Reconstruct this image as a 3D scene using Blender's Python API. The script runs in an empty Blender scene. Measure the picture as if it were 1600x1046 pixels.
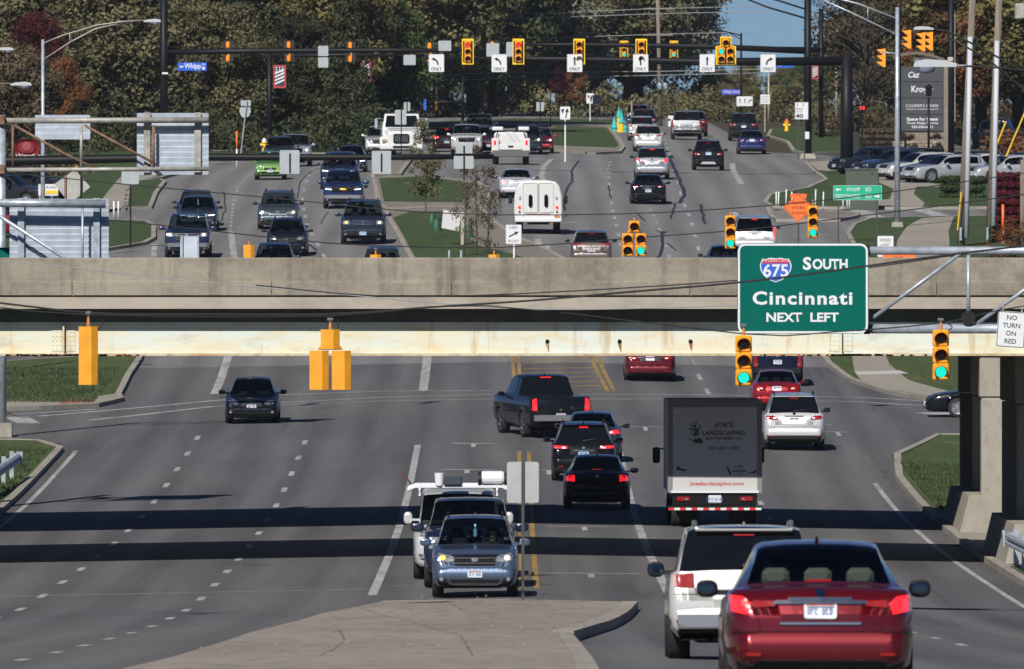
import bpy, bmesh, math, random
import numpy as np
from mathutils import Vector, Matrix, Euler
from mathutils.bvhtree import BVHTree
from bisect import bisect_right
random.seed(7)
R = math.radians
F = 20000.0            # focal length in photo pixels (1600 wide)
CH = 7.1               # camera height above the lowest point of the road
sc = bpy.context.scene
col = sc.collection
# ---------------------------------------------------------------- camera, sky, sun, exposure
cam = bpy.data.cameras.new('camera'); camo = bpy.data.objects.new('camera', cam); col.objects.link(camo)
camo.location = (0, 0, CH); camo.rotation_euler = (R(90) - math.atan(123 / F), 0, 0)
cam.sensor_width = 36; cam.lens = 36 * F / 1600; cam.clip_start = 1; cam.clip_end = 9000
cam.dof.use_dof = True; cam.dof.focus_distance = 330; cam.dof.aperture_fstop = 13
sc.camera = camo
SUN_EL, SUN_AZ = 38, 198          # azimuth clockwise from +Y: behind the camera, a little to the left
world = bpy.data.worlds.new("World"); sc.world = world; world.use_nodes = True
wn = world.node_tree.nodes; wl = world.node_tree.links
sky = wn.new('ShaderNodeTexSky'); sky.sky_type = 'NISHITA'; sky.sun_disc = False
sky.sun_elevation = R(SUN_EL); sky.sun_rotation = R(SUN_AZ); sky.air_density = .55; sky.dust_density = 0; sky.ozone_density = 9; sky.altitude = 300
bgn = wn['Background']; bgn.inputs[1].default_value = 0.05
wl.new(sky.outputs[0], bgn.inputs[0])
sl = bpy.data.lights.new('sun', 'SUN'); sl.energy = 5.0; sl.angle = R(.53); sl.color = (1, .95, .87)
so = bpy.data.objects.new('sun', sl); col.objects.link(so)
a_, e_ = R(SUN_AZ), R(SUN_EL)
to_sun = Vector((math.sin(a_) * math.cos(e_), math.cos(a_) * math.cos(e_), math.sin(e_)))
so.rotation_euler = to_sun.to_track_quat('Z', 'Y').to_euler(); so.location = (-60, -100, 120)
sc.view_settings.view_transform = 'Standard'; sc.view_settings.look = 'None'; sc.view_settings.gamma = 1
sc.view_settings.exposure = -0.02; sc.view_settings.use_curve_mapping = False
sc.cycles.max_bounces = 6; sc.cycles.diffuse_bounces = 2; sc.cycles.glossy_bounces = 3; sc.cycles.transmission_bounces = 4
sc.cycles.transparent_max_bounces = 10; sc.cycles.caustics_reflective = False; sc.cycles.caustics_refractive = False
sc.cycles.use_denoising = True
# ---------------------------------------------------------------- ground profile
PROF = [(20,-2.4),(60,-3.0),(120,-4.1),(156,-4.95),(200,-5.95),(240,-6.75),(267,-7.08),(305,-7.12),(334,-7.0),(351,-6.82),(392,-6.0),(408,-5.6),
 (455,-4.45),(500,-2.6),(533,-1.1),(560,0),(590,1.05),(620,1.95),(643,2.6),(665,3.45),(690,4.3),(740,5.4),(775,6.1),(830,7.5),(900,8.9),
 (1000,10.8),(1200,14),(3000,20),(6000,22)]
def pchip(xs, ys, x):
    xs = np.asarray(xs, float); ys = np.asarray(ys, float); h = np.diff(xs); dl = np.diff(ys) / h
    m = np.zeros(len(xs)); m[0] = dl[0]; m[-1] = dl[-1]
    for i in range(1, len(xs) - 1):
        if dl[i-1] * dl[i] > 0:
            w1 = 2*h[i] + h[i-1]; w2 = h[i] + 2*h[i-1]; m[i] = (w1 + w2) / (w1/dl[i-1] + w2/dl[i])
    x = np.clip(np.asarray(x, float), xs[0], xs[-1]); k = np.clip(np.searchsorted(xs, x) - 1, 0, len(h) - 1)
    t = (x - xs[k]) / h[k]
    return (2*t**3-3*t**2+1)*ys[k] + (t**3-2*t**2+t)*h[k]*m[k] + (-2*t**3+3*t**2)*ys[k+1] + (t**3-t**2)*h[k]*m[k+1]
BR = [float(v) for v in list(range(20, 1200, 5)) + [1200, 1400, 1700, 2100, 2700, 3600, 5000, 6000]]
BZ = [float(v) for v in pchip([p[0] for p in PROF], [p[1] for p in PROF], BR)]
XB = [-13.0, 0.0, 13.0]
def zg(x, d):                     # ground height: piecewise linear along the road, crowned across it
    d = min(max(d, BR[0]), BR[-1]); k = min(max(bisect_right(BR, d) - 1, 0), len(BR) - 2)
    t = (d - BR[k]) / (BR[k+1] - BR[k])
    return CH + BZ[k] + (BZ[k+1] - BZ[k]) * t + .02 - .018 * min(abs(x), 13)
def slope(d): return (zg(0, d + 3) - zg(0, d - 3)) / 6
def P(x, y, d): return Vector(((x - 800) / F * d, d, CH + (400 - y) / F * d))
def GP(x, y):                     # photo pixel on the ground -> world (X, d)
    lo, hi = 70.0, 2600.0
    for _ in range(44):
        m = (lo + hi) / 2; X = (x - 800) / F * m
        if 400 - (zg(X, m) - CH) * F / m > y: lo = m
        else: hi = m
    return ((x - 800) / F * lo, lo)
# ---------------------------------------------------------------- materials
MATS = {}
def newmat(name):
    m = bpy.data.materials.new(name); m.use_nodes = True; nt = m.node_tree
    return m, nt, nt.nodes['Principled BSDF']
def mat(name, rgb, rough=.6, metal=0, coat=0, emit=0, ecol=None, noise=0, nscale=3, spec=.5, alpha=None):
    if name in MATS: return MATS[name]
    m, nt, b = newmat(name)
    b.inputs['Base Color'].default_value = (*rgb, 1); b.inputs['Roughness'].default_value = rough
    b.inputs['Metallic'].default_value = metal; b.inputs['Specular IOR Level'].default_value = spec
    if coat: b.inputs['Coat Weight'].default_value = coat; b.inputs['Coat Roughness'].default_value = .05
    if emit: b.inputs['Emission Color'].default_value = (*(ecol or rgb), 1); b.inputs['Emission Strength'].default_value = emit
    if noise:
        tc = nt.nodes.new('ShaderNodeTexCoord'); n = nt.nodes.new('ShaderNodeTexNoise'); n.inputs['Scale'].default_value = nscale; n.inputs['Detail'].default_value = 6
        mp = nt.nodes.new('ShaderNodeMapRange'); mp.inputs[1].default_value = .3; mp.inputs[2].default_value = .7
        mp.inputs[3].default_value = 1 - noise; mp.inputs[4].default_value = 1 + noise
        mx = nt.nodes.new('ShaderNodeMix'); mx.data_type = 'RGBA'; mx.blend_type = 'MULTIPLY'; mx.inputs[0].default_value = 1; mx.inputs[6].default_value = (*rgb, 1)
        nt.links.new(tc.outputs['Object'], n.inputs['Vector']); nt.links.new(n.outputs['Fac'], mp.inputs[0])
        nt.links.new(mp.outputs[0], mx.inputs[7]); nt.links.new(mx.outputs[2], b.inputs['Base Color'])
    MATS[name] = m; return m
def layered(name, rgb, layers, rough=.9, bump=0, space='Object', spec=.3):
    """base colour changed by several noise layers: (scale xyz, detail, lo, hi, rgb, amount)"""
    if name in MATS: return MATS[name]
    m, nt, b = newmat(name); b.inputs['Roughness'].default_value = rough; b.inputs['Specular IOR Level'].default_value = spec
    tc = nt.nodes.new('ShaderNodeTexCoord' if space == 'Object' else 'ShaderNodeNewGeometry')
    out = tc.outputs['Object' if space == 'Object' else 'Position']
    cur = None; last = None
    for i, (s, det, lo, hi, c, amt) in enumerate(layers):
        mpn = nt.nodes.new('ShaderNodeMapping'); mpn.inputs['Scale'].default_value = s; mpn.inputs['Location'].default_value = (i*7.3, i*3.1, i*1.7)
        nt.links.new(out, mpn.inputs[0]); n = nt.nodes.new('ShaderNodeTexNoise'); n.inputs['Scale'].default_value = 1; n.inputs['Detail'].default_value = det
        n.inputs['Roughness'].default_value = .6
        nt.links.new(mpn.outputs[0], n.inputs['Vector'])
        r = nt.nodes.new('ShaderNodeMapRange'); r.inputs[1].default_value = lo; r.inputs[2].default_value = hi; r.inputs[3].default_value = 0; r.inputs[4].default_value = amt
        nt.links.new(n.outputs['Fac'], r.inputs[0])
        mx = nt.nodes.new('ShaderNodeMix'); mx.data_type = 'RGBA'; mx.inputs[7].default_value = (*c, 1); nt.links.new(r.outputs[0], mx.inputs[0])
        if cur is None: mx.inputs[6].default_value = (*rgb, 1)
        else: nt.links.new(cur, mx.inputs[6])
        cur = mx.outputs[2]; last = n
    nt.links.new(cur, b.inputs['Base Color'])
    if bump:
        bp = nt.nodes.new('ShaderNodeBump'); bp.inputs['Strength'].default_value = bump; bp.inputs['Distance'].default_value = .02
        nt.links.new(last.outputs['Fac'], bp.inputs['Height']); nt.links.new(bp.outputs[0], b.inputs['Normal'])
    MATS[name] = m; return m
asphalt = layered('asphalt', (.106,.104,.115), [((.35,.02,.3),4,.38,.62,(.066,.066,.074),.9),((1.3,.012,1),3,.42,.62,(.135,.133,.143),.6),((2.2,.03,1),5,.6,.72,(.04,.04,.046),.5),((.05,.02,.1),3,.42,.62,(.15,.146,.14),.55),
    ((7,.5,5),5,.55,.75,(.06,.06,.062),.45),((30,9,20),3,.35,.7,(.16,.155,.15),.35)], rough=.85, space='W')
def wheel_tracks(m):                 # polished wheel paths and oily lane centres running along the road
    nt = m.node_tree; b = nt.nodes['Principled BSDF']; lk = b.inputs['Base Color'].links[0]; src = lk.from_socket
    g = nt.nodes.new('ShaderNodeNewGeometry'); sp = nt.nodes.new('ShaderNodeSeparateXYZ'); nt.links.new(g.outputs['Position'], sp.inputs[0])
    nz = nt.nodes.new('ShaderNodeTexNoise'); nz.inputs['Scale'].default_value = 1; mpn = nt.nodes.new('ShaderNodeMapping'); mpn.inputs['Scale'].default_value = (.15,.012,.1); nt.links.new(g.outputs['Position'], mpn.inputs[0]); nt.links.new(mpn.outputs[0], nz.inputs['Vector'])
    a = nt.nodes.new('ShaderNodeMath'); a.operation = 'MULTIPLY_ADD'; a.inputs[1].default_value = 2*math.pi/1.77; nt.links.new(sp.outputs[0], a.inputs[0]); s5 = nt.nodes.new('ShaderNodeMath'); s5.operation = 'MULTIPLY'; s5.inputs[1].default_value = 5; nt.links.new(nz.outputs['Fac'], s5.inputs[0]); nt.links.new(s5.outputs[0], a.inputs[2])
    s = nt.nodes.new('ShaderNodeMath'); s.operation = 'SINE'; nt.links.new(a.outputs[0], s.inputs[0]); r = nt.nodes.new('ShaderNodeMapRange'); r.inputs[1].default_value = -1; r.inputs[3].default_value = .86; r.inputs[4].default_value = 1.1; nt.links.new(s.outputs[0], r.inputs[0])
    v = nt.nodes.new('ShaderNodeVectorMath'); v.operation = 'SCALE'; nt.links.new(src, v.inputs[0]); nt.links.new(r.outputs[0], v.inputs[3]); nt.links.new(v.outputs[0], b.inputs['Base Color'])
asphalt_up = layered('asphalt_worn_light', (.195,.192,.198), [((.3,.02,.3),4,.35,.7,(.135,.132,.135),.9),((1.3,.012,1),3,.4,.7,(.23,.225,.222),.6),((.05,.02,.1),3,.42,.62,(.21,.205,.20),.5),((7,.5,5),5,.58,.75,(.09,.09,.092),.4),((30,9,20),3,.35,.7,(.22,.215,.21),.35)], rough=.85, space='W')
wheel_tracks(asphalt); wheel_tracks(asphalt_up)
asphalt_new = layered('asphalt_patch', (.068,.068,.072), [((.6,.04,.3),4,.35,.7,(.09,.09,.092),.8),((20,6,20),3,.35,.7,(.12,.12,.12),.3)], rough=.85, space='W')
concrete = layered('concrete', (.33,.30,.255), [((.5,.1,.5),5,.4,.7,(.24,.215,.18),.7),((6,1.2,6),5,.5,.75,(.16,.14,.12),.5),((25,6,25),3,.3,.7,(.4,.37,.32),.3)], rough=.95, space='W')
kerbm = layered('kerb_concrete', (.36,.33,.29), [((1.2,.25,1.2),5,.4,.7,(.22,.2,.17),.7),((9,1,9),4,.5,.75,(.12,.11,.1),.5)], rough=.95, space='W')
dirtm = layered('median_gravel', (.315,.28,.24), [((.4,.05,.5),5,.4,.65,(.23,.195,.165),.8),((3,.4,4),6,.5,.7,(.12,.10,.085),.6),((14,2,15),3,.45,.7,(.33,.3,.27),.5)], rough=.98, space='W')
grassm = layered('grass', (.052,.085,.022), [((.25,.03,.3),4,.4,.65,(.09,.1,.035),.7),((1.5,.12,1),5,.45,.7,(.03,.055,.012),.8),((8,.9,8),5,.45,.7,(.11,.12,.045),.6),((.6,.25,1),4,.62,.72,(.16,.12,.06),.55)], rough=.95, space='W')
grass_up = layered('grass_upper', (.042,.075,.022), [((.3,.04,.3),4,.4,.65,(.06,.085,.03),.7),((1.5,.12,1),5,.45,.7,(.028,.052,.014),.8),((7,.8,7),5,.45,.7,(.075,.1,.035),.5)], rough=.95, space='W')
forestfloor = layered('leaf_litter', (.06,.05,.03), [((1,.2,1),4,.4,.65,(.035,.04,.018),.8),((6,1,6),4,.5,.7,(.1,.07,.04),.6)], rough=.98, space='W')
paintw = layered('road_paint_white', (.42,.42,.42), [((3,.3,3),5,.42,.66,(.19,.19,.19),.7)], rough=.8, space='W')
painty = layered('road_paint_yellow', (.38,.235,.06), [((3,.3,3),5,.42,.62,(.19,.145,.08),.8)], rough=.8, space='W')
sealm = mat('crack_sealant', (.03,.032,.042), .5)
brconc = layered('bridge_concrete', (.34,.305,.25), [((.35,1,1.2),5,.4,.65,(.20,.175,.14),.9),((3.2,1,.22),5,.5,.68,(.12,.105,.09),.7),((1.1,1,1.3),6,.5,.62,(.17,.155,.13),.6),((5,1,6),5,.45,.7,(.38,.34,.28),.4),((14,1,14),4,.45,.7,(.2,.18,.15),.35)], rough=.95, space='W', bump=.1)
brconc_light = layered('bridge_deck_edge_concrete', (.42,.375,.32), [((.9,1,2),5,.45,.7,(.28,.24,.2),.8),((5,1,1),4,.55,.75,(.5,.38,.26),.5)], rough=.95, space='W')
steelm = layered('girder_cream_paint', (.72,.70,.55), [((.3,1,1.2),4,.42,.6,(.66,.72,.68),.9),((.9,1,4),5,.5,.68,(.70,.56,.33),.7),((2.6,1,.35),5,.57,.68,(.50,.30,.12),.6),((.7,1,2.5),6,.55,.66,(.45,.44,.36),.5)], rough=.6, space='W')
rustm = layered('rust', (.28,.12,.045), [((9,1,12),5,.45,.6,(.6,.5,.33),.8)], rough=.9, space='W')
colm = layered('pier_concrete', (.36,.335,.29), [((1,1,.5),4,.45,.7,(.26,.24,.2),.7),((6,6,4),4,.5,.75,(.2,.18,.16),.5)], rough=.95, space='W')
galv = mat('galvanised_steel', (.40,.45,.52), .42, .35, noise=.25, nscale=5)
galv_old = mat('weathered_galvanised_steel', (.38,.37,.34), .6, .3, noise=.3, nscale=4)
ruststeel = mat('rusty_steel', (.22,.13,.085), .8, .1, noise=.35, nscale=5)
alum = mat('aluminium_sheet', (.52,.585,.68), .5, .15, noise=.15, nscale=3)
black = mat('black_paint', (.008,.008,.011), .5, spec=.25)
blackm = mat('black_matt', (.008,.008,.009), .8, spec=.2)
rubber = mat('rubber', (.018,.018,.019), .85)
underm = mat('underbody', (.008,.008,.008), .95)
trim = mat('black_trim', (.014,.014,.016), .5, spec=.3)
chrome = mat('chrome', (.75,.76,.78), .12, 1)
silverm = mat('silver_metal', (.5,.51,.53), .3, .8)
platem = mat('plate_white', (.62,.66,.74), .45)
plateblue = mat('plate_print', (.08,.12,.35), .6)
platered = mat('plate_print_red', (.4,.05,.05), .6)
whitem = mat('sign_white', (.72,.74,.78), .4)
signblack = mat('sign_black', (.02,.02,.022), .6)
signgreen = mat('sign_green', (.0,.118,.095), .6, spec=.08)
signgreen2 = mat('sign_green_bright', (.02,.42,.25), .4)
signblue = mat('sign_blue', (.03,.12,.62), .4)
signred = mat('sign_red', (.62,.03,.035), .4)
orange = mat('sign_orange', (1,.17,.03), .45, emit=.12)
sigyel = mat('signal_yellow', (.80,.34,.015), .5, noise=.12, nscale=4)
sigyel2 = mat('signal_border_yellow', (.95,.6,.02), .4)
sigback = mat('signal_backplate', (.02,.018,.018), .7)
lensoff = mat('lens_unlit', (.035,.012,.008), .2, coat=.5)
greenlit = mat('lens_green_lit', (.02,.75,.6), .3, emit=1.0, ecol=(.01,.85,.68))
redlit = mat('lens_red_lit', (.9,.03,.02), .3, emit=1.1, ecol=(1,.03,.02))
ambersig = mat('visor_amber', (1,.33,.02), .5, emit=.15)
woodm = layered('pole_wood', (.24,.205,.17), [((12,12,.6),4,.4,.7,(.12,.1,.08),.8)], rough=.95)
cablem = mat('cable_black', (.015,.015,.017), .7)
cablel = mat('cable_grey', (.3,.31,.32), .6)
lamp_h = mat('lamp_housing', (.55,.57,.6), .4, .2)
tail_off = mat('tail_lens', (.30,.008,.01), .18, coat=1)
tail_on = mat('tail_lens_lit', (.6,.015,.02), .2, coat=1, emit=1.0, ecol=(1,.02,.025))
head_on = mat('headlamp_lit', (1,.85,.6), .2, emit=2.2, ecol=(1,.68,.4))
head_white = mat('daylight_lamp_lit', (1,1,1), .2, emit=3.0, ecol=(.85,.93,1))
amber_on = mat('indicator_lit', (1,.45,.05), .3, emit=2.0, ecol=(1,.38,.03))
head_lens = mat('headlamp_lens', (.45,.48,.52), .12, .6, coat=1)
head_dark = mat('headlamp_dark', (.1,.1,.11), .15, .5, coat=1)
interior = mat('interior', (.022,.022,.024), .9)
beige = mat('beige_leather', (.42,.39,.3), .6)
tan_seat = mat('grey_cloth', (.035,.035,.04), .9)
def glassmat(name, tint, refl=.06):
    if name in MATS: return MATS[name]
    m = bpy.data.materials.new(name); m.use_nodes = True; nt = m.node_tree; nt.nodes.clear()
    o = nt.nodes.new('ShaderNodeOutputMaterial'); tr = nt.nodes.new('ShaderNodeBsdfTransparent'); tr.inputs[0].default_value = (*tint, 1)
    g = nt.nodes.new('ShaderNodeBsdfGlossy'); g.inputs['Roughness'].default_value = .03; g.inputs[0].default_value = (.9,.95,1,1)
    fr = nt.nodes.new('ShaderNodeFresnel'); fr.inputs[0].default_value = 1.5; mx = nt.nodes.new('ShaderNodeMixShader')
    nt.links.new(fr.outputs[0], mx.inputs[0]); nt.links.new(tr.outputs[0], mx.inputs[1]); nt.links.new(g.outputs[0], mx.inputs[2]); nt.links.new(mx.outputs[0], o.inputs[0])
    MATS[name] = m; return m
glass_c = glassmat('car_glass', (.38,.45,.47)); glass_d = mat('car_glass_dark', (.005,.006,.008), .04, spec=.5)
def paint(rgb, metal=.35, rough=.32):
    dk = max(rgb) < .05
    return mat('car_paint_%s_%d' % ('_'.join('%03d' % int(c*1000) for c in rgb), int(metal*10)), rgb, rough, metal if not dk else .1, coat=1 if not dk else .6, spec=.5 if not dk else .08)
# ---------------------------------------------------------------- mesh helpers
ORG = {}
class MB:
    def __init__(s): s.v = []; s.f = []; s.smooth = False
    def add(s, vs, fs):
        o = len(s.v); s.v += [tuple(v) for v in vs]; s.f += [tuple(i + o for i in f) for f in fs]; return s
    def box(s, x0, y0, z0, x1, y1, z1):
        return s.add([(x0,y0,z0),(x1,y0,z0),(x1,y1,z0),(x0,y1,z0),(x0,y0,z1),(x1,y0,z1),(x1,y1,z1),(x0,y1,z1)],
                     [(0,3,2,1),(4,5,6,7),(0,1,5,4),(1,2,6,5),(2,3,7,6),(3,0,4,7)])
    def cbox(s, c, sz): return s.box(c[0]-sz[0]/2, c[1]-sz[1]/2, c[2]-sz[2]/2, c[0]+sz[0]/2, c[1]+sz[1]/2, c[2]+sz[2]/2)
    def bbox(s, c, sz, b=.01):          # box with chamfered edges round the y faces
        x, y, z = sz[0]/2, sz[1]/2, sz[2]/2; ring = [(-x+b,-z),(x-b,-z),(x,-z+b),(x,z-b),(x-b,z),(-x+b,z),(-x,z-b),(-x,-z+b)]
        inner = [(p[0]*(1-b/x), p[1]*(1-b/z)) for p in ring]
        vs = [(c[0]+p[0], c[1]-y, c[2]+p[1]) for p in inner] + [(c[0]+p[0], c[1]-y+b, c[2]+p[1]) for p in ring] + [(c[0]+p[0], c[1]+y-b, c[2]+p[1]) for p in ring] + [(c[0]+p[0], c[1]+y, c[2]+p[1]) for p in inner]
        fs = [tuple(range(8))] + [(k*8+i, k*8+8+i, k*8+8+(i+1) % 8, k*8+(i+1) % 8) for k in range(3) for i in range(8)] + [tuple(range(31, 23, -1))]
        return s.add(vs, fs)
    def pill(s, c, sz, n=16, e=2.6):     # rounded block: superellipse outline, domed at both ends
        def ring(k): return [(c[0]+sz[0]/2*k*math.copysign(abs(math.cos(a))**(2/e), math.cos(a)), c[2]+sz[2]/2*k*math.copysign(abs(math.sin(a))**(2/e), math.sin(a))) for a in [2*math.pi*i/n for i in range(n)]]
        o = len(s.v); ks = ((.55,-.5),(.85,-.42),(1,-.2),(1,.2),(.85,.42),(.55,.5))
        for k, y in ks: s.v += [(p[0], c[1]+y*sz[1], p[1]) for p in ring(k)]
        for j in range(5): s.f += [(o+j*n+i, o+j*n+(i+1) % n, o+(j+1)*n+(i+1) % n, o+(j+1)*n+i) for i in range(n)]
        s.f += [tuple(range(o, o+n)), tuple(range(o+5*n, o+6*n))[::-1]]; return s
    def slab(s, c, sz, r):               # thin panel with rounded corners
        x, z = sz[0]/2, sz[2]/2; r = min(r, x*.9, z*.9); pts = []
        for cx, cz, a0 in ((x-r,z-r,0),(-x+r,z-r,90),(-x+r,-z+r,180),(x-r,-z+r,270)):
            pts += [(c[0]+cx+r*math.cos(R(a0+22.5*k)), c[2]+cz+r*math.sin(R(a0+22.5*k))) for k in range(5)]
        return s.prism(pts, c[1]-sz[1]/2, c[1]+sz[1]/2)
    def tube(s, pts, r, n=8, cap=True):
        pts = [Vector(p) for p in pts]; rs = r if isinstance(r, (list, tuple)) else [r] * len(pts); vs = []; N = len(pts)
        for i, p in enumerate(pts):
            t = (pts[min(i+1, N-1)] - pts[max(i-1, 0)]).normalized(); a = Vector((0,0,1)) if abs(t.z) < .9 else Vector((0,1,0))
            u = t.cross(a).normalized(); w = u.cross(t)
            for k in range(n):
                an = 2*math.pi*(k+.5)/n; vs.append(p + (u*math.cos(an) + w*math.sin(an)) * rs[i])
        fs = [(i*n+k, i*n+(k+1) % n, (i+1)*n+(k+1) % n, (i+1)*n+k) for i in range(N-1) for k in range(n)]
        if cap: fs += [tuple(range(n))[::-1], tuple((N-1)*n+k for k in range(n))]
        return s.add(vs, fs)
    def prism(s, pts, y0, y1):          # polygon (x,z) pushed from y0 to y1
        n = len(pts)
        return s.add([(p[0], y0, p[1]) for p in pts] + [(p[0], y1, p[1]) for p in pts],
                     [tuple(range(n)), tuple(range(2*n-1, n-1, -1))] + [(i, i+n, (i+1) % n + n, (i+1) % n) for i in range(n)])
    def vprism(s, pts, z0, z1):
        n = len(pts)
        return s.add([(p[0], p[1], z0) for p in pts] + [(p[0], p[1], z1) for p in pts],
                     [tuple(range(n))[::-1], tuple(range(n, 2*n))] + [(i, (i+1) % n, (i+1) % n + n, i+n) for i in range(n)])
    def lathe(s, c, axis, prof, n=20):  # prof: list of (radius, along)
        vs = []; A = {'x': (1,2,0), 'y': (0,2,1), 'z': (0,1,2)}[axis]
        for r, h in prof:
            for k in range(n):
                an = 2*math.pi*k/n; q = [0,0,0]; q[A[0]] = r*math.cos(an); q[A[1]] = r*math.sin(an); q[A[2]] = h
                vs.append((c[0]+q[0], c[1]+q[1], c[2]+q[2]))
        fs = [(i*n+k, i*n+(k+1) % n, (i+1)*n+(k+1) % n, (i+1)*n+k) for i in range(len(prof)-1) for k in range(n)]
        return s.add(vs, fs)
    def mesh(s, name, smooth=False):
        me = bpy.data.meshes.new(name); me.from_pydata(s.v, [], s.f); me.update()
        bm = bmesh.new(); bm.from_mesh(me); bmesh.ops.recalc_face_normals(bm, faces=bm.faces[:]); bm.to_mesh(me); bm.free()
        if smooth: me.polygons.foreach_set('use_smooth', [True] * len(me.polygons))
        return me
    def build(s, name, m, parent=None, smooth=False, world=True, recalc=True):
        org = ORG.get(parent.name, Vector()) if (parent and world) else Vector()
        if org.length: s.v = [(v[0]-org.x, v[1]-org.y, v[2]-org.z) for v in s.v]
        me = s.mesh(name, smooth)
        me.materials.append(m)
        return link(name, me, parent, org)
def link(name, me, parent=None, org=None):
    o = bpy.data.objects.new(name, me); col.objects.link(o)
    if parent: o.parent = parent; ORG[o.name] = ORG.get(parent.name, Vector()) if org is None else org
    return o
def tag(o, label=None, cat=None, group=None, kind=None):
    if label: o['label'] = label
    if cat: o['category'] = cat
    if group: o['group'] = group
    if kind: o['kind'] = kind
    return o
def thing(name, loc, label, cat, group=None, rz=0, rx=0):
    o = bpy.data.objects.new(name, None); col.objects.link(o); o.location = loc; o.empty_display_size = .3
    o.rotation_euler = (rx, 0, rz); ORG[o.name] = Vector(loc)
    return tag(o, label, cat, group)
def text(s, size, m, parent, loc, name='lettering', bold=0, spacing=1.0, world=True, width=None, shear=0, align='CENTER', depth=.002):
    cu = bpy.data.curves.new('t', 'FONT'); cu.body = s; cu.size = 1; cu.offset = bold; cu.space_character = spacing; cu.align_x = align; cu.align_y = 'CENTER'; cu.shear = shear; cu.resolution_u = 3
    cu.extrude = 0; t = bpy.data.objects.new('t', cu); col.objects.link(t); dg = bpy.context.evaluated_depsgraph_get()
    me = bpy.data.meshes.new_from_object(t.evaluated_get(dg)); bpy.data.objects.remove(t); bpy.data.curves.remove(cu)
    if not len(me.vertices): return None
    co = np.empty(len(me.vertices)*3); me.vertices.foreach_get('co', co); co = co.reshape(-1, 3)
    x0, x1 = co[:,0].min(), co[:,0].max(); y0, y1 = co[:,1].min(), co[:,1].max()
    k = size / .72                       # size = cap height
    kx = (width / (x1 - x0)) if width else k
    org = ORG.get(parent.name, Vector()) if world else Vector()
    cx = (x0 + x1) / 2 if align == 'CENTER' else 0
    out = np.stack([(co[:,0]-cx)*kx + loc[0]-org.x, np.full(len(co), loc[1]-org.y), (co[:,1]-(y0+y1)/2)*k + loc[2]-org.z], 1)
    me.vertices.foreach_set('co', out.ravel()); me.update(); me.materials.clear(); me.materials.append(m)
    return link(name, me, parent, org)
# ---------------------------------------------------------------- draped ground pieces
def clip(poly, ax, v, keep):            # keep side: +1 keeps coord>=v
    out = []
    for i in range(len(poly)):
        a, b = poly[i], poly[(i+1) % len(poly)]; da, db = (a[ax]-v)*keep, (b[ax]-v)*keep
        if da >= 0: out.append(a)
        if (da > 0 and db < 0) or (da < 0 and db > 0):
            t = da/(da-db); out.append((a[0]+(b[0]-a[0])*t, a[1]+(b[1]-a[1])*t))
    return out
def drape(mb, poly, h):
    d0 = min(p[1] for p in poly); d1 = max(p[1] for p in poly)
    k0 = max(bisect_right(BR, d0) - 1, 0)
    for k in range(k0, len(BR)-1):
        if BR[k] >= d1: break
        q = clip(clip(poly, 1, BR[k], 1), 1, BR[k+1], -1)
        if len(q) < 3: continue
        for xa, xb in ((-1e5,-13),(-13,0),(0,13),(13,1e5)):
            r = clip(clip(q, 0, xa, 1), 0, xb, -1)
            if len(r) >= 3:
                mb.add([(p[0], p[1], zg(p[0], p[1]) + h) for p in r], [tuple(range(len(r)))])
    return mb
def up(o):                              # make every face look up
    bm = bmesh.new(); bm.from_mesh(o.data); bm.normal_update()
    for f in bm.faces:
        if f.normal.z < 0: f.normal_flip()
    bm.to_mesh(o.data); bm.free(); return o
def flat_mesh(name, polys, h, m, parent=None):
    mb = MB()
    for p in polys: drape(mb, p, h)
    me = bpy.data.meshes.new(name); me.from_pydata(mb.v, [], mb.f); me.materials.append(m)
    return up(link(name, me, parent, Vector()))
def sheet(name, polys, h, m): return tag(flat_mesh(name, polys, h, m), kind='structure')
def px(pts): return [GP(*p) for p in pts]
def dense(pl, step=4.0):
    out = []
    for a, b in zip(pl[:-1], pl[1:]):
        n = max(1, int(math.hypot(a[0]-b[0], a[1]-b[1]) / step))
        out += [(a[0]+(b[0]-a[0])*i/n, a[1]+(b[1]-a[1])*i/n) for i in range(n)]
    return out + [pl[-1]]
def ribbon(mb, pl, w, h, thick=0):      # strip along a world polyline
    pl = dense(pl, 2.5); L = []; Rr = []
    for i, p in enumerate(pl):
        a = pl[max(i-1, 0)]; b = pl[min(i+1, len(pl)-1)]; dx, dy = b[0]-a[0], b[1]-a[1]; n = math.hypot(dx, dy) or 1
        nx, ny = -dy/n*w/2, dx/n*w/2; L.append((p[0]+nx, p[1]+ny)); Rr.append((p[0]-nx, p[1]-ny))
    vs = []
    for l, r in zip(L, Rr):
        vs += [(l[0], l[1], zg(*l)+h), (r[0], r[1], zg(*r)+h), (l[0], l[1], zg(*l)-.02), (r[0], r[1], zg(*r)-.02)]
    fs = []
    for i in range(len(L)-1):
        a = i*4; b = a+4; fs.append((a, a+1, b+1, b))
        if thick: fs += [(a, b, b+2, a+2), (a+1, a+3, b+3, b+1)]
    if thick: n = (len(L)-1)*4; fs += [(0, 2, 3, 1), (n, n+1, n+3, n+2)]
    mb.add(vs, fs)
def kerb(pl, name='kerb', w=.22, h=.15, parent=None):
    mb = MB(); ribbon(mb, pl, w, h, 1); o = mb.build(name, kerbm, parent)
    if not parent: tag(o, kind='structure')
    return o
HAZE = 0.00005
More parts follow.
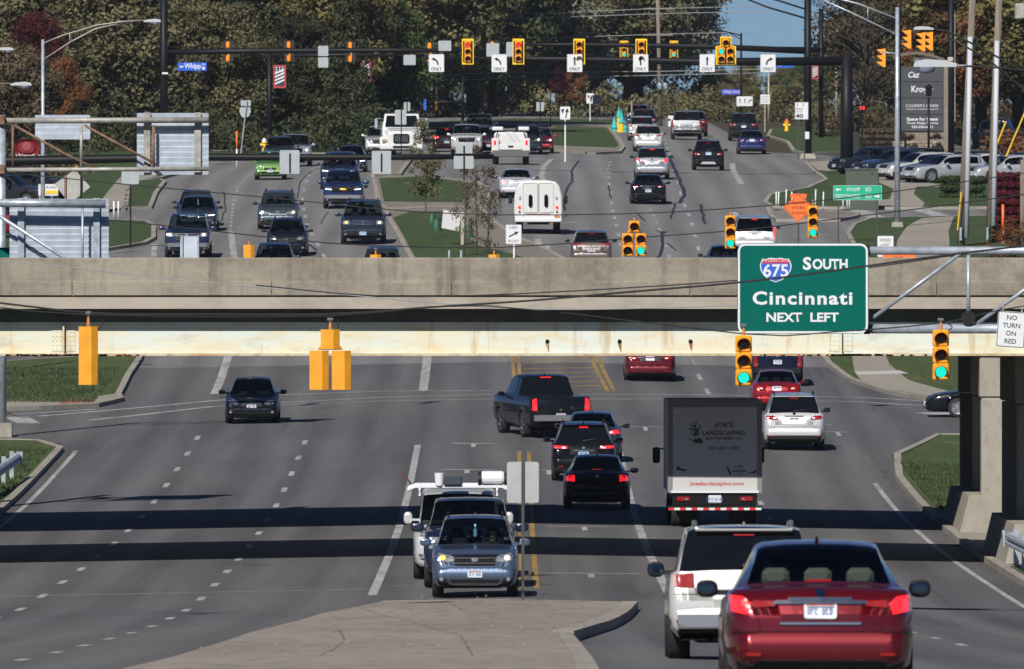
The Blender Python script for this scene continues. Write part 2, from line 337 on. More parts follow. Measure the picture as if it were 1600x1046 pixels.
def add_haze():
    m = bpy.data.materials.new('haze'); m.use_nodes = True; nt = m.node_tree; nt.nodes.clear(); o = nt.nodes.new('ShaderNodeOutputMaterial'); v = nt.nodes.new('ShaderNodeVolumePrincipled')
    v.inputs['Color'].default_value = (.80,.88,1,1); v.inputs['Density'].default_value = HAZE; v.inputs['Anisotropy'].default_value = .2; nt.links.new(v.outputs[0], o.inputs['Volume'])
    tag(MB().box(-3000,-950,-2.5,3000,6100,60).build('haze', m), kind='stuff')
# ================================================================ the setting
sheet('ground_behind', [], 0, forestfloor) if 0 else None
for nm_, m_, xa, xb in (('ground', grassm, -900, -14), ('road', asphalt, -14, 11.3), ('ground', grassm, 11.3, 900)):
    tag(MB().add([(xa,-900,CH-2.4-.3),(xb,-900,CH-2.4-.3),(xb,20,CH-2.4-.1),(xa,20,CH-2.4-.1)], [(0,1,2,3)]).build(nm_, m_), kind='structure')
sheet('ground', [[(-900,20),(900,20),(900,1400),(-900,1400)],[(-2500,1400),(2500,1400),(2500,6000),(-2500,6000)]], 0, forestfloor)
S1, S2, S3, S4 = .004, .008, .012, .016
# grass left and right of the lower road
sheet('lawn', [[(-60,40),(-14.0,40),(-14.0,398),(-15,404),(-60,404)], [(11.3,40),(60,40),(60,392),(13.5,408),(11.6,392),(11.35,375)]], .12, grassm)
road_low = sheet('road', [[(-14.2,20),(11.3,20),(11.3,375),(11.8,392),(13.6,408),(80,414),(80,470),(-80,470),(-80,404),(-14.2,404)]], S1, asphalt)
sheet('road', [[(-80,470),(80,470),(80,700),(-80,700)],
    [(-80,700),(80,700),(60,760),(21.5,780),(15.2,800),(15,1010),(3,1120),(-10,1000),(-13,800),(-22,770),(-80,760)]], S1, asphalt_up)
kerb([(-14.05,40),(-14.05,398)]); kerb([(-14.05,398),(-15,403.5),(-19,405),(-60,405)])
kerb([(11.35,40),(11.35,375),(11.8,392),(13.6,408),(80,414)])
def island(polypx, m, name='island', h=.13, kerbw=.22, world=None):
    p = world or px(polypx); sheet(name, [p], h, m); return kerb(p + [p[0]], w=kerbw, h=h+.015) if kerbw else None
# near median
med = px([(-260,1300),(120,1090),(270,1046),(395,1002),(500,972),(600,951),(985,953),(972,967),(940,985),(905,996),(880,1004),(893,1022),(908,1046),(925,1090),(960,1300)])
sheet('median', [med], .15, dirtm)
kb = px([(600,951),(985,953)]); kerb(kb, w=.1, h=.155)
kerb(px([(985,953),(972,967),(940,985),(905,996),(880,1004)]), w=.3, h=.17); kerb(px([(880,1004),(893,1022),(908,1046),(925,1090),(960,1300)]), h=.165)
sheet('pavement_patch', [px([(1330,1046),(1300,880),(1600,880),(1600,1046)]) ], S2, asphalt_new) if 0 else None
# left side street corner: grass, walk, ramp
island([(-60,575),(60,566),(222,557),(200,590),(184,622),(150,627),(60,629),(-60,632)], grassm, 'lawn')
sheet('pavement', [px([(-60,634),(60,630),(150,627),(186,622),(186,628),(150,637),(60,641),(-60,645)])], .14, concrete)
sheet('kerb_ramp', [px([(98,631),(148,629),(146,635),(92,638)])], .146, mat('ramp_red_tiles', (.34,.13,.09), .9, noise=.3))
kerb(px([(-60,645),(60,641),(150,637),(188,628),(186,622)]))
sheet('road', [px([(-60,556),(225,553),(225,556),(60,565),(-60,574)])], .135, asphalt)
# right side street corner
island([(1283,553),(1296,572),(1330,597),(1395,617),(1490,634),(1620,650),(1900,660),(1900,553)], grassm, 'lawn')
sheet('pavement', [px([(1330,553),(1335,586),(1345,600),(1395,615),(1490,632),(1620,647),(1620,636),(1500,622),(1420,600),(1390,575),(1380,553)])], .136, concrete)
sheet('kerb_ramp', [px([(1335,587),(1405,585),(1420,590),(1340,592)])], .142, mat('ramp_white', (.5,.5,.48), .9))
# upper road: median islands
conc_is = layered('island_concrete', (.235,.215,.185), [((.5,.06,.5),5,.4,.7,(.17,.155,.135),.7),((6,.6,6),5,.5,.75,(.11,.1,.09),.4)], rough=.95, space='W')
island([(603,333),(612,352),(632,388),(650,420),(900,420),(850,392),(800,372),(766,345),(750,328),(690,327)], conc_is, 'median')
sheet('lawn', [px([(614,345),(640,336),(700,335),(722,345),(728,372),(745,388),(800,402),(852,420),(656,420),(640,392)])], .15, grass_up)
island([(583,281),(592,322),(604,329),(760,324),(768,300),(744,288),(690,281),(625,279),(600,279)], conc_is, 'median')
sheet('lawn', [px([(592,283),(600,319),(722,320),(741,292),(720,288),(655,280)])], .15, grass_up)
island([(583,278),(590,262),(603,250),(642,251),(632,264),(624,276)], conc_is, 'median')
island([(858,236),(848,222),(852,205),(870,198),(950,200),(960,212),(974,232),(968,240),(930,242)], conc_is, 'median')
sheet('lawn', [px([(856,230),(855,206),(872,201),(948,203),(956,214),(966,230),(962,234)])], .15, grass_up)
# left verges
island([(150,347),(228,349),(240,356),(240,375),(225,383),(170,392),(60,408),(40,430),(-200,430),(-200,370),(60,350)], grass_up, 'lawn')
island([(196,328),(200,300),(212,287),(250,283),(257,287),(243,305),(238,318),(234,327)], grass_up, 'lawn')
island([(-200,335),(120,318),(195,330),(200,300),(214,287),(250,281),(300,268),(330,247),(400,244),(560,241),(590,236),(600,222),(560,215),(-200,215)], grass_up, 'lawn')
sheet('footpath', [px([(150,335),(196,328),(200,300),(214,287),(245,280),(240,272),(190,280),(172,300),(158,318),(130,330)])], .145, concrete)
sheet('footpath', [px([(330,240),(590,233),(590,229),(330,235)])], .145, concrete)
sheet('car_park', [px([(-200,330),(20,322),(60,300),(50,262),(-200,262)])], .15, asphalt)
# right side: corner lawns, walks, slip lane island, car park
island([(1258,256),(1330,250),(1345,246),(1500,240),(1900,240),(1900,334),(1560,327),(1440,328),(1210,327),(1196,319),(1203,308),(1262,297),(1291,284),(1272,270)], grass_up, 'lawn')
sheet('footpath', [px([(1262,257),(1322,252),(1324,268),(1294,272),(1278,270)])], .145, concrete)
sheet('footpath', [px([(1372,271),(1398,272),(1412,285),(1465,292),(1480,297),(1432,296),(1428,308),(1445,322),(1440,328),(1352,326),(1350,318),(1390,316),(1396,300),(1374,290)])], .145, concrete)
sheet('car_park', [px([(1405,268),(1900,272),(1900,238),(1340,238),(1385,250)])], .15, asphalt)
island([(1200,328),(1340,336),(1338,341),(1310,347),(1215,347),(1204,340)], conc_is, 'traffic_island')
island([(1345,422),(1336,390),(1325,368),(1335,354),(1360,345),(1428,343),(1550,341),(1900,338),(1900,422)], grass_up, 'lawn')
sheet('footpath', [px([(1398,422),(1402,380),(1418,358),(1440,346),(1491,343),(1482,365),(1486,422)])], .145, concrete)
island([(1205,205),(1200,215),(1230,224),(1240,238),(1258,242),(1320,240),(1330,236),(1600,230),(1600,195),(1300,200)], grass_up, 'lawn')
sheet('road', [px([(860,195),(1200,200),(1235,196),(1245,190),(1200,186),(870,190)])], .02, asphalt) if 0 else None
sheet('footpath', [px([(700,203),(852,199),(975,201),(985,198),(980,195),(852,195),(700,198)])], .15, concrete)
island([(600,212),(690,200),(860,197),(980,199),(985,190),(860,188),(600,196)], grass_up, 'lawn', kerbw=0)
# ---------------------------------------------------------------- painted markings
W, Y = MB(), MB()
def strip(mb, p, w, h=S2+.004): ribbon(mb, p, w, h)
def pxl(mb, pts, w): ribbon(mb, px(pts), w, S2)
for xx, a, b in ((-13.55,40,352),(-13.55,352,398),(-2.93,268,398),(3.3,255,398),(10.55,40,372)): strip(W, [(xx,a),(xx,b)], .2 if abs(xx) < 5 else .14, S2)
for xx in (-10.0, -6.5):
    for k in range(-8, 12): strip(W, [(xx, 271+12.2*k-(5 if xx>-7 else 0)), (xx, 274.2+12.2*k-(5 if xx>-7 else 0))], .16, S2)
for k in range(40):
    if not 20 < k < 25: strip(W, [(6.9, 255-60+12.2*k), (6.9, 258.2-60+12.2*k)], .14, S2)
strip(Y, [(.22,272),(.22,392)], .13, S2); strip(Y, [(.52,272),(.52,392)], .13, S2)
strip(W, [(-13.4,272.5),(-3.05,273.5)], .22, S2); strip(W, [(-2.7,276),(0,276)], .18, S2)
for (x0,x1,y) in ((845,1000,896),(855,970,823),(705,775,693),(690,770,734),(975,1040,667),(1288,1328,675),(1060,1100,647),(845,870,735),(1210,1300,663)):
    a = GP(x0,y); b = GP(x1,y+1); strip(W, [a, b], .35, S2); m_ = ((a[0]+b[0])/2, a[1]-1.8); strip(W, [(m_[0], m_[1]-1.5), (m_[0], m_[1]+1.6)], .14, S2)
for pts in ([(60,651),(190,640),(330,627),(450,617),(600,611.5),(770,611)],[(140,657),(330,636),(600,621),(770,617)],[(440,633),(600,627),(770,624)],[(905,616.5),(1050,617),(1335,621),(1440,627)],[(905,624),(1050,624),(1335,628),(1480,636)]): pxl(W, pts, .3)
for pts, w in (([(668,555),(661,611)],.32),([(357,555),(346,590),(335,616)],.3),([(25,652),(45,662)],.8),([(20,648),(150,640)],.3),([(-20,568),(120,559)],.35),([(25,571),(90,557)],.3),([(1465,645),(1500,648)],1.8)): pxl(W, pts, w)
for k in range(5): pxl(W, [(1078+12.5*k,562+23*k),(1083+12.5*k,571+23*k)], .16)
for k in range(2): pxl(W, [(1076,562),(1082,571)], .16)
for pts in ([(800,553),(806,612)],[(809,553),(815,612)],[(921,553),(950,612)],[(932,553),(960,612)],[(806,612),(960,612)]): pxl(Y, pts, .14)
for k, y in enumerate((560,566,575,582,589,596,603)): pxl(Y, [(815 if k % 2 else 818, y+2),(926+ (y-555)*.5, y)], .42)
# upper road lines
for pts, w in (([(366,405),(362,372),(361,362)],.28),([(852,288),(846,276),(850,260),(862,249)],.3),([(852,404),(855,384)],.28),([(840,374),(842,384)],.3),([(1178,362),(1188,372)],.3),([(1144,256),(1147,270),(1158,288)],.32),([(1147,332),(1153,341)],.3),
   ([(1192,344),(1200,362)],.28),([(1330,325),(1375,342),(1400,347)],.9),([(1415,322),(1450,332),(1490,343)],.9),([(1235,369),(1300,367)],.3),([(240,402),(242,382)],.25),([(700,268),(735,267)],.3),([(765,267),(800,266)],.3),([(750,315),(800,314)],.25),([(880,349),(905,347)],.25),
   ([(1150,252),(1240,254)],.25),([(1180,270),(1235,270)],.25),([(1185,281),(1245,281)],.25),([(800,240),(1010,243)],.3),([(325,380),(335,382)],.3)): pxl(W, pts, w)
def dots(c, n, w=.16, frac=.33):
    P_ = px(c); D = dense(P_, .5); N = len(D)
    for k in range(n):
        i = int(N*k/n); j = int(N*(k+frac)/n); strip(W, [D[i], D[max(j, i+1)]], w, S2)
dots([(508,404),(480,354),(472,310),(482,275),(500,262),(530,252)], 13); dots([(360,360),(364,320),(372,292),(392,272),(430,258)], 22, .12, .45)
dots([(974,404),(960,340),(952,295),(950,262),(955,250)], 14); dots([(1092,392),(1078,340),(1063,300),(1052,265),(1046,240),(1036,215)], 16); 
tag(W.build('lane_markings', paintw), kind='structure'); tag(Y.build('yellow_markings', painty), kind='structure')
# crack sealant wandering over the upper road
C = MB()
def wig(pts, w=.09, j=.35):
    w = max(.05, w*.6); D = dense(px(pts), 3); D = [(p[0]+random.uniform(-j, j)*.14, p[1]) for p in D]; ribbon(C, D, w, S2+.002)
for pts, w in (([(905,252),(893,268),(894,284),(884,300),(882,330)],.22),([(1045,245),(1058,275),(1070,305),(1062,318)],.35),([(1056,318),(1048,342)],.2),([(1094,320),(1102,350)],.25),([(1036,362),(1034,390),(1028,408)],.25),([(1024,360),(1036,366),(1040,362)],.15),
    ([(465,310),(470,285),(485,270),(500,262)],.12),([(482,382),(496,392)],.2),([(1044,380),(1056,392)],.15),([(345,350),(352,325),(350,300)],.12),([(995,335),(1007,346)],.15),([(950,290),(956,310)],.15),([(855,350),(880,340),(886,336)],.12),([(230,345),(246,362)],.1),([(500,350),(512,332)],.1)): wig(pts, w)
for pts in ([(240,402),(400,400),(600,404)],[(800,284),(1000,286),(1200,289)],[(330,252),(600,250)],[(1130,240),(1152,243)],[(330,330),(500,333),(590,331)],[(470,640),(540,636)],[(0,640),(40,655)]): wig(pts, .1)
for pts in ([(150,870),(330,868)],[(0,985),(60,983)],[(330,880),(420,884)]): wig(pts, .05)
tag(C.build('crack_sealant', sealm), kind='stuff')
# ================================================================ the two motorway bridges
flangem = layered('flange_rusty_cream', (.62,.55,.38), [((.5,1,1),5,.45,.6,(.45,.27,.12),.8),((5,1,3),5,.5,.7,(.3,.14,.06),.6)], rough=.7, space='W')
def bridge(y0, y1, dz, label, detail):
    root = thing('motorway_bridge', (0, y0, 0), label, 'bridge', 'bridges carrying the motorway over the road')
    t = CH - .045 + dz; px0 = 65.9   # top of the parapet at the front
    zd = t - .87; zs = t - 1.19      # deck top line, underside of the deck slab edge
    zb = t - 2.29; X0, X1 = -60, 60
    # parapet in cast panels with open joints
    prof = [(0,zd),(.0,t-.57),(.04,t-.55),(.04,t-.02),(.06,t),(.34,t),(.34,zd)]
    cuts = [-60,-48,-40,-31,-22.2,-18.6,-14.9,-10.25,-5.6,-1.4,4.15,9.9,15.5,21,29,38,47,60] if detail else list(range(-60, 61, 8))
    for sgn, yy in ((1, y0), (-1, y1)):
        for a, b in zip(cuts[:-1], cuts[1:]):
            pr = [(yy+sgn*p[0], p[1]) for p in prof]; mb = MB(); n = len(pr)
            mb.add([(a+.012, p[0], p[1]) for p in pr] + [(b-.012, p[0], p[1]) for p in pr], [tuple(range(n)), tuple(range(2*n-1, n-1, -1))] + [(i, (i+1) % n, (i+1) % n + n, i+n) for i in range(n)])
            mb.build('parapet_panel', brconc, root)
        MB().box(X0, min(yy+sgn*.05, yy+sgn*.3), zd-.03, X1, max(yy+sgn*.05, yy+sgn*.3), t-.05).build('parapet_core', brconc, root)
        mb = MB().box(X0, min(yy-sgn*.03, yy+sgn*.6), zs, X1, max(yy-sgn*.03, yy+sgn*.6), zd-.05)
        mb.build('deck_edge', brconc_light, root)
    MB().box(X0, y0+.6, zs+.08, X1, y1-.6, zd-.07).build('deck', brconc, root)
    MB().box(X0, y0+.35, zd-.07, X1, y1-.35, zd).build('motorway_surface', asphalt, root)
    # girders set back under the slab overhang
    ng = 6
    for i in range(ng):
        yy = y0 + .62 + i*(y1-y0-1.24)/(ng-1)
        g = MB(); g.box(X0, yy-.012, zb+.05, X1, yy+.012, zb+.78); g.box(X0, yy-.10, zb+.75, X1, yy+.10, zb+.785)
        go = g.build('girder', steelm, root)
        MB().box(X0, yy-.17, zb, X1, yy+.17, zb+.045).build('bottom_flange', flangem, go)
        MB().box(X0, yy-.09, zb+.785, X1, yy+.3, zs+.1).build('recess_shade', mat('recess_shade_grey', (.10,.10,.09), .95, noise=.2), go)  # added dark band: shade under the slab overhang put into its colour
        if i in (0, ng-1) :
            s_ = -1 if i == 0 else 1
            for xs in (-10.45, 7.7, -29, 26, -46, 44):
                MB().box(xs-.04, min(yy+s_*.014, yy+s_*.15), zb+.045, xs+.0, max(yy+s_*.014, yy+s_*.15), zb+.75).build('stiffener', steelm, go)
                if i == 0 and abs(xs) < 12 and detail:
                    pl = MB().box(xs-.30, yy-.03, zb+.10, xs-.06, yy-.018, zb+.72); pl.box(xs+.02, yy-.03, zb+.10, xs+.26, yy-.018, zb+.72); pl.build('splice_plate', steelm, go)
                    bo = MB()
                    for cx in (-.27,-.18,-.10,.06,.14,.22):
                        for r_ in range(6): bo.lathe((xs+cx, yy-.03, zb+.14+r_*.105), 'y', [(.0,-.015),(.011,-.015),(.013,0)], 6)
                    tag(bo.build('bolts', mat('bolt_grey', (.4,.42,.38), .6), go), kind='stuff')
                    rs = MB()
                    for k in range(90):
                        xx = xs + random.gauss(.1,.9); w_ = random.uniform(.02,.07); rs.box(xx-w_, yy-.175, zb-.004, xx+w_, yy-.165, zb+random.uniform(.02,.05))
                    tag(rs.build('rust_flakes', rustm, go), kind='stuff')
        if i == 0 and detail:
            h = MB()
            for xp in (855, 967, 1077):
                c = ((xp-800)/66.4, yy-.02, CH + (400-533)/66.4); h.lathe(c, 'y', [(.0,-.004),(.045,-.004),(.05,0)], 12)
            h.build('drain_hole', blackm, go)
            h = MB()
            for xp in (855, 967, 1077):
                c = ((xp-800)/66.4, yy-.016, CH + (400-533)/66.4); h.prism([(c[0]-.05,c[2]-.04),(c[0]+.03,c[2]-.27),(c[0]+.05,c[2]-.02),(c[0]+.03,c[2]+.05),(c[0]-.04,c[2]+.05)], yy-.016, yy-.013)
            h.build('rust_stain', rustm, go)
    for xx in (-52,-38,-24,-10,4,18,32,46):          # cross frames
        MB().box(xx-.03, y0+.65, zb+.15, xx+.03, y1-.65, zs-.1).build('cross_frame', steelm, root)
    # piers either side of the road
    for X, sg in ((12.35, 1), (-20.5, -1)):
        zf = zg(X, (y0+y1)/2) - .3
        for yy in (y0+1.1, (y0+y1)/2, y1-1.1):
            c = MB(); w = .31 if yy != y1-1.1 else .42
            c.bbox((X, yy, (zb-1.18+zb)/2), (w*2+.05, .9, 1.18), .03); c.bbox((X+.02, yy, (zf+zb-1.2)/2), (w*2, .85, zb-1.2-zf), .03); c.build('column', colm, root)
        wl_ = MB(); pr = [(X-.95*sg, zf), (X-.62*sg, zf+1.35), (X+.5*sg, zf+1.35), (X+.8*sg, zf)]
        wl_.prism(pr, y0+.3, y1-.2); wl_.build('crash_wall', colm, root)
        MB().box(X-.4, y0+.4, zb-.02-.5, X+.4, y1-.4, zb-.02).build('pier_cap', colm, root) if 0 else None
    for X0_, X1_ in ((14.9, 16.5), (-32, -29)):
        MB().box(X0_, y0+.2, -1, X1_, y1-.2, zb).build('abutment', colm, root)
    return root
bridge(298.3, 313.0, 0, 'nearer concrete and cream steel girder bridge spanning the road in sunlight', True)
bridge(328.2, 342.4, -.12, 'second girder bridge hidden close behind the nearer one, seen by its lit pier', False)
tag(up(flat_mesh('pavement', [[(11.4,296),(14.9,296),(14.9,345),(11.4,345)]], .13, concrete)), kind='structure')
# guard rails: w-beam on posts
def guardrail(pts, label, zoff=.15, side=1, parapet=False):
    a = pts[0]; root = thing('guard_rail', (a[0], a[1], zg(*a)), label, 'guard rail')
    e = pts[-1]; MB().prism([(e[0]-.06,zg(*e)+.42+zoff),(e[0]+side*.1,zg(*e)+.42+zoff),(e[0]+side*.12,zg(*e)+.78+zoff),(e[0]-.06,zg(*e)+.78+zoff)], e[1], e[1]+.5).build('end_terminal', galv, root)
    D = dense(pts, 2.0)
    prof = [(0,.0),(.07,.05),(.07,.10),(0,.15),(0,.16),(.07,.21),(.07,.26),(0,.31)]
    mb = MB(); n = len(prof)
    for p in D: mb.v += [(p[0]+side*q[0], p[1], zg(*p)+.42+zoff+q[1]) for q in prof]
    mb.f += [(i*n+k, i*n+k+1, (i+1)*n+k+1, (i+1)*n+k) for i in range(len(D)-1) for k in range(n-1)]
    mb.build('rail_beam', galv, root)
    for p in D[::2]:
        b = MB(); z = zg(*p); b.box(p[0]-side*.2-.06, p[1]-.08, z, p[0]-side*.2+.06, p[1]+.08, z+.8+zoff); b.box(p[0]-side*.14, p[1]-.06, z+.42+zoff, p[0]-side*.0, p[1]+.06, z+.74+zoff); b.build('post', galv, root)
    return root
guardrail([(-14.95,60),(-14.95,338),(-14.65,356),(-14.38,373)], 'long galvanised guard rail along the left verge ending above the kerb', side=1)
g = guardrail([(11.55,60),(11.55,284),(11.5,297)], 'galvanised guard rail on the right running into the bridge pier wall', side=-1)
# ================================================================ vehicles
# body stations: y, zb, w, zd, zr, wr   (metres for the template length / height; w, wr as shares of half width)
T = {
 'sedan': dict(L=4.75,H=1.46,cowl=.95,hd=.12,rh=-1.05,rb=-1.83, k=[(2.37,.26,.80,.56,.56,.60),(2.31,.21,.90,.67,.67,.66),(2.05,.19,.965,.76,.76,.72),(1.40,.19,.99,.87,.87,.78),(.95,.19,1,.93,.93,.84),(.12,.19,1,.95,1.405,.665),(-.40,.19,1,.96,1.455,.65),(-1.05,.19,1,.97,1.415,.64),(-1.83,.19,.985,1.01,1.03,.77),(-2.15,.23,.945,1.00,1.0,.72),(-2.30,.27,.87,.93,.93,.66),(-2.375,.33,.76,.76,.76,.56)]),
 'suv': dict(L=4.6,H=1.68,cowl=.95,hd=.22,rh=-1.80,rb=-2.12, k=[(2.30,.30,.82,.66,.66,.62),(2.23,.25,.92,.86,.86,.70),(2.0,.23,.97,.97,.97,.76),(1.35,.22,1,1.05,1.05,.82),(.95,.22,1,1.09,1.09,.86),(.22,.22,1,1.10,1.61,.72),(-.5,.22,1,1.12,1.68,.71),(-1.80,.23,.99,1.12,1.63,.68),(-2.12,.26,.97,1.12,1.13,.82),(-2.22,.29,.92,1.02,1.02,.76),(-2.30,.36,.82,.78,.78,.66)]),
 'boxsuv': dict(L=5.0,H=1.85,cowl=1.05,hd=.45,rh=-2.22,rb=-2.40, k=[(2.50,.40,.88,.86,.86,.72),(2.45,.34,.95,1.04,1.04,.78),(2.2,.32,.98,1.12,1.12,.82),(1.5,.30,1,1.16,1.16,.86),(1.05,.30,1,1.19,1.19,.88),(.45,.30,1,1.20,1.78,.76),(-.3,.30,1,1.22,1.85,.76),(-2.22,.32,.99,1.22,1.81,.74),(-2.40,.36,.98,1.20,1.22,.86),(-2.46,.38,.96,1.0,1.0,.84),(-2.50,.46,.9,.82,.82,.78)]),
 'minivan': dict(L=5.05,H=1.75,cowl=1.35,hd=.55,rh=-2.15,rb=-2.38, k=[(2.52,.28,.82,.66,.66,.62),(2.44,.23,.92,.84,.84,.70),(2.15,.2,.97,.97,.97,.76),(1.7,.2,1,1.05,1.05,.82),(1.35,.2,1,1.10,1.10,.85),(.55,.2,1,1.10,1.66,.74),(-.2,.2,1,1.10,1.74,.74),(-2.15,.22,.99,1.10,1.70,.71),(-2.38,.26,.97,1.08,1.10,.85),(-2.46,.29,.95,.9,.9,.8),(-2.52,.36,.9,.75,.75,.7)]),
 'van': dict(L=5.6,H=2.10,cowl=2.0,hd=1.35,rh=-2.72,rb=-2.76, k=[(2.80,.35,.84,.80,.80,.70),(2.72,.30,.93,1.0,1.0,.76),(2.4,.3,.98,1.12,1.12,.82),(2.0,.3,1,1.20,1.20,.86),(1.35,.3,1,1.22,1.98,.78),(.6,.3,1,1.22,2.09,.80),(-2.72,.32,1,1.22,2.07,.80),(-2.76,.36,.98,1.20,1.25,.9),(-2.79,.38,.97,1.0,1.0,.88),(-2.80,.42,.95,.8,.8,.85)]),
 'pickup': dict(L=5.8,H=1.88,cowl=1.35,hd=.72,rh=-.62,rb=-.80, k=[(2.90,.42,.86,.95,.95,.72),(2.84,.36,.94,1.10,1.10,.78),(2.6,.34,.98,1.20,1.20,.82),(1.9,.33,1,1.25,1.25,.86),(1.35,.33,1,1.27,1.27,.88),(.72,.33,1,1.27,1.82,.76),(.1,.33,1,1.27,1.88,.76),(-.62,.33,1,1.27,1.84,.73),(-.80,.33,1,1.27,1.29,.86),(-2.78,.38,.99,1.27,1.27,.9),(-2.86,.44,.97,1.25,1.25,.9),(-2.90,.50,.95,1.20,1.20,.88)]),
}
_shape = {}
def loft(spec):
    kind, Wd, L, H = spec['kind'], spec['W'], spec['L'], spec['H']; key = (kind, Wd, L, H)
    if key in _shape: return _shape[key]
    t = T[kind]; sy = L / t['L']; sz = H / t['H']; k = t['k'][::-1]
    ys = [a[0]*sy for a in k]; cols = [[a[j] for a in k] for j in range(1, 6)]; h = Wd / 2
    wr_ = spec['wr']; wy = [L*.295, -L*.285]; Rr = wr_ + .05
    st = set(ys)
    for a, b in zip(ys[:-1], ys[1:]):
        n = max(1, int(math.ceil((b-a)/.16))); st |= {a+(b-a)*i/n for i in range(1, n)}
    for w in wy: st |= {w + Rr*math.sin(R(q)) for q in range(-90, 91, 18)}
    st = sorted(st); st = [s for i, s in enumerate(st) if i == 0 or s - st[i-1] > .004 or s in ys]
    zb, w, zd, zr, wt = [pchip(ys, c, st) for c in cols]
    zb, zd, zr = zb*sz, zd*sz, zr*sz; w = w*h; wt = wt*h
    verts = []; idx = []
    for j, y in enumerate(st):
        b, W_, D_, Z_, T_ = zb[j], w[j], zd[j], zr[j], wt[j]; H_ = Z_ - D_; q = min(1, H_/.3); hh = D_ - b
        pts = [(0,b),(.60*W_,b),(.64*W_,b),(.88*W_,b),(.965*W_,b+.13*hh),(W_,b+.42*hh),(.995*W_,b+.70*hh),(.97*W_,D_-.035),(.915*W_,D_),
               (.885*W_,D_+.015*q),(T_*1.0+(.885*W_-T_)*.1*q+(.0 if q else .0),D_+max(H_-.085*q,0)*.98),(T_*.985,Z_-.03*q),(T_*.88,Z_-.004*q),(T_*.5,Z_+.016),(0,Z_+.022)]
        for wc in wy:
            dy = abs(y - wc)
            if dy < Rr - .001:
                za = wr_ + math.sqrt(Rr*Rr - dy*dy)
                for i in range(2, 7):
                    if pts[i][1] < za - (.001): pts[i] = (pts[i][0], za + .004*i)
        row = []
        for i, (x, z) in enumerate(pts):
            row.append(len(verts)); verts.append((x, y, z))
        lrow = []
        for i, (x, z) in enumerate(pts):
            if i in (0, 14): lrow.append(row[i])
            else: lrow.append(len(verts)); verts.append((-x, y, z))
        idx.append((row, lrow))
    body, ws, rg, sg = [], [], [], []
    cw, hd, rh, rb = t['cowl']*sy, t['hd']*sy, t['rh']*sy, t['rb']*sy
    for j in range(len(st)-1):
        ym = (st[j]+st[j+1])/2
        for i in range(14):
            for s_ in (0, 1):
                a, b = idx[j][s_], idx[j+1][s_]; f = (a[i], a[i+1], b[i+1], b[i]) if s_ else (a[i], b[i], b[i+1], a[i+1])
                dst = body
                if hd + .05 < ym < cw - .06 and 11 <= i <= 13: dst = ws
                elif rb + (.10 if kind == 'sedan' else .02) < ym < rh - .02 and 11 <= i <= 13: dst = rg
                elif i == 9 and rb + (.35 if kind == 'sedan' else .25) < ym < cw - .45 and not (kind == 'van' and ym < hd - .6): 
                    bp = [hd - .95*sy] + ([rh + .1] if kind != 'pickup' else [])
                    if all(abs(ym - q_) > .06 for q_ in bp): dst = sg
                dst.append(f)
    for (r_, l_), rev in ((idx[0], 0), (idx[-1], 1)):
        for i in range(14):
            f = [r_[i], r_[i+1], l_[i+1], l_[i]]; f = [f[q] for q in range(4) if f[q] not in f[:q]]; body.append(tuple(f[::-1] if rev else f))
    bvh = BVHTree.FromPolygons([Vector(v) for v in verts], body + ws + rg + sg)
    res = (verts, body, ws, rg, sg, bvh, wy, dict(cw=cw, hd=hd, rh=rh, rb=rb, zd=zd, st=st)); _shape[key] = res; return res
def submesh(name, verts, faces, m, push=0):
    use = sorted({i for f in faces for i in f}); mp = {a: i for i, a in enumerate(use)}
    me = bpy.data.meshes.new(name); me.from_pydata([verts[i] for i in use], [], [tuple(mp[i] for i in f) for f in faces]); me.materials.append(m)
    bm = bmesh.new(); bm.from_mesh(me); bmesh.ops.recalc_face_normals(bm, faces=bm.faces[:]); bm.to_mesh(me); bm.free()
    me.polygons.foreach_set('use_smooth', [True]*len(me.polygons)); return me
WHEEL = {}
def wheel(root, x, y, r, w, rimc, sd):
    key = (round(r, 3), w, rimc)
    if key not in WHEEL:
        t = MB().lathe((0,0,0), 'x', [(r*.62,-w/2+.02),(r*.93,-w/2),(r,-w/2+.03),(r,w/2-.03),(r*.93,w/2),(r*.62,w/2-.02)], 28); me = t.mesh('wheel', True); me.materials.append(rubber)
        q = MB().lathe((0,0,0), 'x', [(.0,w/2-.07),(r*.6,w/2-.07),(r*.6,w/2-.02),(r*.66,w/2-.015),(r*.64,w/2-.04)], 24)
        for k in range(5):
            an = k*2*math.pi/5; c, s_ = math.cos(an), math.sin(an); u = Vector((0, c, s_)); v = Vector((0, -s_, c)); b = r*.11
            a0 = Vector((w/2-.03,0,0)) + u*r*.08; a1 = Vector((w/2-.022,0,0)) + u*r*.62
            q.add([a0-v*b, a0+v*b, a1+v*b*.8, a1-v*b*.8, a0-v*b-Vector((.04,0,0)), a0+v*b-Vector((.04,0,0)), a1+v*b*.8-Vector((.04,0,0)), a1-v*b*.8-Vector((.04,0,0))], [(0,1,2,3),(0,4,5,1),(1,5,6,2),(2,6,7,3),(3,7,4,0)])
        q.lathe((0,0,0), 'x', [(0,w/2-.02),(r*.14,w/2-.02),(r*.17,w/2-.05)], 12)
        me2 = q.mesh('rim'); me2.materials.append({'silver': silverm, 'dark': trim, 'chrome': chrome, 'white': mat('steel_wheel_white', (.6,.6,.6), .5)}[rimc]); WHEEL[key] = (me, me2)
    me, me2 = WHEEL[key]; o = link('wheel', me, root, Vector()); o.location = (x, y, r); o.rotation_euler = (0, 0, 0 if sd > 0 else math.pi)
    link('rim', me2, o, Vector())
class Veh: pass
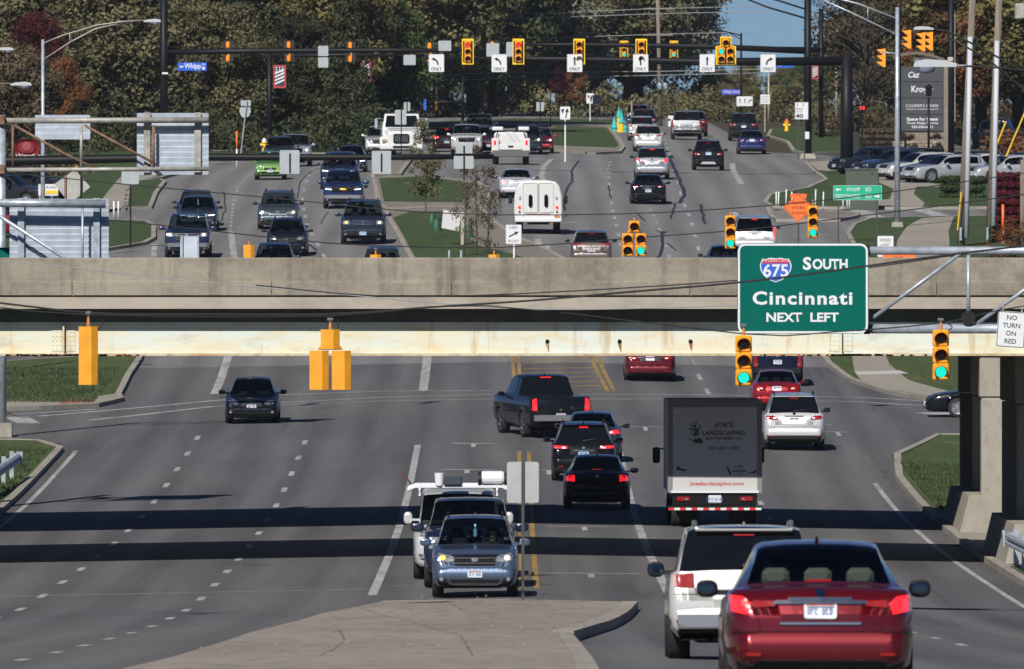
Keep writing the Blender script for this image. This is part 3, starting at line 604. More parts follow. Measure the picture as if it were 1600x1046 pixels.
def bulge(V, side, z):
    z0, z1 = V.bump[side]; t = min(1, max(0, (z-z0)/(z1-z0))); return .02 + .075*max(0, math.sin(math.pi*(.04+.86*t)))
def patch(V, name, pts, side, m, off=.012, parent=None, mirror=False, maxe=.14):
    sgn = 1 if side == 'F' else -1
    zm_ = sum(p[1] for p in pts)/len(pts)
    if name != 'bumper_cover' and side in V.bump and zm_ < V.bump[side][1]: off += bulge(V, side, zm_)
    for mir in ((1, -1) if mirror else (1,)):
        bm = bmesh.new(); vs = [bm.verts.new((p[0]*mir, 0, p[1])) for p in pts]; bm.faces.new(vs); bmesh.ops.triangulate(bm, faces=bm.faces[:]); me_ = maxe if maxe > .3 else min(maxe, V.fine)
        for _ in range(5):
            es = [e for e in bm.edges if e.calc_length() > me_]
            if not es: break
            bmesh.ops.subdivide_edges(bm, edges=es, cuts=1); bmesh.ops.triangulate(bm, faces=bm.faces[:])
        bm.verts.ensure_lookup_table(); bv = V.bvh; hits = []
        for v in bm.verts:
            h = bv.ray_cast(Vector((v.co.x, sgn*12, v.co.z)), Vector((0, -sgn, 0)))
            hits.append(h[0].y if h[0] else None)
        good = [h for h in hits if h is not None]
        lim = (max(good) if sgn > 0 else min(good)) if good else sgn*V.L/2
        for v, h in zip(bm.verts, hits):
            if h is None or abs(h-lim) > 1.1: n_ = bv.find_nearest(Vector((v.co.x, lim, v.co.z))); h = n_[0].y
            v.co.y = h - sgn*.006
        r = bmesh.ops.extrude_face_region(bm, geom=bm.faces[:]); 
        for g_ in r['geom']:
            if isinstance(g_, bmesh.types.BMVert): g_.co.y += sgn*((bulge(V, side, g_.co.z) if name == 'bumper_cover' else off)+.006)
            elif isinstance(g_, bmesh.types.BMFace) and name == 'bumper_cover': g_.smooth = True
        bmesh.ops.recalc_face_normals(bm, faces=bm.faces[:]); me = bpy.data.meshes.new(name); bm.to_mesh(me); bm.free(); me.materials.append(m)
        o = link(name, me, parent or V.root, Vector())
    return o
def rr(cx, cz, w, h, b=.2):          # rounded rectangle outline
    b = b*min(w, h); x, z = w/2, h/2
    return [(cx-x+b,cz-z),(cx+x-b,cz-z),(cx+x,cz-z+b),(cx+x,cz+z-b),(cx+x-b,cz+z),(cx-x+b,cz+z),(cx-x,cz+z-b),(cx-x,cz-z+b)]
def ell(cx, cz, a, b, n=14): return [(cx+a*math.cos(2*math.pi*i/n), cz+b*math.sin(2*math.pi*i/n)) for i in range(n)]
def plate(V, side, cx, cz, kind='white'):
    m = {'white': platem, 'blue': mat('plate_pale_blue', (.45,.62,.8), .5), 'dark': trim}[kind]
    o = patch(V, 'licence_plate', rr(cx, cz, .305, .152, .12), side, m, .02, maxe=.4)
    if kind == 'dark': return
    sg = 1 if side == 'F' else -1; h = V.bvh.ray_cast(Vector((cx, sg*12, cz)), Vector((0, -sg, 0)))[0]
    yy = (h.y if h else sg*V.L/2) + sg*(.0225 + (bulge(V, side, cz) if side in V.bump and cz < V.bump[side][1] else 0)); mb = MB(); x = cx - .12
    for ch in range(7):
        if ch != 3:
            w = .024; z0 = cz-.038; r_ = random.random()
            mb.box(x, min(yy, yy+sg*.001), z0, x+.007, max(yy, yy+sg*.001), z0+.07)
            if r_ > .3: mb.box(x, min(yy, yy+sg*.001), z0+.06, x+w, max(yy, yy+sg*.001), z0+.07)
            if r_ < .8: mb.box(x, min(yy, yy+sg*.001), z0, x+w, max(yy, yy+sg*.001), z0+.01)
            if r_ < .6: mb.box(x+w-.007, min(yy, yy+sg*.001), z0, x+w, max(yy, yy+sg*.001), z0+.07)
        x += .0345
    me = mb.mesh('plate_print'); me.materials.append(plateblue); link('plate_print', me, o, Vector())
    mb = MB().box(cx-.13, min(yy, yy+sg*.001), cz+.046, cx+.13, max(yy, yy+sg*.001), cz+.06); me = mb.mesh('plate_band'); me.materials.append(platered if kind == 'white' else plateblue); link('plate_band', me, o, Vector())
def vehicle(label, cat, name, x, d, face, kind, rgb, Wd, L, H, **k):
    """x = photo column of the centre line where the nearer end stands, d = metres to that nearer end"""
    if 'by' in k: d = GP(x, k['by'])[1]
    spec = dict(kind=kind, W=Wd, L=L, H=H, wr=k.get('wr', {'sedan':.325,'suv':.355,'boxsuv':.39,'minivan':.345,'van':.37,'pickup':.41}[kind]))
    yaw = R(k.get('yaw', 0)); X = (x-800)/F*d; cy = d + L/2*math.cos(yaw)
    if k.get('yaw'): X += 0 
    z = zg(X, cy) ; z = (zg(X, cy-1.4)+zg(X, cy+1.4))/2 + .005
    if 'zadd' in k: z += k['zadd']
    sl_ = math.atan(slope(cy))
    root = thing(name, (X, cy, z), label, cat, k.get('group')); root.rotation_mode = 'XYZ'
    rz = (0 if face == 'R' else math.pi) + yaw
    root.rotation_euler = (Matrix.Rotation(sl_, 3, 'X') @ Matrix.Rotation(rz, 3, 'Z')).to_euler()
    V = Veh(); V.root = root; V.bump = {}; V.fine = .035 if d < 200 else (.09 if d < 420 else .14); V.L = L; V.W = Wd; V.H = H; ORG[root.name] = Vector()
    verts, body, ws, rg, sg, bvh, wy, inf = loft(spec); V.bvh = bvh
    pm = paint(rgb, k.get('metal', .35), k.get('rough', .3)); h = Wd/2; hz = H
    key = (kind, Wd, L, H); bo = link('body', submesh('body', verts, body, pm), root, Vector()); 
    gm = glass_d if k.get('dark') else glass_c
    if ws: link('windscreen', submesh('windscreen', verts, ws, glass_c), root, Vector())
    if rg: link('rear_window', submesh('rear_window', verts, rg, gm), root, Vector())
    if sg: link('side_windows', submesh('side_windows', verts, sg, gm), root, Vector())
    # cabin interior
    t = T[kind]; sy = L/t['L']; belt = hz*(.64 if kind != 'sedan' else .63); y0, y1 = inf['rb']+.12, inf['cw']-.15
    MB().box(-h*.86, y0, .3, h*.86, y1, belt-.06).build('interior', interior, root, world=False)
    seatm = k.get('seat', tan_seat); rows = [inf['hd']-.55*sy] + ([inf['hd']-1.45*sy] if kind != 'pickup' else [])
    for ri, yy in enumerate(rows):
        for xx in (-.37, .37) if ri == 0 else (-.4, 0, .4):
            s_ = MB().bbox((xx, yy, belt-.02), (.46 if ri == 0 else .42, .14, .42 if ri == 0 else .3), .06); s_.bbox((xx, yy-.03, belt+(.28 if ri == 0 else .20)), (.26, .1, .17), .045); s_.build('seat', seatm, root, world=False)
    MB().bbox((0, y1-.05, belt-.03), (h*1.6, .3, .1), .03).build('dashboard', interior, root, world=False)
    tor = MB(); tor.tube([(-.37+.17*math.cos(a), y1-.3-.02*math.sin(a), belt-.02+.16*math.sin(a)) for a in [i*math.pi/8 for i in range(17)]], .014, 5, cap=False); tor.build('steering_wheel', trim, root, world=False)
    if k.get('hang'): MB().tube([(0,inf['hd']+.25,hz*.9),(0,inf['hd']+.25,hz*.8)], .02, 5).bbox((0,inf['hd']+.25,hz*.79), (.07,.02,.16), .01).build('hanging_card', mat('hanging_card_blue', (.35,.7,.95), .5, emit=.15), root, world=False)
    # wheels
    tw = k.get('tw', .225)
    for yy in wy:
        for s_ in (-1, 1): wheel(root, s_*(h-tw/2-.012), yy, spec['wr'], tw, k.get('rim', 'silver'), s_)
    # mirrors
    my = inf['cw'] - .5*sy; mz = hz*(.665 if kind in ('sedan',) else .655); mw, mh = k.get('mirror', (.22, .15))
    mm = pm if k.get('mirpaint', True) else trim
    for s_ in (-1, 1):
        q = MB(); q.pill((s_*(h*.93+.12+mw*.3), my, mz+.03), (mw, .15, mh)); q.box(min(s_*h*.86, s_*(h*.93+.1)), my-.03, mz-.03, max(s_*h*.86, s_*(h*.93+.1)), my+.05, mz+.02)
        o = q.build('mirror', mm, root, world=False)
        MB().pill((s_*(h*.93+.12+mw*.3), my-.072, mz+.03), (mw*.84, .012, mh*.78)).build('mirror_glass', mat('mirror_glass', (.10,.12,.14), .06, 1), o, world=False)
    if k.get('rails'):
        for s_ in (-1, 1): MB().tube([(s_*h*.62, inf['hd']-.25*sy, hz*.985), (s_*h*.635, inf['hd']-.45*sy, hz*1.03), (s_*h*.635, inf['rh']+.3, hz*1.03), (s_*h*.62, inf['rh']+.1, hz*.98)], .022, 6).build('roof_rail', k['rails'] if not isinstance(k['rails'], bool) else silverm, root, world=False)
    # ---------------- front
    f = k.get('front', {}); F_ = lambda n, p, m, **q: patch(V, n, p, 'F', m, **q)
    if face == 'F' or k.get('both'):
        if kind not in ('van', 'pickup'):
            V.bump['F'] = (.17*hz, .385*hz); F_('bumper_cover', [(-h*.74,.17*hz),(h*.74,.17*hz),(h*.87,.23*hz),(h*.89,.355*hz),(h*.6,.385*hz),(-h*.6,.385*hz),(-h*.89,.355*hz),(-h*.87,.23*hz)], pm, off=.035); pass
            F_('valance', [(-h*.8,.145*hz),(h*.8,.145*hz),(h*.86,.20*hz),(-h*.86,.20*hz)], trim, off=.01)
        hl = f.get('head', 'swept'); zl = f.get('hz', .47 if kind == 'sedan' else .52)*hz
        shp = {'swept': [(h*.47,zl-.06),(h*.60,zl-.095),(h*.86,zl-.05),(h*.90,zl+.11),(h*.74,zl+.085),(h*.50,zl+.02)],
               'box': [(h*.60,zl-.09),(h*.89,zl-.08),(h*.90,zl+.09),(h*.60,zl+.08)],
               'stack': [(h*.66,zl-.14),(h*.88,zl-.13),(h*.88,zl+.12),(h*.66,zl+.11)]}[hl]
        lm = {'off': head_lens, 'on': head_lens, 'dark': head_dark, 'drl': head_dark, 'right': head_lens}[f.get('lamp', 'off')]
        F_('headlight', shp, lm, off=.012, mirror=True)
        cx = h*.74; cz = sum(p[1] for p in shp)/len(shp)
        if f.get('lamp') == 'on': F_('bulb', ell(cx, cz, .065, .055), head_on, off=.03, mirror=True, maxe=.5)
        if f.get('lamp') == 'right': F_('bulb', ell(-cx, cz, .06, .05), head_on, off=.03, maxe=.5); F_('indicator', ell(cx, cz, .06, .05), amber_on, off=.03, maxe=.5)
        if f.get('lamp') == 'drl': F_('daylight_strip', [(h*.56,zl-.065),(h*.86,zl-.045),(h*.87,zl+.0),(h*.84,zl-.02),(h*.57,zl-.035)], head_white, off=.02, mirror=True)
        gz = f.get('gz', zl - .03 if kind != 'sedan' else zl-.06); gw, gh = f.get('g', (.9, .16)); gm_ = f.get('gm', trim)
        g0 = F_('grille', [(-gw/2*.85,gz-gh/2),(gw/2*.85,gz-gh/2),(gw/2,gz+gh/2),(-gw/2,gz+gh/2)], blackm, off=.008)
        nb = f.get('bars', 3)
        for i in range(nb):
            zz = gz - gh/2 + gh*(i+.5)/nb; ww = gw/2*(.87+.12*(i+.5)/nb); F_('grille_bar', [(-ww,zz-.012),(ww,zz-.012),(ww,zz+.012),(-ww,zz+.012)], f.get('barm', chrome if f.get('chrome') else trim), off=.024, parent=g0)
        if f.get('chrome', True):
            F_('grille_trim', [(-gw/2,gz+gh/2-.005),(gw/2,gz+gh/2-.005),(gw/2+.01,gz+gh/2+.022),(-gw/2-.01,gz+gh/2+.022)], chrome, off=.02)
        F_('badge', f.get('badge') or ell(0, gz+f.get('bz', .02), .075, .045, 12), f.get('badgem', chrome), off=.04, maxe=.5)
        lz = f.get('lz', .235*hz)
        F_('lower_grille', [(-h*.52,lz-.045),(h*.52,lz-.045),(h*.6,lz+.05),(-h*.6,lz+.05)], blackm, off=.008)
        if f.get('skid'): F_('skid_plate', [(-h*.5,lz-.10),(h*.5,lz-.10),(h*.62,lz-.055),(-h*.62,lz-.055)], silverm, off=.016)
        F_('fog_surround', [(h*.62,lz-.05),(h*.84,lz-.03),(h*.87,lz+.11),(h*.66,lz+.05)], blackm, off=.008, mirror=True)
        F_('fog_light', ell(h*.77, lz+.03, .045, .04), f.get('fog', head_lens), off=.02, mirror=True, maxe=.5)
        if f.get('bumper'): F_('bumper', [(-h*.93,f['bumper']-.09),(h*.93,f['bumper']-.09),(h*.95,f['bumper']+.08),(-h*.95,f['bumper']+.08)], f.get('bm', chrome), off=.06)
        F_('bonnet_seam', [(-h*.72,gz+gh/2+.04),(h*.72,gz+gh/2+.04),(h*.72,gz+gh/2+.049),(-h*.72,gz+gh/2+.049)], blackm, off=.003)
        if f.get('plate', 'white'): plate(V, 'F', 0, f.get('pz', lz+.1), f.get('plate', 'white'))
        F_('wiper', [(-.5,hz*.665),(.02,hz*.672),(.02,hz*.678),(-.5,hz*.672)], trim, off=.015); 
    # ---------------- rear
    r = k.get('rear', {}); B_ = lambda n, p, m, **q: patch(V, n, p, 'R', m, **q)
    if face == 'R' or k.get('both'):
        if kind not in ('van', 'pickup'):
            zt_ = (.42 if kind != 'boxsuv' else .40)*hz; V.bump['R'] = (.17*hz, zt_); B_('bumper_cover', [(-h*.74,.17*hz),(h*.74,.17*hz),(h*.86,.23*hz),(h*.88,zt_-.03),(h*.6,zt_),(-h*.6,zt_),(-h*.88,zt_-.03),(-h*.86,.23*hz)], pm, off=.035); pass
            B_('valance', [(-h*.84,.15*hz),(h*.84,.15*hz),(h*.88,.22*hz),(-h*.88,.22*hz)], trim, off=.02)
        zl = r.get('z', .60)*hz; sty = r.get('tail', 'wide'); tm = tail_on if r.get('lit') else tail_off
        shp = {'wide': [(h*.52,zl-.055),(h*.60,zl-.075),(h*.93,zl-.05),(h*.945,zl+.06),(h*.66,zl+.05),(h*.52,zl+.0)],
               'square': [(h*.66,zl-.10),(h*.92,zl-.09),(h*.93,zl+.07),(h*.66,zl+.08)],
               'vert': [(h*.76,zl-.20),(h*.93,zl-.18),(h*.91,zl+.16),(h*.78,zl+.2)],
               'slim': [(h*.50,zl-.04),(h*.93,zl-.03),(h*.94,zl+.05),(h*.52,zl+.035)],
               'eye': [(h*.50,zl-.01),(h*.66,zl-.075),(h*.86,zl-.07),(h*.94,zl+.03),(h*.90,zl+.09),(h*.7,zl+.05)],
               'tall': [(h*.84,zl-.24),(h*.955,zl-.22),(h*.95,zl+.22),(h*.86,zl+.24)]}[sty]
        if r.get('outer'):
            B_('tail_light', [(h*.76,zl-.10),(h*.93,zl-.07),(h*.955,zl+.09),(h*.80,zl+.07),(h*.72,zl-.0)], tail_on, off=.014, mirror=True, maxe=.07); B_('inner_tail_light', [(h*.47,zl-.02),(h*.70,zl-.035),(h*.70,zl+.035),(h*.47,zl+.03)], tail_off, off=.024, mirror=True)
        else: B_('tail_light', shp, tm, off=.014, mirror=True)
        if r.get('white', True) and not r.get('outer'): 
            cx = h*.62 if sty in ('wide','slim','eye') else h*.80; B_('reverse_lamp', rr(cx, zl-(.015 if sty in ('wide','slim','eye') else .10), .10, .035), silverm, off=.022, mirror=True, maxe=.5)
        pz = r.get('pz', zl - (.02 if kind == 'sedan' else .13)); sedan = kind == 'sedan'
        if r.get('recess', True): B_('plate_recess', [(-.36,pz-.11),(.36,pz-.11),(.40,pz+.10),(-.40,pz+.10)], pm if r.get('recess') == 'paint' else trim if r.get('recess') == 'dark' else paint(tuple(c*.8 for c in rgb), .35, .4), off=.004)
        if r.get('plate', 'white'): plate(V, 'R', 0, pz, r.get('plate', 'white'))
        if r.get('chrome', True): B_('handle_strip', [(-.30,pz+.10),(.30,pz+.10),(.30,pz+.125),(-.30,pz+.125)], chrome if r.get('chrome', True) is True else r['chrome'], off=.022)
        B_('badge', ell(0, pz+.17 if sedan else pz+.19, .05, .038, 12), chrome, off=.02, maxe=.5)
        bz = r.get('bz', .40 if sedan else .42)*hz
        for zz in ([bz+.015] if kind != 'pickup' else []): B_('bumper_seam', [(-h*.93,zz),(h*.93,zz),(h*.93,zz+.008),(-h*.93,zz+.008)], blackm, off=.003)
        if not (kind == 'van'): B_('boot_seam', [(h*.62,bz),(h*.628,bz),(h*.70,zl+.12),(h*.692,zl+.12)], blackm, off=.003, mirror=True)
        if r.get('clad'): B_('bumper_cladding', [(-h*.84,.26*hz*.75),(h*.84,.26*hz*.75),(h*.89,r['clad']*hz),(-h*.89,r['clad']*hz)], trim, off=.02)
        else: B_('diffuser', [(-h*.62,.2*hz-.03),(h*.62,.2*hz-.03),(h*.68,.2*hz+.07),(-h*.68,.2*hz+.07)], trim, off=.012)
        if r.get('skid'): B_('skid_plate', [(-h*.5,.22*hz),(h*.5,.22*hz),(h*.36,.30*hz),(-h*.36,.30*hz)], r['skid'] if not isinstance(r['skid'], bool) else silverm, off=.035)
        if r.get('bar'): B_('bumper_step', [(-h*.87,r['bar']-.1),(h*.87,r['bar']-.1),(h*.87,r['bar']+.08),(-h*.87,r['bar']+.08)], r.get('barm', chrome), off=.10)
        B_('reflector', rr(h*.70, .27*hz, .14, .03), tail_off, off=.026, mirror=True, maxe=.5)
        if r.get('pipes'): 
            for s_ in (-1, 1): MB().lathe((s_*h*.72, -L/2-.01, .24*hz-.02), 'y', [(.045,.1),(.048,-.01),(.040,-.012),(.038,.05),(0,.05)], 14).build('exhaust_pipe', mat('exhaust_dark', (.12,.12,.12), .3, .8), root, world=False)
        if r.get('strip'): B_('chrome_strip', [(-h*.5,zl+.0),(h*.5,zl+.0),(h*.47,zl+.035),(-h*.47,zl+.035)], chrome, off=.03)
        if r.get('third', True):
            if sedan: o = MB().bbox((0, inf['rb']+.22, hz*.74), (.24,.04,.035), .01); o.build('brake_light', tail_on if r.get('lit') else tail_off, root, world=False)
            elif kind == 'pickup': B_('brake_light', rr(0, hz*.965, .34, .03), tail_on if r.get('lit') else tail_off, off=.02)
            else: B_('brake_light', rr(0, hz*.935, .26, .03), tail_on if r.get('lit') else tail_off, off=.03)
        if not sedan and kind not in ('pickup',) and r.get('wiper', True): B_('wiper', [(-.02,hz*.70),(.34,hz*.735),(.34,hz*.743),(-.02,hz*.715)], trim, off=.02)
        if not sedan and kind not in ('pickup', 'van') and r.get('spoiler', True): MB().bbox((0, inf['rh']-.03, hz*.968), (h*1.28, .2, .035), .015).build('spoiler', pm, root, world=False)
        if kind == 'pickup':
            B_('tailgate_seam', [(-h*.80,hz*.60),(h*.80,hz*.60),(h*.80,hz*.606),(-h*.80,hz*.606)], blackm, off=.003) if 0 else None
            B_('tailgate_gap', [(h*.80,hz*.33),(h*.808,hz*.33),(h*.808,hz*.665),(h*.80,hz*.665)], blackm, off=.003, mirror=True)
            MB().box(-h*.84, -L/2+.12, hz*.672, h*.84, inf['rb']-.08, hz*.679).build('bed_liner', blackm, root, world=False)
    # antenna fin and underbody
    if k.get('fin', True): MB().add([(-.02,inf['rh']+.2,hz*.985),(.02,inf['rh']+.2,hz*.985),(.012,inf['rh']+.1,hz*1.03),(-.012,inf['rh']+.1,hz*1.03),(.02,inf['rh']+.36,hz*.985),(-.02,inf['rh']+.36,hz*.985)], [(0,1,2,3),(1,4,2),(0,3,5),(3,2,4,5),(0,5,4,1)]).build('antenna', pm, root, world=False)
    MB().box(-h*.6, -L*.44, spec['wr']*.55, h*.6, L*.42, .42).build('chassis', underm, root, world=False)
    V.spec = spec; V.inf = inf; V.pm = pm
    return V
# ---------------------------------------------------------------- the traffic, nearest first
NAVY, BLK, WHT, SIL, RED = (.012,.02,.055), (.006,.007,.010), (.66,.67,.68), (.36,.37,.39), (.20,.006,.012)
v = vehicle('glossy red saloon nearest the camera, tail lights lit, beige head restraints', 'car', 'saloon_car', 1282, 120, 'R', 'sedan', (.17,.006,.012), 1.80, 4.7, 1.45,
   seat=beige, fin=True, mirror=(.21,.17), mirpaint=False, metal=.55, rough=.28, tw=.25, wr=.34, rear=dict(tail='wide', outer=True, lit=True, z=.595, pz=.80, strip=True, pipes=True, chrome=True, recess='paint'))
patch(V := v, 'chrome_lip', [(-.38,.67),(.38,.67),(.38,.69),(-.38,.69)], 'R', chrome, off=.02, parent=v.root)
vehicle('large white off-roader with roof rails and tinted rear window ahead of the red saloon', 'car', 'off_road_car', 1163, 155, 'R', 'boxsuv', (.62,.62,.60), 1.93, 4.8, 1.70, by=1033,
   dark=True, rails=True, mirror=(.22,.2), mirpaint=False, wr=.40, tw=.28, rear=dict(tail='square', z=.60, pz=.72, bz=.48, clad=.30, bar=.50, barm=silverm, chrome=False, white=False, plate='white'))
V1 = vehicle('pale metallic blue crossover waiting at the median nose with a blue card in its windscreen', 'car', 'crossover', 742, 266, 'F', 'suv', (.12,.165,.26), 1.795, 4.6, 1.66, by=935,
   hang=True, rails=trim, mirror=(.24,.17), metal=.6, front=dict(head='swept', hz=.50, lamp='right', g=(.95,.21), bars=2, barm=trim, gz=.77, chrome=True, plate='white', pz=.50, skid=True, lz=.36))
vehicle('tall dark blue pickup truck with wide mirrors right behind the pale blue crossover', 'pickup truck', 'pickup_truck', 733, 272.5, 'F', 'pickup', NAVY, 1.95, 5.7, 1.88, mirror=(.3,.2), front=dict(head='stack', lamp='off', g=(1.1,.3), chrome=True))
VV = vehicle('white work van with a loaded ladder rack behind the dark blue pickup', 'van', 'work_van', 716, 280.5, 'F', 'van', WHT, 2.0, 5.6, 1.98, mirror=(.2,.28), front=dict(head='box', lamp='off', g=(1.0,.22)))
rk = thing('roof_rack', VV.root.location + Vector((0,0,1.98)), 'white ladder rack on the roof of the work van behind the pickup', 'roof rack')
z0 = VV.root.location.z + 1.85; X0, Y0 = VV.root.location.x, VV.root.location.y
for yy in (-1.9,-.3,1.2):
    MB().tube([(X0-1.12,Y0+yy,z0+.10),(X0-.95,Y0+yy,z0+.17),(X0+.95,Y0+yy,z0+.17),(X0+1.12,Y0+yy,z0+.10)], .035, 6).build('crossbar', whitem, rk)
for sx in (-.85,.85): MB().tube([(X0+sx,Y0-2.1,z0-.02),(X0+sx,Y0-2.1,z0+.16),(X0+sx,Y0+1.4,z0+.16),(X0+sx,Y0+1.4,z0-.02)], .03, 6).build('rail', whitem, rk)
def load(name, label, mb, m, cat): o = mb.build(name, m); return tag(o, label, cat)
load('bucket', 'white bucket standing on the work van roof rack', MB().lathe((X0-.42,Y0-1.9,z0+.2), 'z', [(0,0),(.09,0),(.11,.28),(0,.28)], 14), whitem, 'bucket')
load('tool_case', 'dark tool case lying on the work van roof rack', MB().bbox((X0-.12,Y0-1.8,z0+.30), (.42,.4,.2), .03), mat('case_dark', (.03,.04,.06), .6), 'case')
rl = thing('pipe_reel', (X0+.78,Y0-1.7,z0+.35), 'white drum with dark ends on the right side of the van rack', 'drum')
MB().lathe((X0+.75,Y0-1.7,z0+.36), 'x', [(0,-.25),(.14,-.25),(.16,-.2),(.16,.2),(.14,.25),(0,.25)], 16).build('drum', whitem, rl)
MB().lathe((X0+.47,Y0-1.7,z0+.34), 'x', [(0,-.04),(.17,-.04),(.17,.04),(0,.04)], 14).lathe((X0+1.05,Y0-1.7,z0+.34), 'x', [(0,-.04),(.14,-.04),(.14,.04),(0,.04)], 14).build('flange', trim, rl)
load('pole_bundle', 'bundle of thin dark red poles sticking out from the van rack', MB().tube([(X0+1.0,Y0-1.8,z0+.25),(X0+1.3,Y0-1.3,z0+.55)], .022, 5).tube([(X0-1.05,Y0-1.7,z0+.25),(X0-1.25,Y0-1.4,z0+.48)], .022, 5).tube([(X0+1.1,Y0-1.8,z0+.22),(X0+1.45,Y0-1.5,z0+.27)], .03, 5), mat('pole_red_dark', (.12,.03,.03), .6), 'poles')
TR = None
vehicle('dark grey saloon with three red brake lights, last in the turning lane queue', 'car', 'saloon_car', 933, 347, 'R', 'sedan', (.016,.018,.026), 1.83, 4.7, 1.44, by=797, mirpaint=False, rear=dict(tail='square', z=.60, lit=True, plate='dark', recess='dark', chrome=trim, pz=.74))
vehicle('black crossover with lit brake lights and pale blue plate in the turning lane', 'car', 'crossover', 912, 367, 'R', 'suv', BLK, 1.86, 4.6, 1.68, by=754, rails=trim, dark=True, rear=dict(tail='slim', z=.60, lit=True, plate='blue', pz=.80, clad=.24))
vehicle('grey blue saloon half hidden at the head of the turning lane queue', 'car', 'saloon_car', 926, 384, 'R', 'sedan', (.03,.04,.07), 1.82, 4.7, 1.46, rear=dict(tail='wide', lit=True, z=.63))
vehicle('white luxury crossover with black roof rails beside the box truck', 'car', 'crossover', 1241, 391, 'R', 'suv', WHT, 1.93, 4.85, 1.72, by=705, dark=True, rails=trim, mirpaint=False, wr=.38, tw=.26, rear=dict(tail='wide', z=.60, pz=.96, clad=.28, chrome=trim, recess='paint'))
vehicle('bright red rounded saloon in front of the white luxury crossover', 'car', 'saloon_car', 1214, 418, 'R', 'sedan', (.33,.008,.014), 1.72, 4.5, 1.37, by=645, rear=dict(tail='eye', z=.60))
vehicle('dark navy pickup truck half hidden behind the girder ahead of the red saloon', 'pickup truck', 'pickup_truck', 1215, 447, 'R', 'pickup', (.008,.012,.04), 1.86, 5.4, 1.75, by=604, rear=dict(tail='vert', z=.5, pz=.86, bar=.58, barm=trim, chrome=False))
vehicle('maroon saloon with full width tail lights just beyond the girder', 'car', 'saloon_car', 1016, 452, 'R', 'sedan', (.14,.006,.012), 1.87, 5.0, 1.42, by=597, rear=dict(tail='slim', z=.60, strip=True, recess='dark'))
VP = vehicle('black pickup truck turning left through the junction with chrome wheels and step bumper', 'pickup truck', 'pickup_truck', 846, 395, 'R', 'pickup', (.007,.009,.014), 2.0, 5.9, 1.92, by=686, yaw=12, tw=.29, dark=True, rim='chrome', rear=dict(tail='vert', z=.56, lit=True, bar=.66, barm=silverm, pz=.72, chrome=False, recess=False))
vehicle('small black saloon with white front plate alone in the oncoming lane', 'car', 'saloon_car', 393, 406, 'F', 'sedan', (.006,.008,.016), 1.775, 4.53, 1.44, by=663, mirpaint=False, metal=.2, front=dict(head='swept', hz=.50, g=(.7,.12), gz=.60, pz=.55, lz=.36, lamp='off'))
vs = vehicle('black car waiting in the side street, nose showing beside the bridge pier', 'car', 'saloon_car', 1500, 426, 'R', 'sedan', (.008,.009,.014), 1.83, 4.8, 1.45, yaw=90, rim='silver', both=True)
vs.root.location.x = (1449/1.0-800)/F*427 + 2.4; vs.root.location.y = 427.2; vs.root.location.z = zg(14.5, 427) + .01
# ---- oncoming traffic on the upper road
vehicle('pickup with bright chrome grille at the left, partly behind a small sign back', 'pickup truck', 'pickup_truck', 292, 556, 'F', 'pickup', (.015,.025,.08), 2.0, 5.6, 1.9, by=405, mirror=(.3,.18), rim='chrome', front=dict(head='box', hz=.56, lamp='on', g=(1.15,.4), gm=chrome, chrome=True, bars=5, bumper=.62, gz=1.02))
vehicle('dark blue luxury saloon with bright white light strips and broad grille in the left lane', 'car', 'saloon_car', 308, 590, 'F', 'suv', (.03,.035,.06), 1.9, 4.9, 1.6, by=362, hang=True, mirpaint=False, front=dict(lamp='drl', g=(.95,.28), gz=.66, bars=4, hz=.50, barm=silverm, plate=None))
vehicle('dark blue estate following the luxury saloon in the left lane', 'car', 'estate_car', 305, 608, 'F', 'suv', (.015,.025,.07), 1.85, 4.7, 1.65, front=dict(lamp='off'))
vehicle('grey green minivan with warm headlights lit in the middle oncoming lane', 'minivan', 'minivan', 434, 596, 'F', 'minivan', (.10,.135,.16), 1.96, 5.1, 1.76, by=359, rails=trim, mirpaint=False, metal=.6, front=dict(head='swept', lamp='on', g=(.8,.1), gz=.80, bars=2, hz=.46, pz=.55))
vehicle('black crossover with slim headlights close behind the grey green minivan', 'car', 'crossover', 448, 559, 'F', 'suv', (.008,.01,.018), 1.82, 4.6, 1.62, by=402, mirpaint=False, rails=trim, front=dict(head='swept', lamp='off', g=(.9,.2), gz=.76, plate=None, chrome=False))
vehicle('dark blue car showing only its roof above the bridge parapet', 'car', 'saloon_car', 427, 520, 'F', 'suv', (.02,.03,.06), 1.82, 4.6, 1.70, by=448, front=dict())
vehicle('dark blue full size off-roader with pale blue front plate and amber indicator lit', 'car', 'off_road_car', 567, 564, 'F', 'boxsuv', (.022,.028,.048), 2.03, 5.2, 1.93, by=383, mirror=(.28,.16), rails=trim, front=dict(head='box', hz=.52, lamp='right', g=(1.0,.24), bars=4, chrome=True, pz=.52, plate='blue', barm=chrome, gz=1.0))
vehicle('royal blue pickup with gold badge and white headlights beside the median', 'pickup truck', 'pickup_truck', 536, 624, 'F', 'pickup', (.012,.028,.12), 2.03, 5.7, 1.9, by=327, mirror=(.28,.18), front=dict(head='box', hz=.54, lamp='drl', g=(1.3,.3), gz=.98, bars=2, chrome=False, plate=None, badge=[(-.16,.965),(-.05,.965),(-.05,.94),(.05,.94),(.05,.965),(.16,.965),(.16,1.01),(.05,1.01),(.05,1.035),(-.05,1.035),(-.05,1.01),(-.16,1.01)], badgem=mat('badge_gold', (.85,.6,.12), .3, .5), bumper=.62, bm=silverm))
vehicle('navy off-roader with long white light bar behind the royal blue pickup', 'car', 'off_road_car', 530, 652, 'F', 'boxsuv', (.013,.022,.07), 2.02, 5.3, 1.9, by=297, front=dict(head='box', lamp='drl', hz=.54, g=(1.2,.16), chrome=True, plate=None))
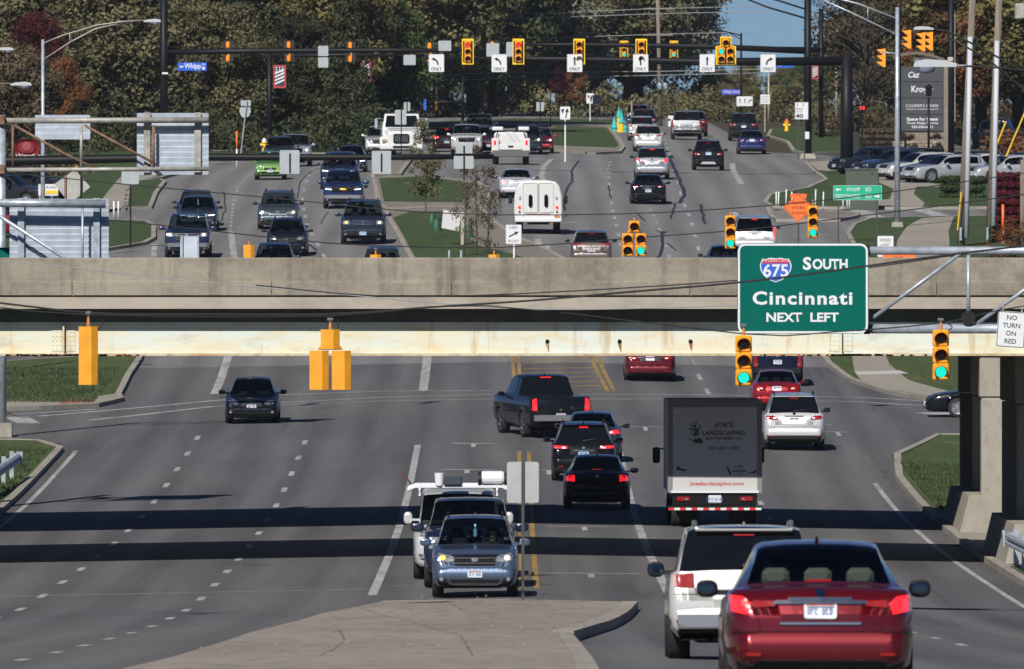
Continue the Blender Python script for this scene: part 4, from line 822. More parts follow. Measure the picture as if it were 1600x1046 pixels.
vehicle('small navy saloon to the right of the navy off-roader near the junction', 'car', 'saloon_car', 548, 700, 'F', 'sedan', (.015,.025,.08), 1.8, 4.6, 1.46, by=270, front=dict(lamp='drl'))
vehicle('lime green hatchback with black grille opening', 'car', 'hatchback', 422, 678, 'F', 'suv', (.16,.34,.08), 1.72, 3.9, 1.52, by=282, metal=.2, front=dict(head='swept', lamp='off', g=(.7,.14), gz=.62, plate='white', pz=.5, chrome=False, lz=.4))
vehicle('grey crossover just behind the lime green hatchback', 'car', 'crossover', 436, 716, 'F', 'suv', (.05,.06,.07), 1.85, 4.6, 1.75, by=262, rails=trim, front=dict(lamp='off'))
vehicle('silver pickup with headlight lit beside the grey crossover', 'pickup truck', 'pickup_truck', 460, 722, 'F', 'pickup', (.32,.36,.42), 1.92, 5.5, 1.85, by=261, front=dict(head='box', lamp='on', g=(1.0,.25)))
vehicle('white crossover half hidden behind the white heavy truck', 'car', 'crossover', 594, 790, 'F', 'suv', WHT, 1.9, 4.7, 1.72, by=242, front=dict(head='swept', lamp='dark', g=(1.0,.24), gz=.8))
# vehicles in the cross-junction median lane
vehicle('black hatchback seen from behind with three red lights glowing at the far junction', 'car', 'hatchback', 698, 745, 'R', 'suv', (.02,.008,.012), 1.8, 4.3, 1.5, by=238, rear=dict(tail='eye', lit=True, z=.62, pz=.6))
vehicle('white pickup with amber lamp waiting at the far junction', 'pickup truck', 'pickup_truck', 729, 765, 'F', 'pickup', WHT, 1.95, 5.6, 1.85, by=243, front=dict(head='box', lamp='on', g=(1.1,.26)))
vehicle('silver saloon tucked beside the white waiting pickup', 'car', 'saloon_car', 746, 790, 'F', 'suv', (.2,.25,.32), 1.8, 4.5, 1.55, front=dict(lamp='off'))
vehicle('dark maroon car with blue windscreen reflection left of the ladder truck', 'car', 'hatchback', 762, 782, 'F', 'suv', (.10,.01,.015), 1.8, 4.4, 1.6, front=dict(lamp='off'))
vehicle('dark blue off-roader farthest along the oncoming road', 'car', 'off_road_car', 749, 818, 'F', 'boxsuv', (.03,.05,.10), 2.0, 5.0, 1.85, front=dict(lamp='on', head='box'))
vehicle('black crossover with amber lamp on the right side of the ladder truck', 'car', 'crossover', 824, 782, 'F', 'suv', (.02,.025,.04), 1.85, 4.6, 1.75, by=242, front=dict(lamp='on'))
vehicle('bright red car with amber lamp beside the black crossover', 'car', 'hatchback', 843, 788, 'F', 'suv', (.32,.012,.016), 1.78, 4.3, 1.56, by=240, front=dict(lamp='on'))
# ---- outbound traffic on the upper road
vehicle('bronze silver hatchback just above the parapet with sun glint on its boot', 'car', 'hatchback', 924, 536, 'R', 'suv', (.26,.21,.19), 1.80, 4.4, 1.50, by=417, metal=.7, dark=True, rear=dict(tail='slim', z=.64, pz=.72, chrome=True))
vehicle('dark blue saloon mostly hidden between parapet and green sign', 'car', 'saloon_car', 1134, 520, 'R', 'sedan', (.03,.05,.09), 1.82, 4.7, 1.46, by=441, rear=dict(tail='wide'))
vehicle('white minivan above the big green sign with tall red tail lights', 'minivan', 'minivan', 1179, 552, 'R', 'minivan', (.6,.6,.62), 1.98, 5.1, 1.76, by=402, rear=dict(tail='tall', lit=True, z=.60, pz=.98))
vehicle('white saloon with red tail lights left of the white camper truck', 'car', 'saloon_car', 807, 660, 'R', 'sedan', (.6,.63,.68), 1.84, 4.8, 1.46, by=311, metal=.2, rear=dict(tail='slim', z=.60, lit=True, pipes=True, chrome=chrome))
vehicle('black saloon with chrome boot strip in the middle of the upper road', 'car', 'saloon_car', 1013, 641, 'R', 'sedan', (.006,.007,.012), 1.85, 4.85, 1.46, by=320, rear=dict(tail='slim', z=.62, strip=True, pz=.70))
vehicle('silver crossover with red tail lights directly ahead of the black saloon', 'car', 'crossover', 1019, 681, 'R', 'suv', (.42,.44,.48), 1.9, 4.7, 1.72, by=281, dark=True, rails=trim, mirpaint=False, metal=.5, rear=dict(tail='eye', z=.60, lit=True, clad=.22, recess='paint'))
vehicle('white crossover with dark rear window ahead of the silver crossover', 'car', 'crossover', 1013, 800, 'R', 'suv', WHT, 1.86, 4.6, 1.66, by=238, dark=True, rear=dict(tail='wide', z=.62))
vehicle('white car peeking out left of the farther white crossover', 'car', 'crossover', 1003, 836, 'R', 'suv', (.6,.61,.64), 1.84, 4.6, 1.6, dark=True, rear=dict())
vehicle('black crossover in the far queue behind the white ones', 'car', 'crossover', 1007, 872, 'R', 'suv', (.02,.02,.024), 1.88, 4.7, 1.75, dark=True, rear=dict())
vehicle('blue car at the far end of the outbound queue', 'car', 'crossover', 997, 925, 'R', 'suv', (.05,.1,.16), 1.85, 4.6, 1.68, rear=dict())
vehicle('big silver off-roader in the next lane of the far road', 'car', 'off_road_car', 1073, 830, 'R', 'boxsuv', (.42,.43,.45), 2.02, 5.2, 1.93, by=219, dark=True, metal=.6, rear=dict(tail='tall', z=.55, pz=.72, bar=.6, barm=trim))
vehicle('maroon crossover half hidden behind the big silver off-roader', 'car', 'crossover', 1085, 868, 'R', 'suv', (.06,.01,.014), 1.85, 4.6, 1.7, rear=dict())
vehicle('small black crossover with pale lower rear skid panel', 'car', 'crossover', 1107, 686, 'R', 'suv', (.006,.007,.011), 1.80, 4.3, 1.66, by=267, dark=True, mirpaint=False, rails=trim, rear=dict(tail='wide', z=.56, pz=.96, plate='blue', clad=.2, skid=mat('pale_skid', (.45,.46,.48), .5)))
vehicle('navy saloon with glint on its boot in the right turn lane', 'car', 'saloon_car', 1175, 790, 'R', 'sedan', (.018,.025,.12), 1.82, 4.8, 1.46, by=242, rear=dict(tail='wide', z=.62))
vehicle('black off-roader beyond the navy saloon in the right turn lane', 'car', 'off_road_car', 1162, 828, 'R', 'boxsuv', (.012,.013,.016), 1.95, 4.8, 1.82, by=221, dark=True, rear=dict(tail='wide', z=.6))
vehicle('parked black pickup raised on the bank behind the utility poles', 'pickup truck', 'pickup_truck', 1560, 770, 'R', 'pickup', (.01,.01,.013), 1.95, 5.6, 1.85, yaw=75, both=True, zadd=.6)
pk = [(1362,700,'black','far black parked car at the left end of the right car park',(.015,.02,.035)),(1398,690,'navy','dark navy parked car between the light pole and iron fence',(.02,.03,.06)),(1437,672,'white','white parked hatchback with swept nose near the grey light pole',WHT),
      (1466,664,'dark','dark parked car with white front glint beside the hedge',(.02,.02,.03)),(1478,655,'blueish','silver parked saloon behind the dark green hedge',(.48,.50,.55)),(1528,648,'white2','long white parked saloon between the two wooden poles',WHT),(1573,640,'white3','white parked car at the right edge above the red hedge',(.55,.56,.6))]
for i, (x, d, _, lb, c) in enumerate(pk):
    d = GP(x, [276,281,286,289,290,288,291][i])[1]; vp = vehicle(lb, 'car', 'parked_car', x, d, 'F', 'sedan' if i % 2 else 'suv', c, 1.82, 4.5, 1.45, yaw=-62, group='cars parked in the right hand car park', front=dict(lamp='off')); vp.root.location.x = (x-800)/F*d; vp.root.location.z += .15
for i, (x, d, lb, c) in enumerate([(30,585,'red parked car low behind the lower sign back',(.25,.01,.015)),(12,640,'dark parked car at the left edge under the fast food sign',(.02,.02,.025)),(50,652,'black parked car left of the light pole',(.012,.012,.015)),(-25,655,'grey parked car cut by the left edge',(.1,.1,.11))]):
    vp = vehicle(lb, 'car', 'parked_car', x, d, 'F', 'suv', c, 1.85, 4.6, 1.6, yaw=70, front=dict(lamp='off')); vp.root.location.x = (x-800)/F*d; vp.root.location.z += .15
vehicle('blue car whose ladder racked roof just clears the parapet beside a yellow signal top', 'car', 'estate_car', 597, 520, 'F', 'suv', (.03,.06,.14), 1.82, 4.6, 1.62, by=452, rails=silverm)
for x, y, lb, c in ((1420,279,'dark parked car in the back of the right car park behind the grey light pole',(.015,.017,.022)),(1508,285,'black parked car between the long white one and the silver one',(.012,.012,.016)),(1600,286,'grey parked car cut by the right edge above the red hedge',(.2,.21,.23))):
    vp = vehicle(lb, 'car', 'parked_car', x, GP(x,y)[1], 'F', 'suv', c, 1.82, 4.4, 1.48, yaw=-62, group='cars parked in the right hand car park', front=dict(lamp='off')); vp.root.location.x = (x-800)/F*GP(x,y)[1]; vp.root.location.z += .15
# ---- driver in the pale blue crossover
def person_driver(V):
    inf = V.inf; sy = V.L/4.6; yy = inf['hd']-.45*sy; sx = -.37
    root = thing('person', V.root.matrix_basis @ Vector((sx, yy, .5)), 'driver in dark top holding the steering wheel of the pale blue crossover', 'person', rz=math.pi); ORG[root.name] = Vector()
    me = bpy.data.meshes.new('body'); z = .38
    vt = [(0,-.05,0,.17,.14),(0,-.03,z-.12,.17,.12),(0,-.02,z+.10,.19,.12),(0,0,z+.22,.07,.06),(0,.02,z+.30,.055,.06),(0,.03,z+.39,.085,.10),(0,.035,z+.47,.06,.07),
          (-.19,-.01,z+.12,.065,.065),(-.25,.12,z-.08,.05,.05),(-.17,.36,z-.02,.036,.036),(-.15,.43,z+.0,.04,.025),(.19,-.01,z+.12,.065,.065),(.25,.12,z-.08,.05,.05),(.17,.36,z-.02,.036,.036),(.15,.43,z+.0,.04,.025),
          (-.10,.15,-.02,.085,.08),(-.12,.5,.03,.06,.06),(.10,.15,-.02,.085,.08),(.12,.5,.03,.06,.06),(-.12,.62,-.3,.045,.045),(.12,.62,-.3,.045,.045)]
    ed = [(0,1),(1,2),(2,3),(3,4),(4,5),(5,6),(2,7),(7,8),(8,9),(9,10),(2,11),(11,12),(12,13),(13,14),(0,15),(15,16),(0,17),(17,18),(16,19),(18,20)]
    n0 = len(vt)
    for s_, hnd in ((-1,10),(1,14)):
        hx, hy, hz_ = vt[hnd][:3]
        for f in range(5):
            b = len(vt); vt += [(hx - s_*(.03-.015*f), hy+.03, hz_+.01, .009,.009), (hx - s_*(.03-.015*f), hy+.06, hz_-.005, .008,.008), (hx - s_*(.03-.015*f), hy+.055, hz_-.03, .007,.007)]; ed += [(hnd,b),(b,b+1),(b+1,b+2)]
    me.from_pydata([q[:3] for q in vt], ed, []); o = link('body', me, root, Vector()); o.modifiers.new('s', 'SKIN'); ly = me.skin_vertices[0] if me.skin_vertices else None
    if ly:
        for i, q in enumerate(vt): ly.data[i].radius = (q[3], q[4])
        ly.data[0].use_root = True
    o.modifiers.new('b', 'SUBSURF').levels = 1
    dg = bpy.context.evaluated_depsgraph_get(); m2 = bpy.data.meshes.new_from_object(o.evaluated_get(dg)); o.modifiers.clear(); o.data = m2; m2.materials.clear()
    skin = mat('skin', (.42,.24,.17), .6); top = mat('dark_top', (.03,.03,.05), .8); m2.materials.append(skin); m2.materials.append(top)
    for p in m2.polygons: p.material_index = 0 if (p.center.z > z+.25 or p.center.y > .3 and p.center.z > .1) else 1; p.use_smooth = True
    MB().lathe((0,.015,z+.44), 'z', [(.0,.085),(.05,.075),(.088,.03),(.092,-.03),(.08,-.06)], 14).build('hair', mat('hair_grey', (.12,.09,.07), .9), root, world=False)
    MB().bbox((0,.125,z+.405), (.15,.012,.03), .008).build('sunglasses', trim, root, world=False)
person_driver(V1)
# ---- box truck
def box_truck():
    x, d = 1117, 332.7; X = (x-800)/F*d; z = zg(X, d+3); root = thing('box_truck', (X, d, z), 'box truck with landscaping lettering on its grey rear roller door', 'truck', rz=R(.6)); ORG[root.name] = Vector()
    bm_ = mat('truck_body_white', (.50,.50,.49), .5, noise=.1, nscale=2); L = 5.2
    MB().bbox((0, L/2, .92+1.2), (2.44, L, 2.40), .03).build('box_body', bm_, root, world=False)
    fr = mat('truck_frame_grey', (.22,.22,.22), .5)
    f = MB(); f.box(-1.225,-.03,.90,-1.11,0,3.33); f.box(1.11,-.03,.90,1.225,0,3.33); f.box(-1.11,-.03,3.14,1.11,0,3.33); f.build('door_frame', fr, root, world=False)
    dm = mat('roller_door', (.55,.55,.56), .5)
    for i in range(9):
        MB().box(-1.10,-.018,.97+i*.24,1.10,.0,.97+i*.24+.236).build('door_panel', dm, root, world=False)
    MB().box(-1.14,-.05,.90,1.14,-.0,.965).build('door_sill', whitem, root, world=False)
    for s_ in (-1, 1): 
        MB().box(min(s_*1.06,s_*.84),-.022,3.02,max(s_*1.06,s_*.84),-.019,3.05).box(min(s_*1.06,s_*1.03),-.022,2.75,max(s_*1.06,s_*1.03),-.019,3.02).build('reflective_corner', mat('reflective', (.7,.72,.72), .4), root, world=False)
    dk = mat('print_maroon', (.10,.03,.03), .6); gk = mat('print_green', (.03,.06,.045), .6); rk_ = mat('print_red', (.5,.06,.05), .6)
    T_ = lambda s, h, m, x_, z_, w_=None: text(s, h, m, root, (x_, -.024, z_), world=False, width=w_, bold=.02)
    T_("JOE'S", .12, dk, .23, 2.66, .5); T_("LANDSCAPING", .12, dk, .23, 2.46, 1.1); T_("BEAVERCREEK, OH", .07, dk, .23, 2.31, .95); T_("937-427-1133", .085, dk, .23, 2.06, .78)
    T_("joeslandscaping.com", .10, rk_, .05, 1.13, 1.4); T_("JOE'S", .05, dk, .62, 1.58, .2); T_("GARDEN", .055, dk, .62, 1.47, .36); T_("CENTER", .035, dk, .62, 1.38, .2)
    tr = MB()
    for i in range(60):
        a = random.random()*6.28; q = math.sqrt(random.random()); cx, cz = -.52+.16*q*math.cos(a), 2.56+.19*q*math.sin(a); w_ = .022; tr.prism([(cx-w_,cz),(cx,cz-w_),(cx+w_,cz),(cx,cz+w_)], -.023, -.0205)
    tr.box(-.53,-.0225,2.28,-.51,-.0205,2.5); tr.prism([(-.7,2.33),(-.52,2.20),(-.33,2.18),(-.31,2.28),(-.40,2.33),(-.55,2.27)], -.023, -.0205); tr.build('tree_logo', gk, root, world=False)
    tr = MB(); tr.prism([(-1.0,1.50),(-.75,1.46),(-.72,1.50),(-.9,1.54),(-.98,1.62)], -.023, -.0205); tr.prism([(.28,1.55),(.34,1.50),(.36,1.40),(.44,1.32),(.4,1.46),(.34,1.58)], -.023, -.0205); tr.prism([(.85,1.40),(1.08,1.42),(1.08,1.52),(1.0,1.46)], -.023, -.0205); tr.build('plant_logo', gk, root, world=False)
    # under the box: frame, lights, bumper, tyres
    MB().box(-1.1,.02,.58,1.1,.2,.90).build('rear_panel', blackm, root, world=False)
    for s_ in (-1, 1):
        MB().bbox((s_*.82,.0,.74), (.34,.06,.12), .02).build('tail_light', tail_off, root, world=False); MB().bbox((s_*.74,-.035,.74), (.07,.01,.05), .01).build('reverse_lamp', silverm, root, world=False)
        w_ = MB().lathe((s_*.84, 1.4, .42), 'x', [(.2,-.26),(.40,-.26),(.42,-.2),(.42,-.03),(.38,0),(.42,.03),(.42,.2),(.40,.26),(.2,.26)], 24); w_.build('wheel', rubber, root, smooth=True, world=False)
        MB().lathe((s_*1.0, 6.2, .42), 'x', [(.2,-.12),(.42,-.1),(.42,.1),(.2,.12)], 24).build('wheel', rubber, root, smooth=True, world=False)
        MB().box(s_*.66-.28,.75,.12,s_*.66+.28,.77,.62).build('mud_flap', rubber, root, world=False)
    MB().bbox((0,-.0,.74), (.34,.03,.2), .02).build('licence_plate', platem, root, world=False); text('PPT 8143', .08, plateblue, root, (0,-.018,.73), world=False)
    bb = MB().box(-1.22,-.12,.44,1.22,-.02,.56).build('bumper', trim, root, world=False)
    for i in range(16):
        a = -1.21+i*.151; MB().box(a,-.124,.455,a+.149,-.12,.515).build('bumper_stripe', signred if i % 2 == 0 else whitem, bb, world=False)
    for i in range(3): MB().bbox((-.2+.2*i,-.04,3.23), (.07,.02,.025), .008).build('marker_lamp', tail_off, root, world=False)
    MB().bbox((0, L+1.0, 1.35), (2.1, 2.0, 1.7), .15).bbox((0, L+2.4, .95), (1.95, 1.2, .9), .2).build('cab', bm_, root, world=False)
    for s_ in (-1, 1): MB().bbox((s_*1.38, L+1.3, 1.78), (.2,.12,.42), .04).tube([(s_*1.05,L+1.2,1.95),(s_*1.35,L+1.3,1.95)], .02, 5).build('mirror', trim, root, world=False)
    MB().box(-.45,.2,.55,.45,L+1.5,.75).build('chassis', underm, root, world=False)
box_truck()
# ---- white camper-bodied truck (840, 372)
def camper():
    x, d = 841, 588; X = (x-800)/F*d; z = zg(X, d+2); root = thing('utility_truck', (X, d, z), 'white truck with tall rounded service body and two narrow rear windows', 'truck'); ORG[root.name] = Vector()
    wm = mat('camper_white', (.66,.66,.66), .4, coat=.5); L = 4.6; vs = []; n = 0; prof = [(-1.08,.62),(-1.12,1.0),(-1.10,1.7),(-.98,2.16),(-.8,2.36),(-.4,2.43),(.4,2.43),(.8,2.36),(.98,2.16),(1.10,1.7),(1.12,1.0),(1.08,.62)]
    mb = MB(); N = len(prof)
    for yy, s_ in ((0,.94),(.04,.985),(.12,1),(L-.2,1),(L,.94)): mb.v += [(p[0]*s_, yy, .62+(p[1]-.62)*s_) for p in prof]
    for j in range(4): mb.f += [(j*N+i, (j+1)*N+i, (j+1)*N+(i+1) % N, j*N+(i+1) % N) for i in range(N)]
    mb.f += [tuple(range(N)), tuple(range(4*N, 5*N))[::-1]]; mb.build('body', wm, root, smooth=False, world=False)
    for s_ in (-1, 1):
        MB().bbox((s_*.37,-.012,1.62), (.68,.025,1.35), .05).build('rear_door', wm, root, world=False); MB().bbox((s_*.36,-.03,1.48), (.17,.02,.60), .08).build('rear_window', glass_d, root, world=False)
        MB().lathe((s_*.86,-.03,1.18), 'y', [(0,-.02),(.06,-.02),(.07,0)], 12).build('tail_light', tail_on, root, world=False); MB().lathe((s_*.86,-.03,.98), 'y', [(0,-.02),(.045,-.02),(.05,0)], 12).build('tail_light', tail_off, root, world=False)
        MB().bbox((s_*.84,-.02,1.6), (.1,.02,.14), .02).build('side_vent', galv_old, root, world=False)
        MB().lathe((s_*.85, 1.2, .38), 'x', [(.2,-.16),(.38,-.15),(.38,.15),(.2,.16)], 20).lathe((s_*.9, 5.6, .38), 'x', [(.2,-.12),(.38,-.12),(.38,.12),(.2,.12)], 20).build('wheel', rubber, root, smooth=True, world=False)
        MB().bbox((s_*1.28, 4.8, 1.55), (.18,.1,.36), .03).tube([(s_*1.0,4.9,1.5),(s_*1.25,4.8,1.55)], .02, 5).build('mirror', trim, root, world=False)
    MB().box(-.006,-.032,.94,.006,-.027,2.28).build('door_gap', blackm, root, world=False)
    MB().bbox((0,-.03,.86), (1.1,.012,.03), .008).build('reflector_strip', tail_off, root, world=False); MB().bbox((-.78,-.03,.78), (.3,.012,.15), .01).build('licence_plate', platem, root, world=False)
    MB().bbox((0,-.06,.60), (2.14,.14,.2), .03).build('bumper', whitem, root, world=False); MB().lathe((.86,-.1,.74), 'y', [(0,-.02),(.1,-.02),(.12,0),(.12,.04)], 14).build('beacon', mat('beacon_amber', (.5,.25,.08), .4), root, world=False)
    MB().bbox((0, L+.9, 1.05), (1.95, 2.4, 1.1), .15).bbox((0, L+.4, 1.7), (1.7, 1.2, .6), .2).build('cab', wm, root, world=False); MB().box(-.5,.1,.4,.5,L+1,.6).build('chassis', underm, root, world=False)
camper()
# ---- conventional white heavy truck, facing us (626, 245)
def heavy():
    x, d = 627, 768; X = (x-800)/F*d; z = zg(X, d+2); root = thing('heavy_truck', (X, d, z), 'white heavy truck with long bonnet and upright grille facing the camera', 'truck'); ORG[root.name] = Vector(); root.scale = (1.12, 1, 1)
    wm = mat('truck_white', (.7,.7,.7), .35, coat=.6)
    mb = MB(); prof = lambda w, z0, z1: [(-w,z0),(-w,z1-.12),(-w+.15,z1),(w-.15,z1),(w,z1-.12),(w,z0)]
    secs = [(0,.62,.75,1.45),(.1,.72,.7,1.58),(.8,.78,.7,1.72),(1.5,.9,.7,1.82)]
    for yy, w, a, b in secs: mb.v += [(p[0], yy, p[1]) for p in prof(w, a, b)]
    for j in range(3): mb.f += [(j*6+i, (j+1)*6+i, (j+1)*6+(i+1) % 6, j*6+(i+1) % 6) for i in range(6)]
    mb.f += [tuple(range(6)), tuple(range(18,24))[::-1]]; mb.build('bonnet', wm, root, world=False)
    c = MB(); c.v += [(-1.02,1.5,.8),(1.02,1.5,.8),(1.02,1.5,1.8),(-1.02,1.5,1.8),(-.9,1.95,2.62),(.9,1.95,2.62),(-.88,3.3,2.7),(.88,3.3,2.7),(-1.02,3.4,.8),(1.02,3.4,.8)]
    c.f += [(0,1,2,3),(3,2,5,4),(4,5,7,6),(6,7,9,8),(0,3,4,6,8),(1,9,7,5,2),(0,8,9,1)]; c.build('cab', wm, root, world=False)
    g = MB(); g.v += [(-.88,1.515,1.86),(.88,1.515,1.86),(.80,1.89,2.54),(-.80,1.89,2.54)]; g.f += [(0,1,2,3)]; g.v = [(p[0], p[1]-.02, p[2]) for p in g.v]; g.build('windscreen', glass_d, root, world=False)
    gr = MB().bbox((0,-.02,1.14), (.86,.06,.56), .08).build('grille_surround', chrome, root, world=False); MB().bbox((0,-.055,1.14), (.74,.02,.46), .06).build('grille', trim, root, world=False)
    for i in range(7): MB().box(-.33+i*.105,-.075,.93,-.31+i*.105,-.066,1.35).build('grille_bar', silverm, gr, world=False)
    for s_ in (-1, 1):
        f = MB(); f.add([(s_*.7,.15,.75),(s_*1.12,.3,.72),(s_*1.16,.5,1.2),(s_*.75,.3,1.42),(s_*.8,1.5,1.45),(s_*1.18,1.4,1.25),(s_*1.18,1.4,.8)], [(0,1,2,3),(3,2,5,4),(1,6,5,2)]); f.build('wing', wm, root, world=False)
        MB().bbox((s_*.9,.2,1.0), (.3,.08,.2), .05).build('headlight', mat('lamp_warm_lens', (.5,.42,.3), .2, .3), root, world=False)
        MB().lathe((s_*.98,.95,.5), 'x', [(.25,-.15),(.5,-.14),(.5,.14),(.25,.15)], 22).build('wheel', rubber, root, smooth=True, world=False)
        MB().bbox((s_*1.36,1.4,2.05), (.17,.1,.6), .03).tube([(s_*1.0,1.6,2.35),(s_*1.36,1.4,2.38)], .02, 5).tube([(s_*1.0,1.6,1.75),(s_*1.36,1.4,1.75)], .02, 5).build('mirror', galv, root, world=False)
    MB().bbox((0,-.1,.62), (2.3,.2,.3), .06).build('bumper', wm, root, world=False); MB().bbox((0,-.22,.64), (.9,.03,.13), .03).build('bumper_slot', trim, root, world=False)
    MB().bbox((0,5.0,1.5), (2.3,3,1.4), .05).build('flatbed_body', mat('truck_body_dark', (.1,.1,.1), .6), root, world=False); MB().box(-.5,.3,.45,.5,6,.75).build('chassis', underm, root, world=False)
heavy()
# ---- service pickup with open body and ladder (798, 253)
def service():
    x, d = 798, 728; X = (x-800)/F*d; z = zg(X, d+2); root = thing('service_truck', (X, d, z), 'white service truck with open rear body, red side tail lights and two roof boxes', 'truck'); ORG[root.name] = Vector()
    wm = mat('truck_white', (.7,.7,.7), .35)
    for s_ in (-1, 1):
        MB().bbox((s_*.88,1.5,1.05), (.42,3.0,.85), .03).build('side_locker', wm, root, world=False); MB().bbox((s_*.9,-.02,1.22), (.12,.03,.26), .03).build('tail_light', tail_on, root, world=False)
        MB().bbox((s_*.74,.5,2.02), (.62,.7,.22), .04).build('roof_box', whitem, root, world=False)
        MB().tube([(s_*.85,.3,1.45),(s_*.72,.3,1.95)], .03, 6).tube([(s_*.85,2.8,1.45),(s_*.72,2.8,1.95)], .03, 6).build('rack_post', trim, root, world=False)
        MB().lathe((s_*.86,1.3,.4), 'x', [(.2,-.18),(.4,-.17),(.4,.17),(.2,.18)], 20).build('wheel', rubber, root, smooth=True, world=False)
    MB().box(-.66,.1,.7,.66,2.8,.9).build('bed_floor', trim, root, world=False); MB().bbox((0,0,.98), (1.3,.06,.34), .02).build('tailgate', wm, root, world=False)
    MB().bbox((0,-.08,.6), (2.1,.2,.36), .03).build('step_bumper', mat('step_grey', (.12,.12,.12), .7), root, world=False); MB().bbox((0,-.045,1.0), (.3,.02,.1), .02).build('tailgate_handle', trim, root, world=False)
    ld = MB(); 
    for k in range(2): ld.tube([(-.25+.36*k,.3,1.85),(.22+.36*k,.5,1.25)], .022, 5)
    for k in range(5): ld.tube([(-.25+.1*k,.32+.03*k,1.83-.13*k),(.11+.1*k,.32+.03*k,1.83-.13*k)], .016, 5)
    tag(ld.build('ladder', mat('ladder_white', (.65,.65,.62), .5), root, world=False))
    MB().bbox((0,3.9,1.25), (1.9,1.8,1.2), .12).build('cab', wm, root, world=False); MB().bbox((0,3.9,1.72), (1.6,1.5,.45), .12).build('cab_glass', glass_d, root, world=False)
service()
# ================================================================ signals, signs, poles, wires
def arrow(mb, cx, cz, h, y, kind, t=None):
    w = t or h*.11; n = 0
    if kind == 'up': mb.prism([(cx-w/2,cz-h/2),(cx+w/2,cz-h/2),(cx+w/2,cz+h*.15),(cx+h*.2,cz+h*.12),(cx,cz+h/2),(cx-h*.2,cz+h*.12),(cx-w/2,cz+h*.15)], y-.002, y)
    else:
        s = -1 if kind == 'left' else 1; pts = []; r0 = h*.55
        for i in range(9):
            a = i/8*R(75); pts.append((cx - s*(-r0*.55) - s*r0*(1-math.cos(a))*-1*0 - 0, 0))
        P0 = [(cx - s*h*.22*1, cz-h*.45)] ; outer, inner = [], []
        for i in range(9):
            a = i/8*R(80); ox = cx - s*h*.25 + s*(r0+w/2)*(1-math.cos(a)); inner.append((cx - s*h*.25 + s*w + s*(r0-w/2)*(1-math.cos(a)), cz-h*.45+(r0-w/2)*1.15*math.sin(a))); outer.append((ox, cz-h*.45+(r0+w/2)*1.15*math.sin(a)))
        for i in range(8): q = [outer[i], outer[i+1], inner[i+1], inner[i]]; mb.prism(q if s < 0 else q[::-1], y-.002, y)
        ex = cx - s*h*.25 + s*r0*.87; ez = cz-h*.45+r0*1.12; mb.prism([(ex, ez-h*.2),(ex+s*h*.34, ez+h*.04),(ex-s*.01*h, ez+h*.2)], y-.002, y)
SG = {}
def section(mbs, x, y, z, s, face, lit):
    """one lamp section: housing .36 m square"""
    hb, vi, le = mbs
    if face == 'F': hb.bbox((x, y, z), (.34*s, .2*s, .35*s), .03*s)
    else: hb.vprism([(x-.17*s,y-.11*s),(x+.06*s,y-.15*s),(x+.17*s,y-.06*s),(x+.17*s,y+.1*s),(x-.17*s,y+.1*s)], z-.1751*s, z+.1751*s)
    if face == 'F':
        n = 12; r = .14*s; V_ = []
        for i in range(n+1):
            a = R(-25) + R(230)*i/n; L_ = .26*s*(.55+.45*math.sin(max(0, math.pi*i/n))); V_ += [(x+r*math.cos(a), y-.1*s, z+r*math.sin(a)), (x+r*math.cos(a), y-.1*s-L_, z+r*math.sin(a)-.02*s)]
        vi.add(V_, [(2*i,2*i+1,2*i+3,2*i+2) for i in range(n)]); vi.add([(a*.93+x*.07, b, c*.93+z*.07) for a, b, c in V_], [(2*i+2,2*i+3,2*i+1,2*i) for i in range(n)])
        le.append((x, y-.105*s, z, .115*s, lit))
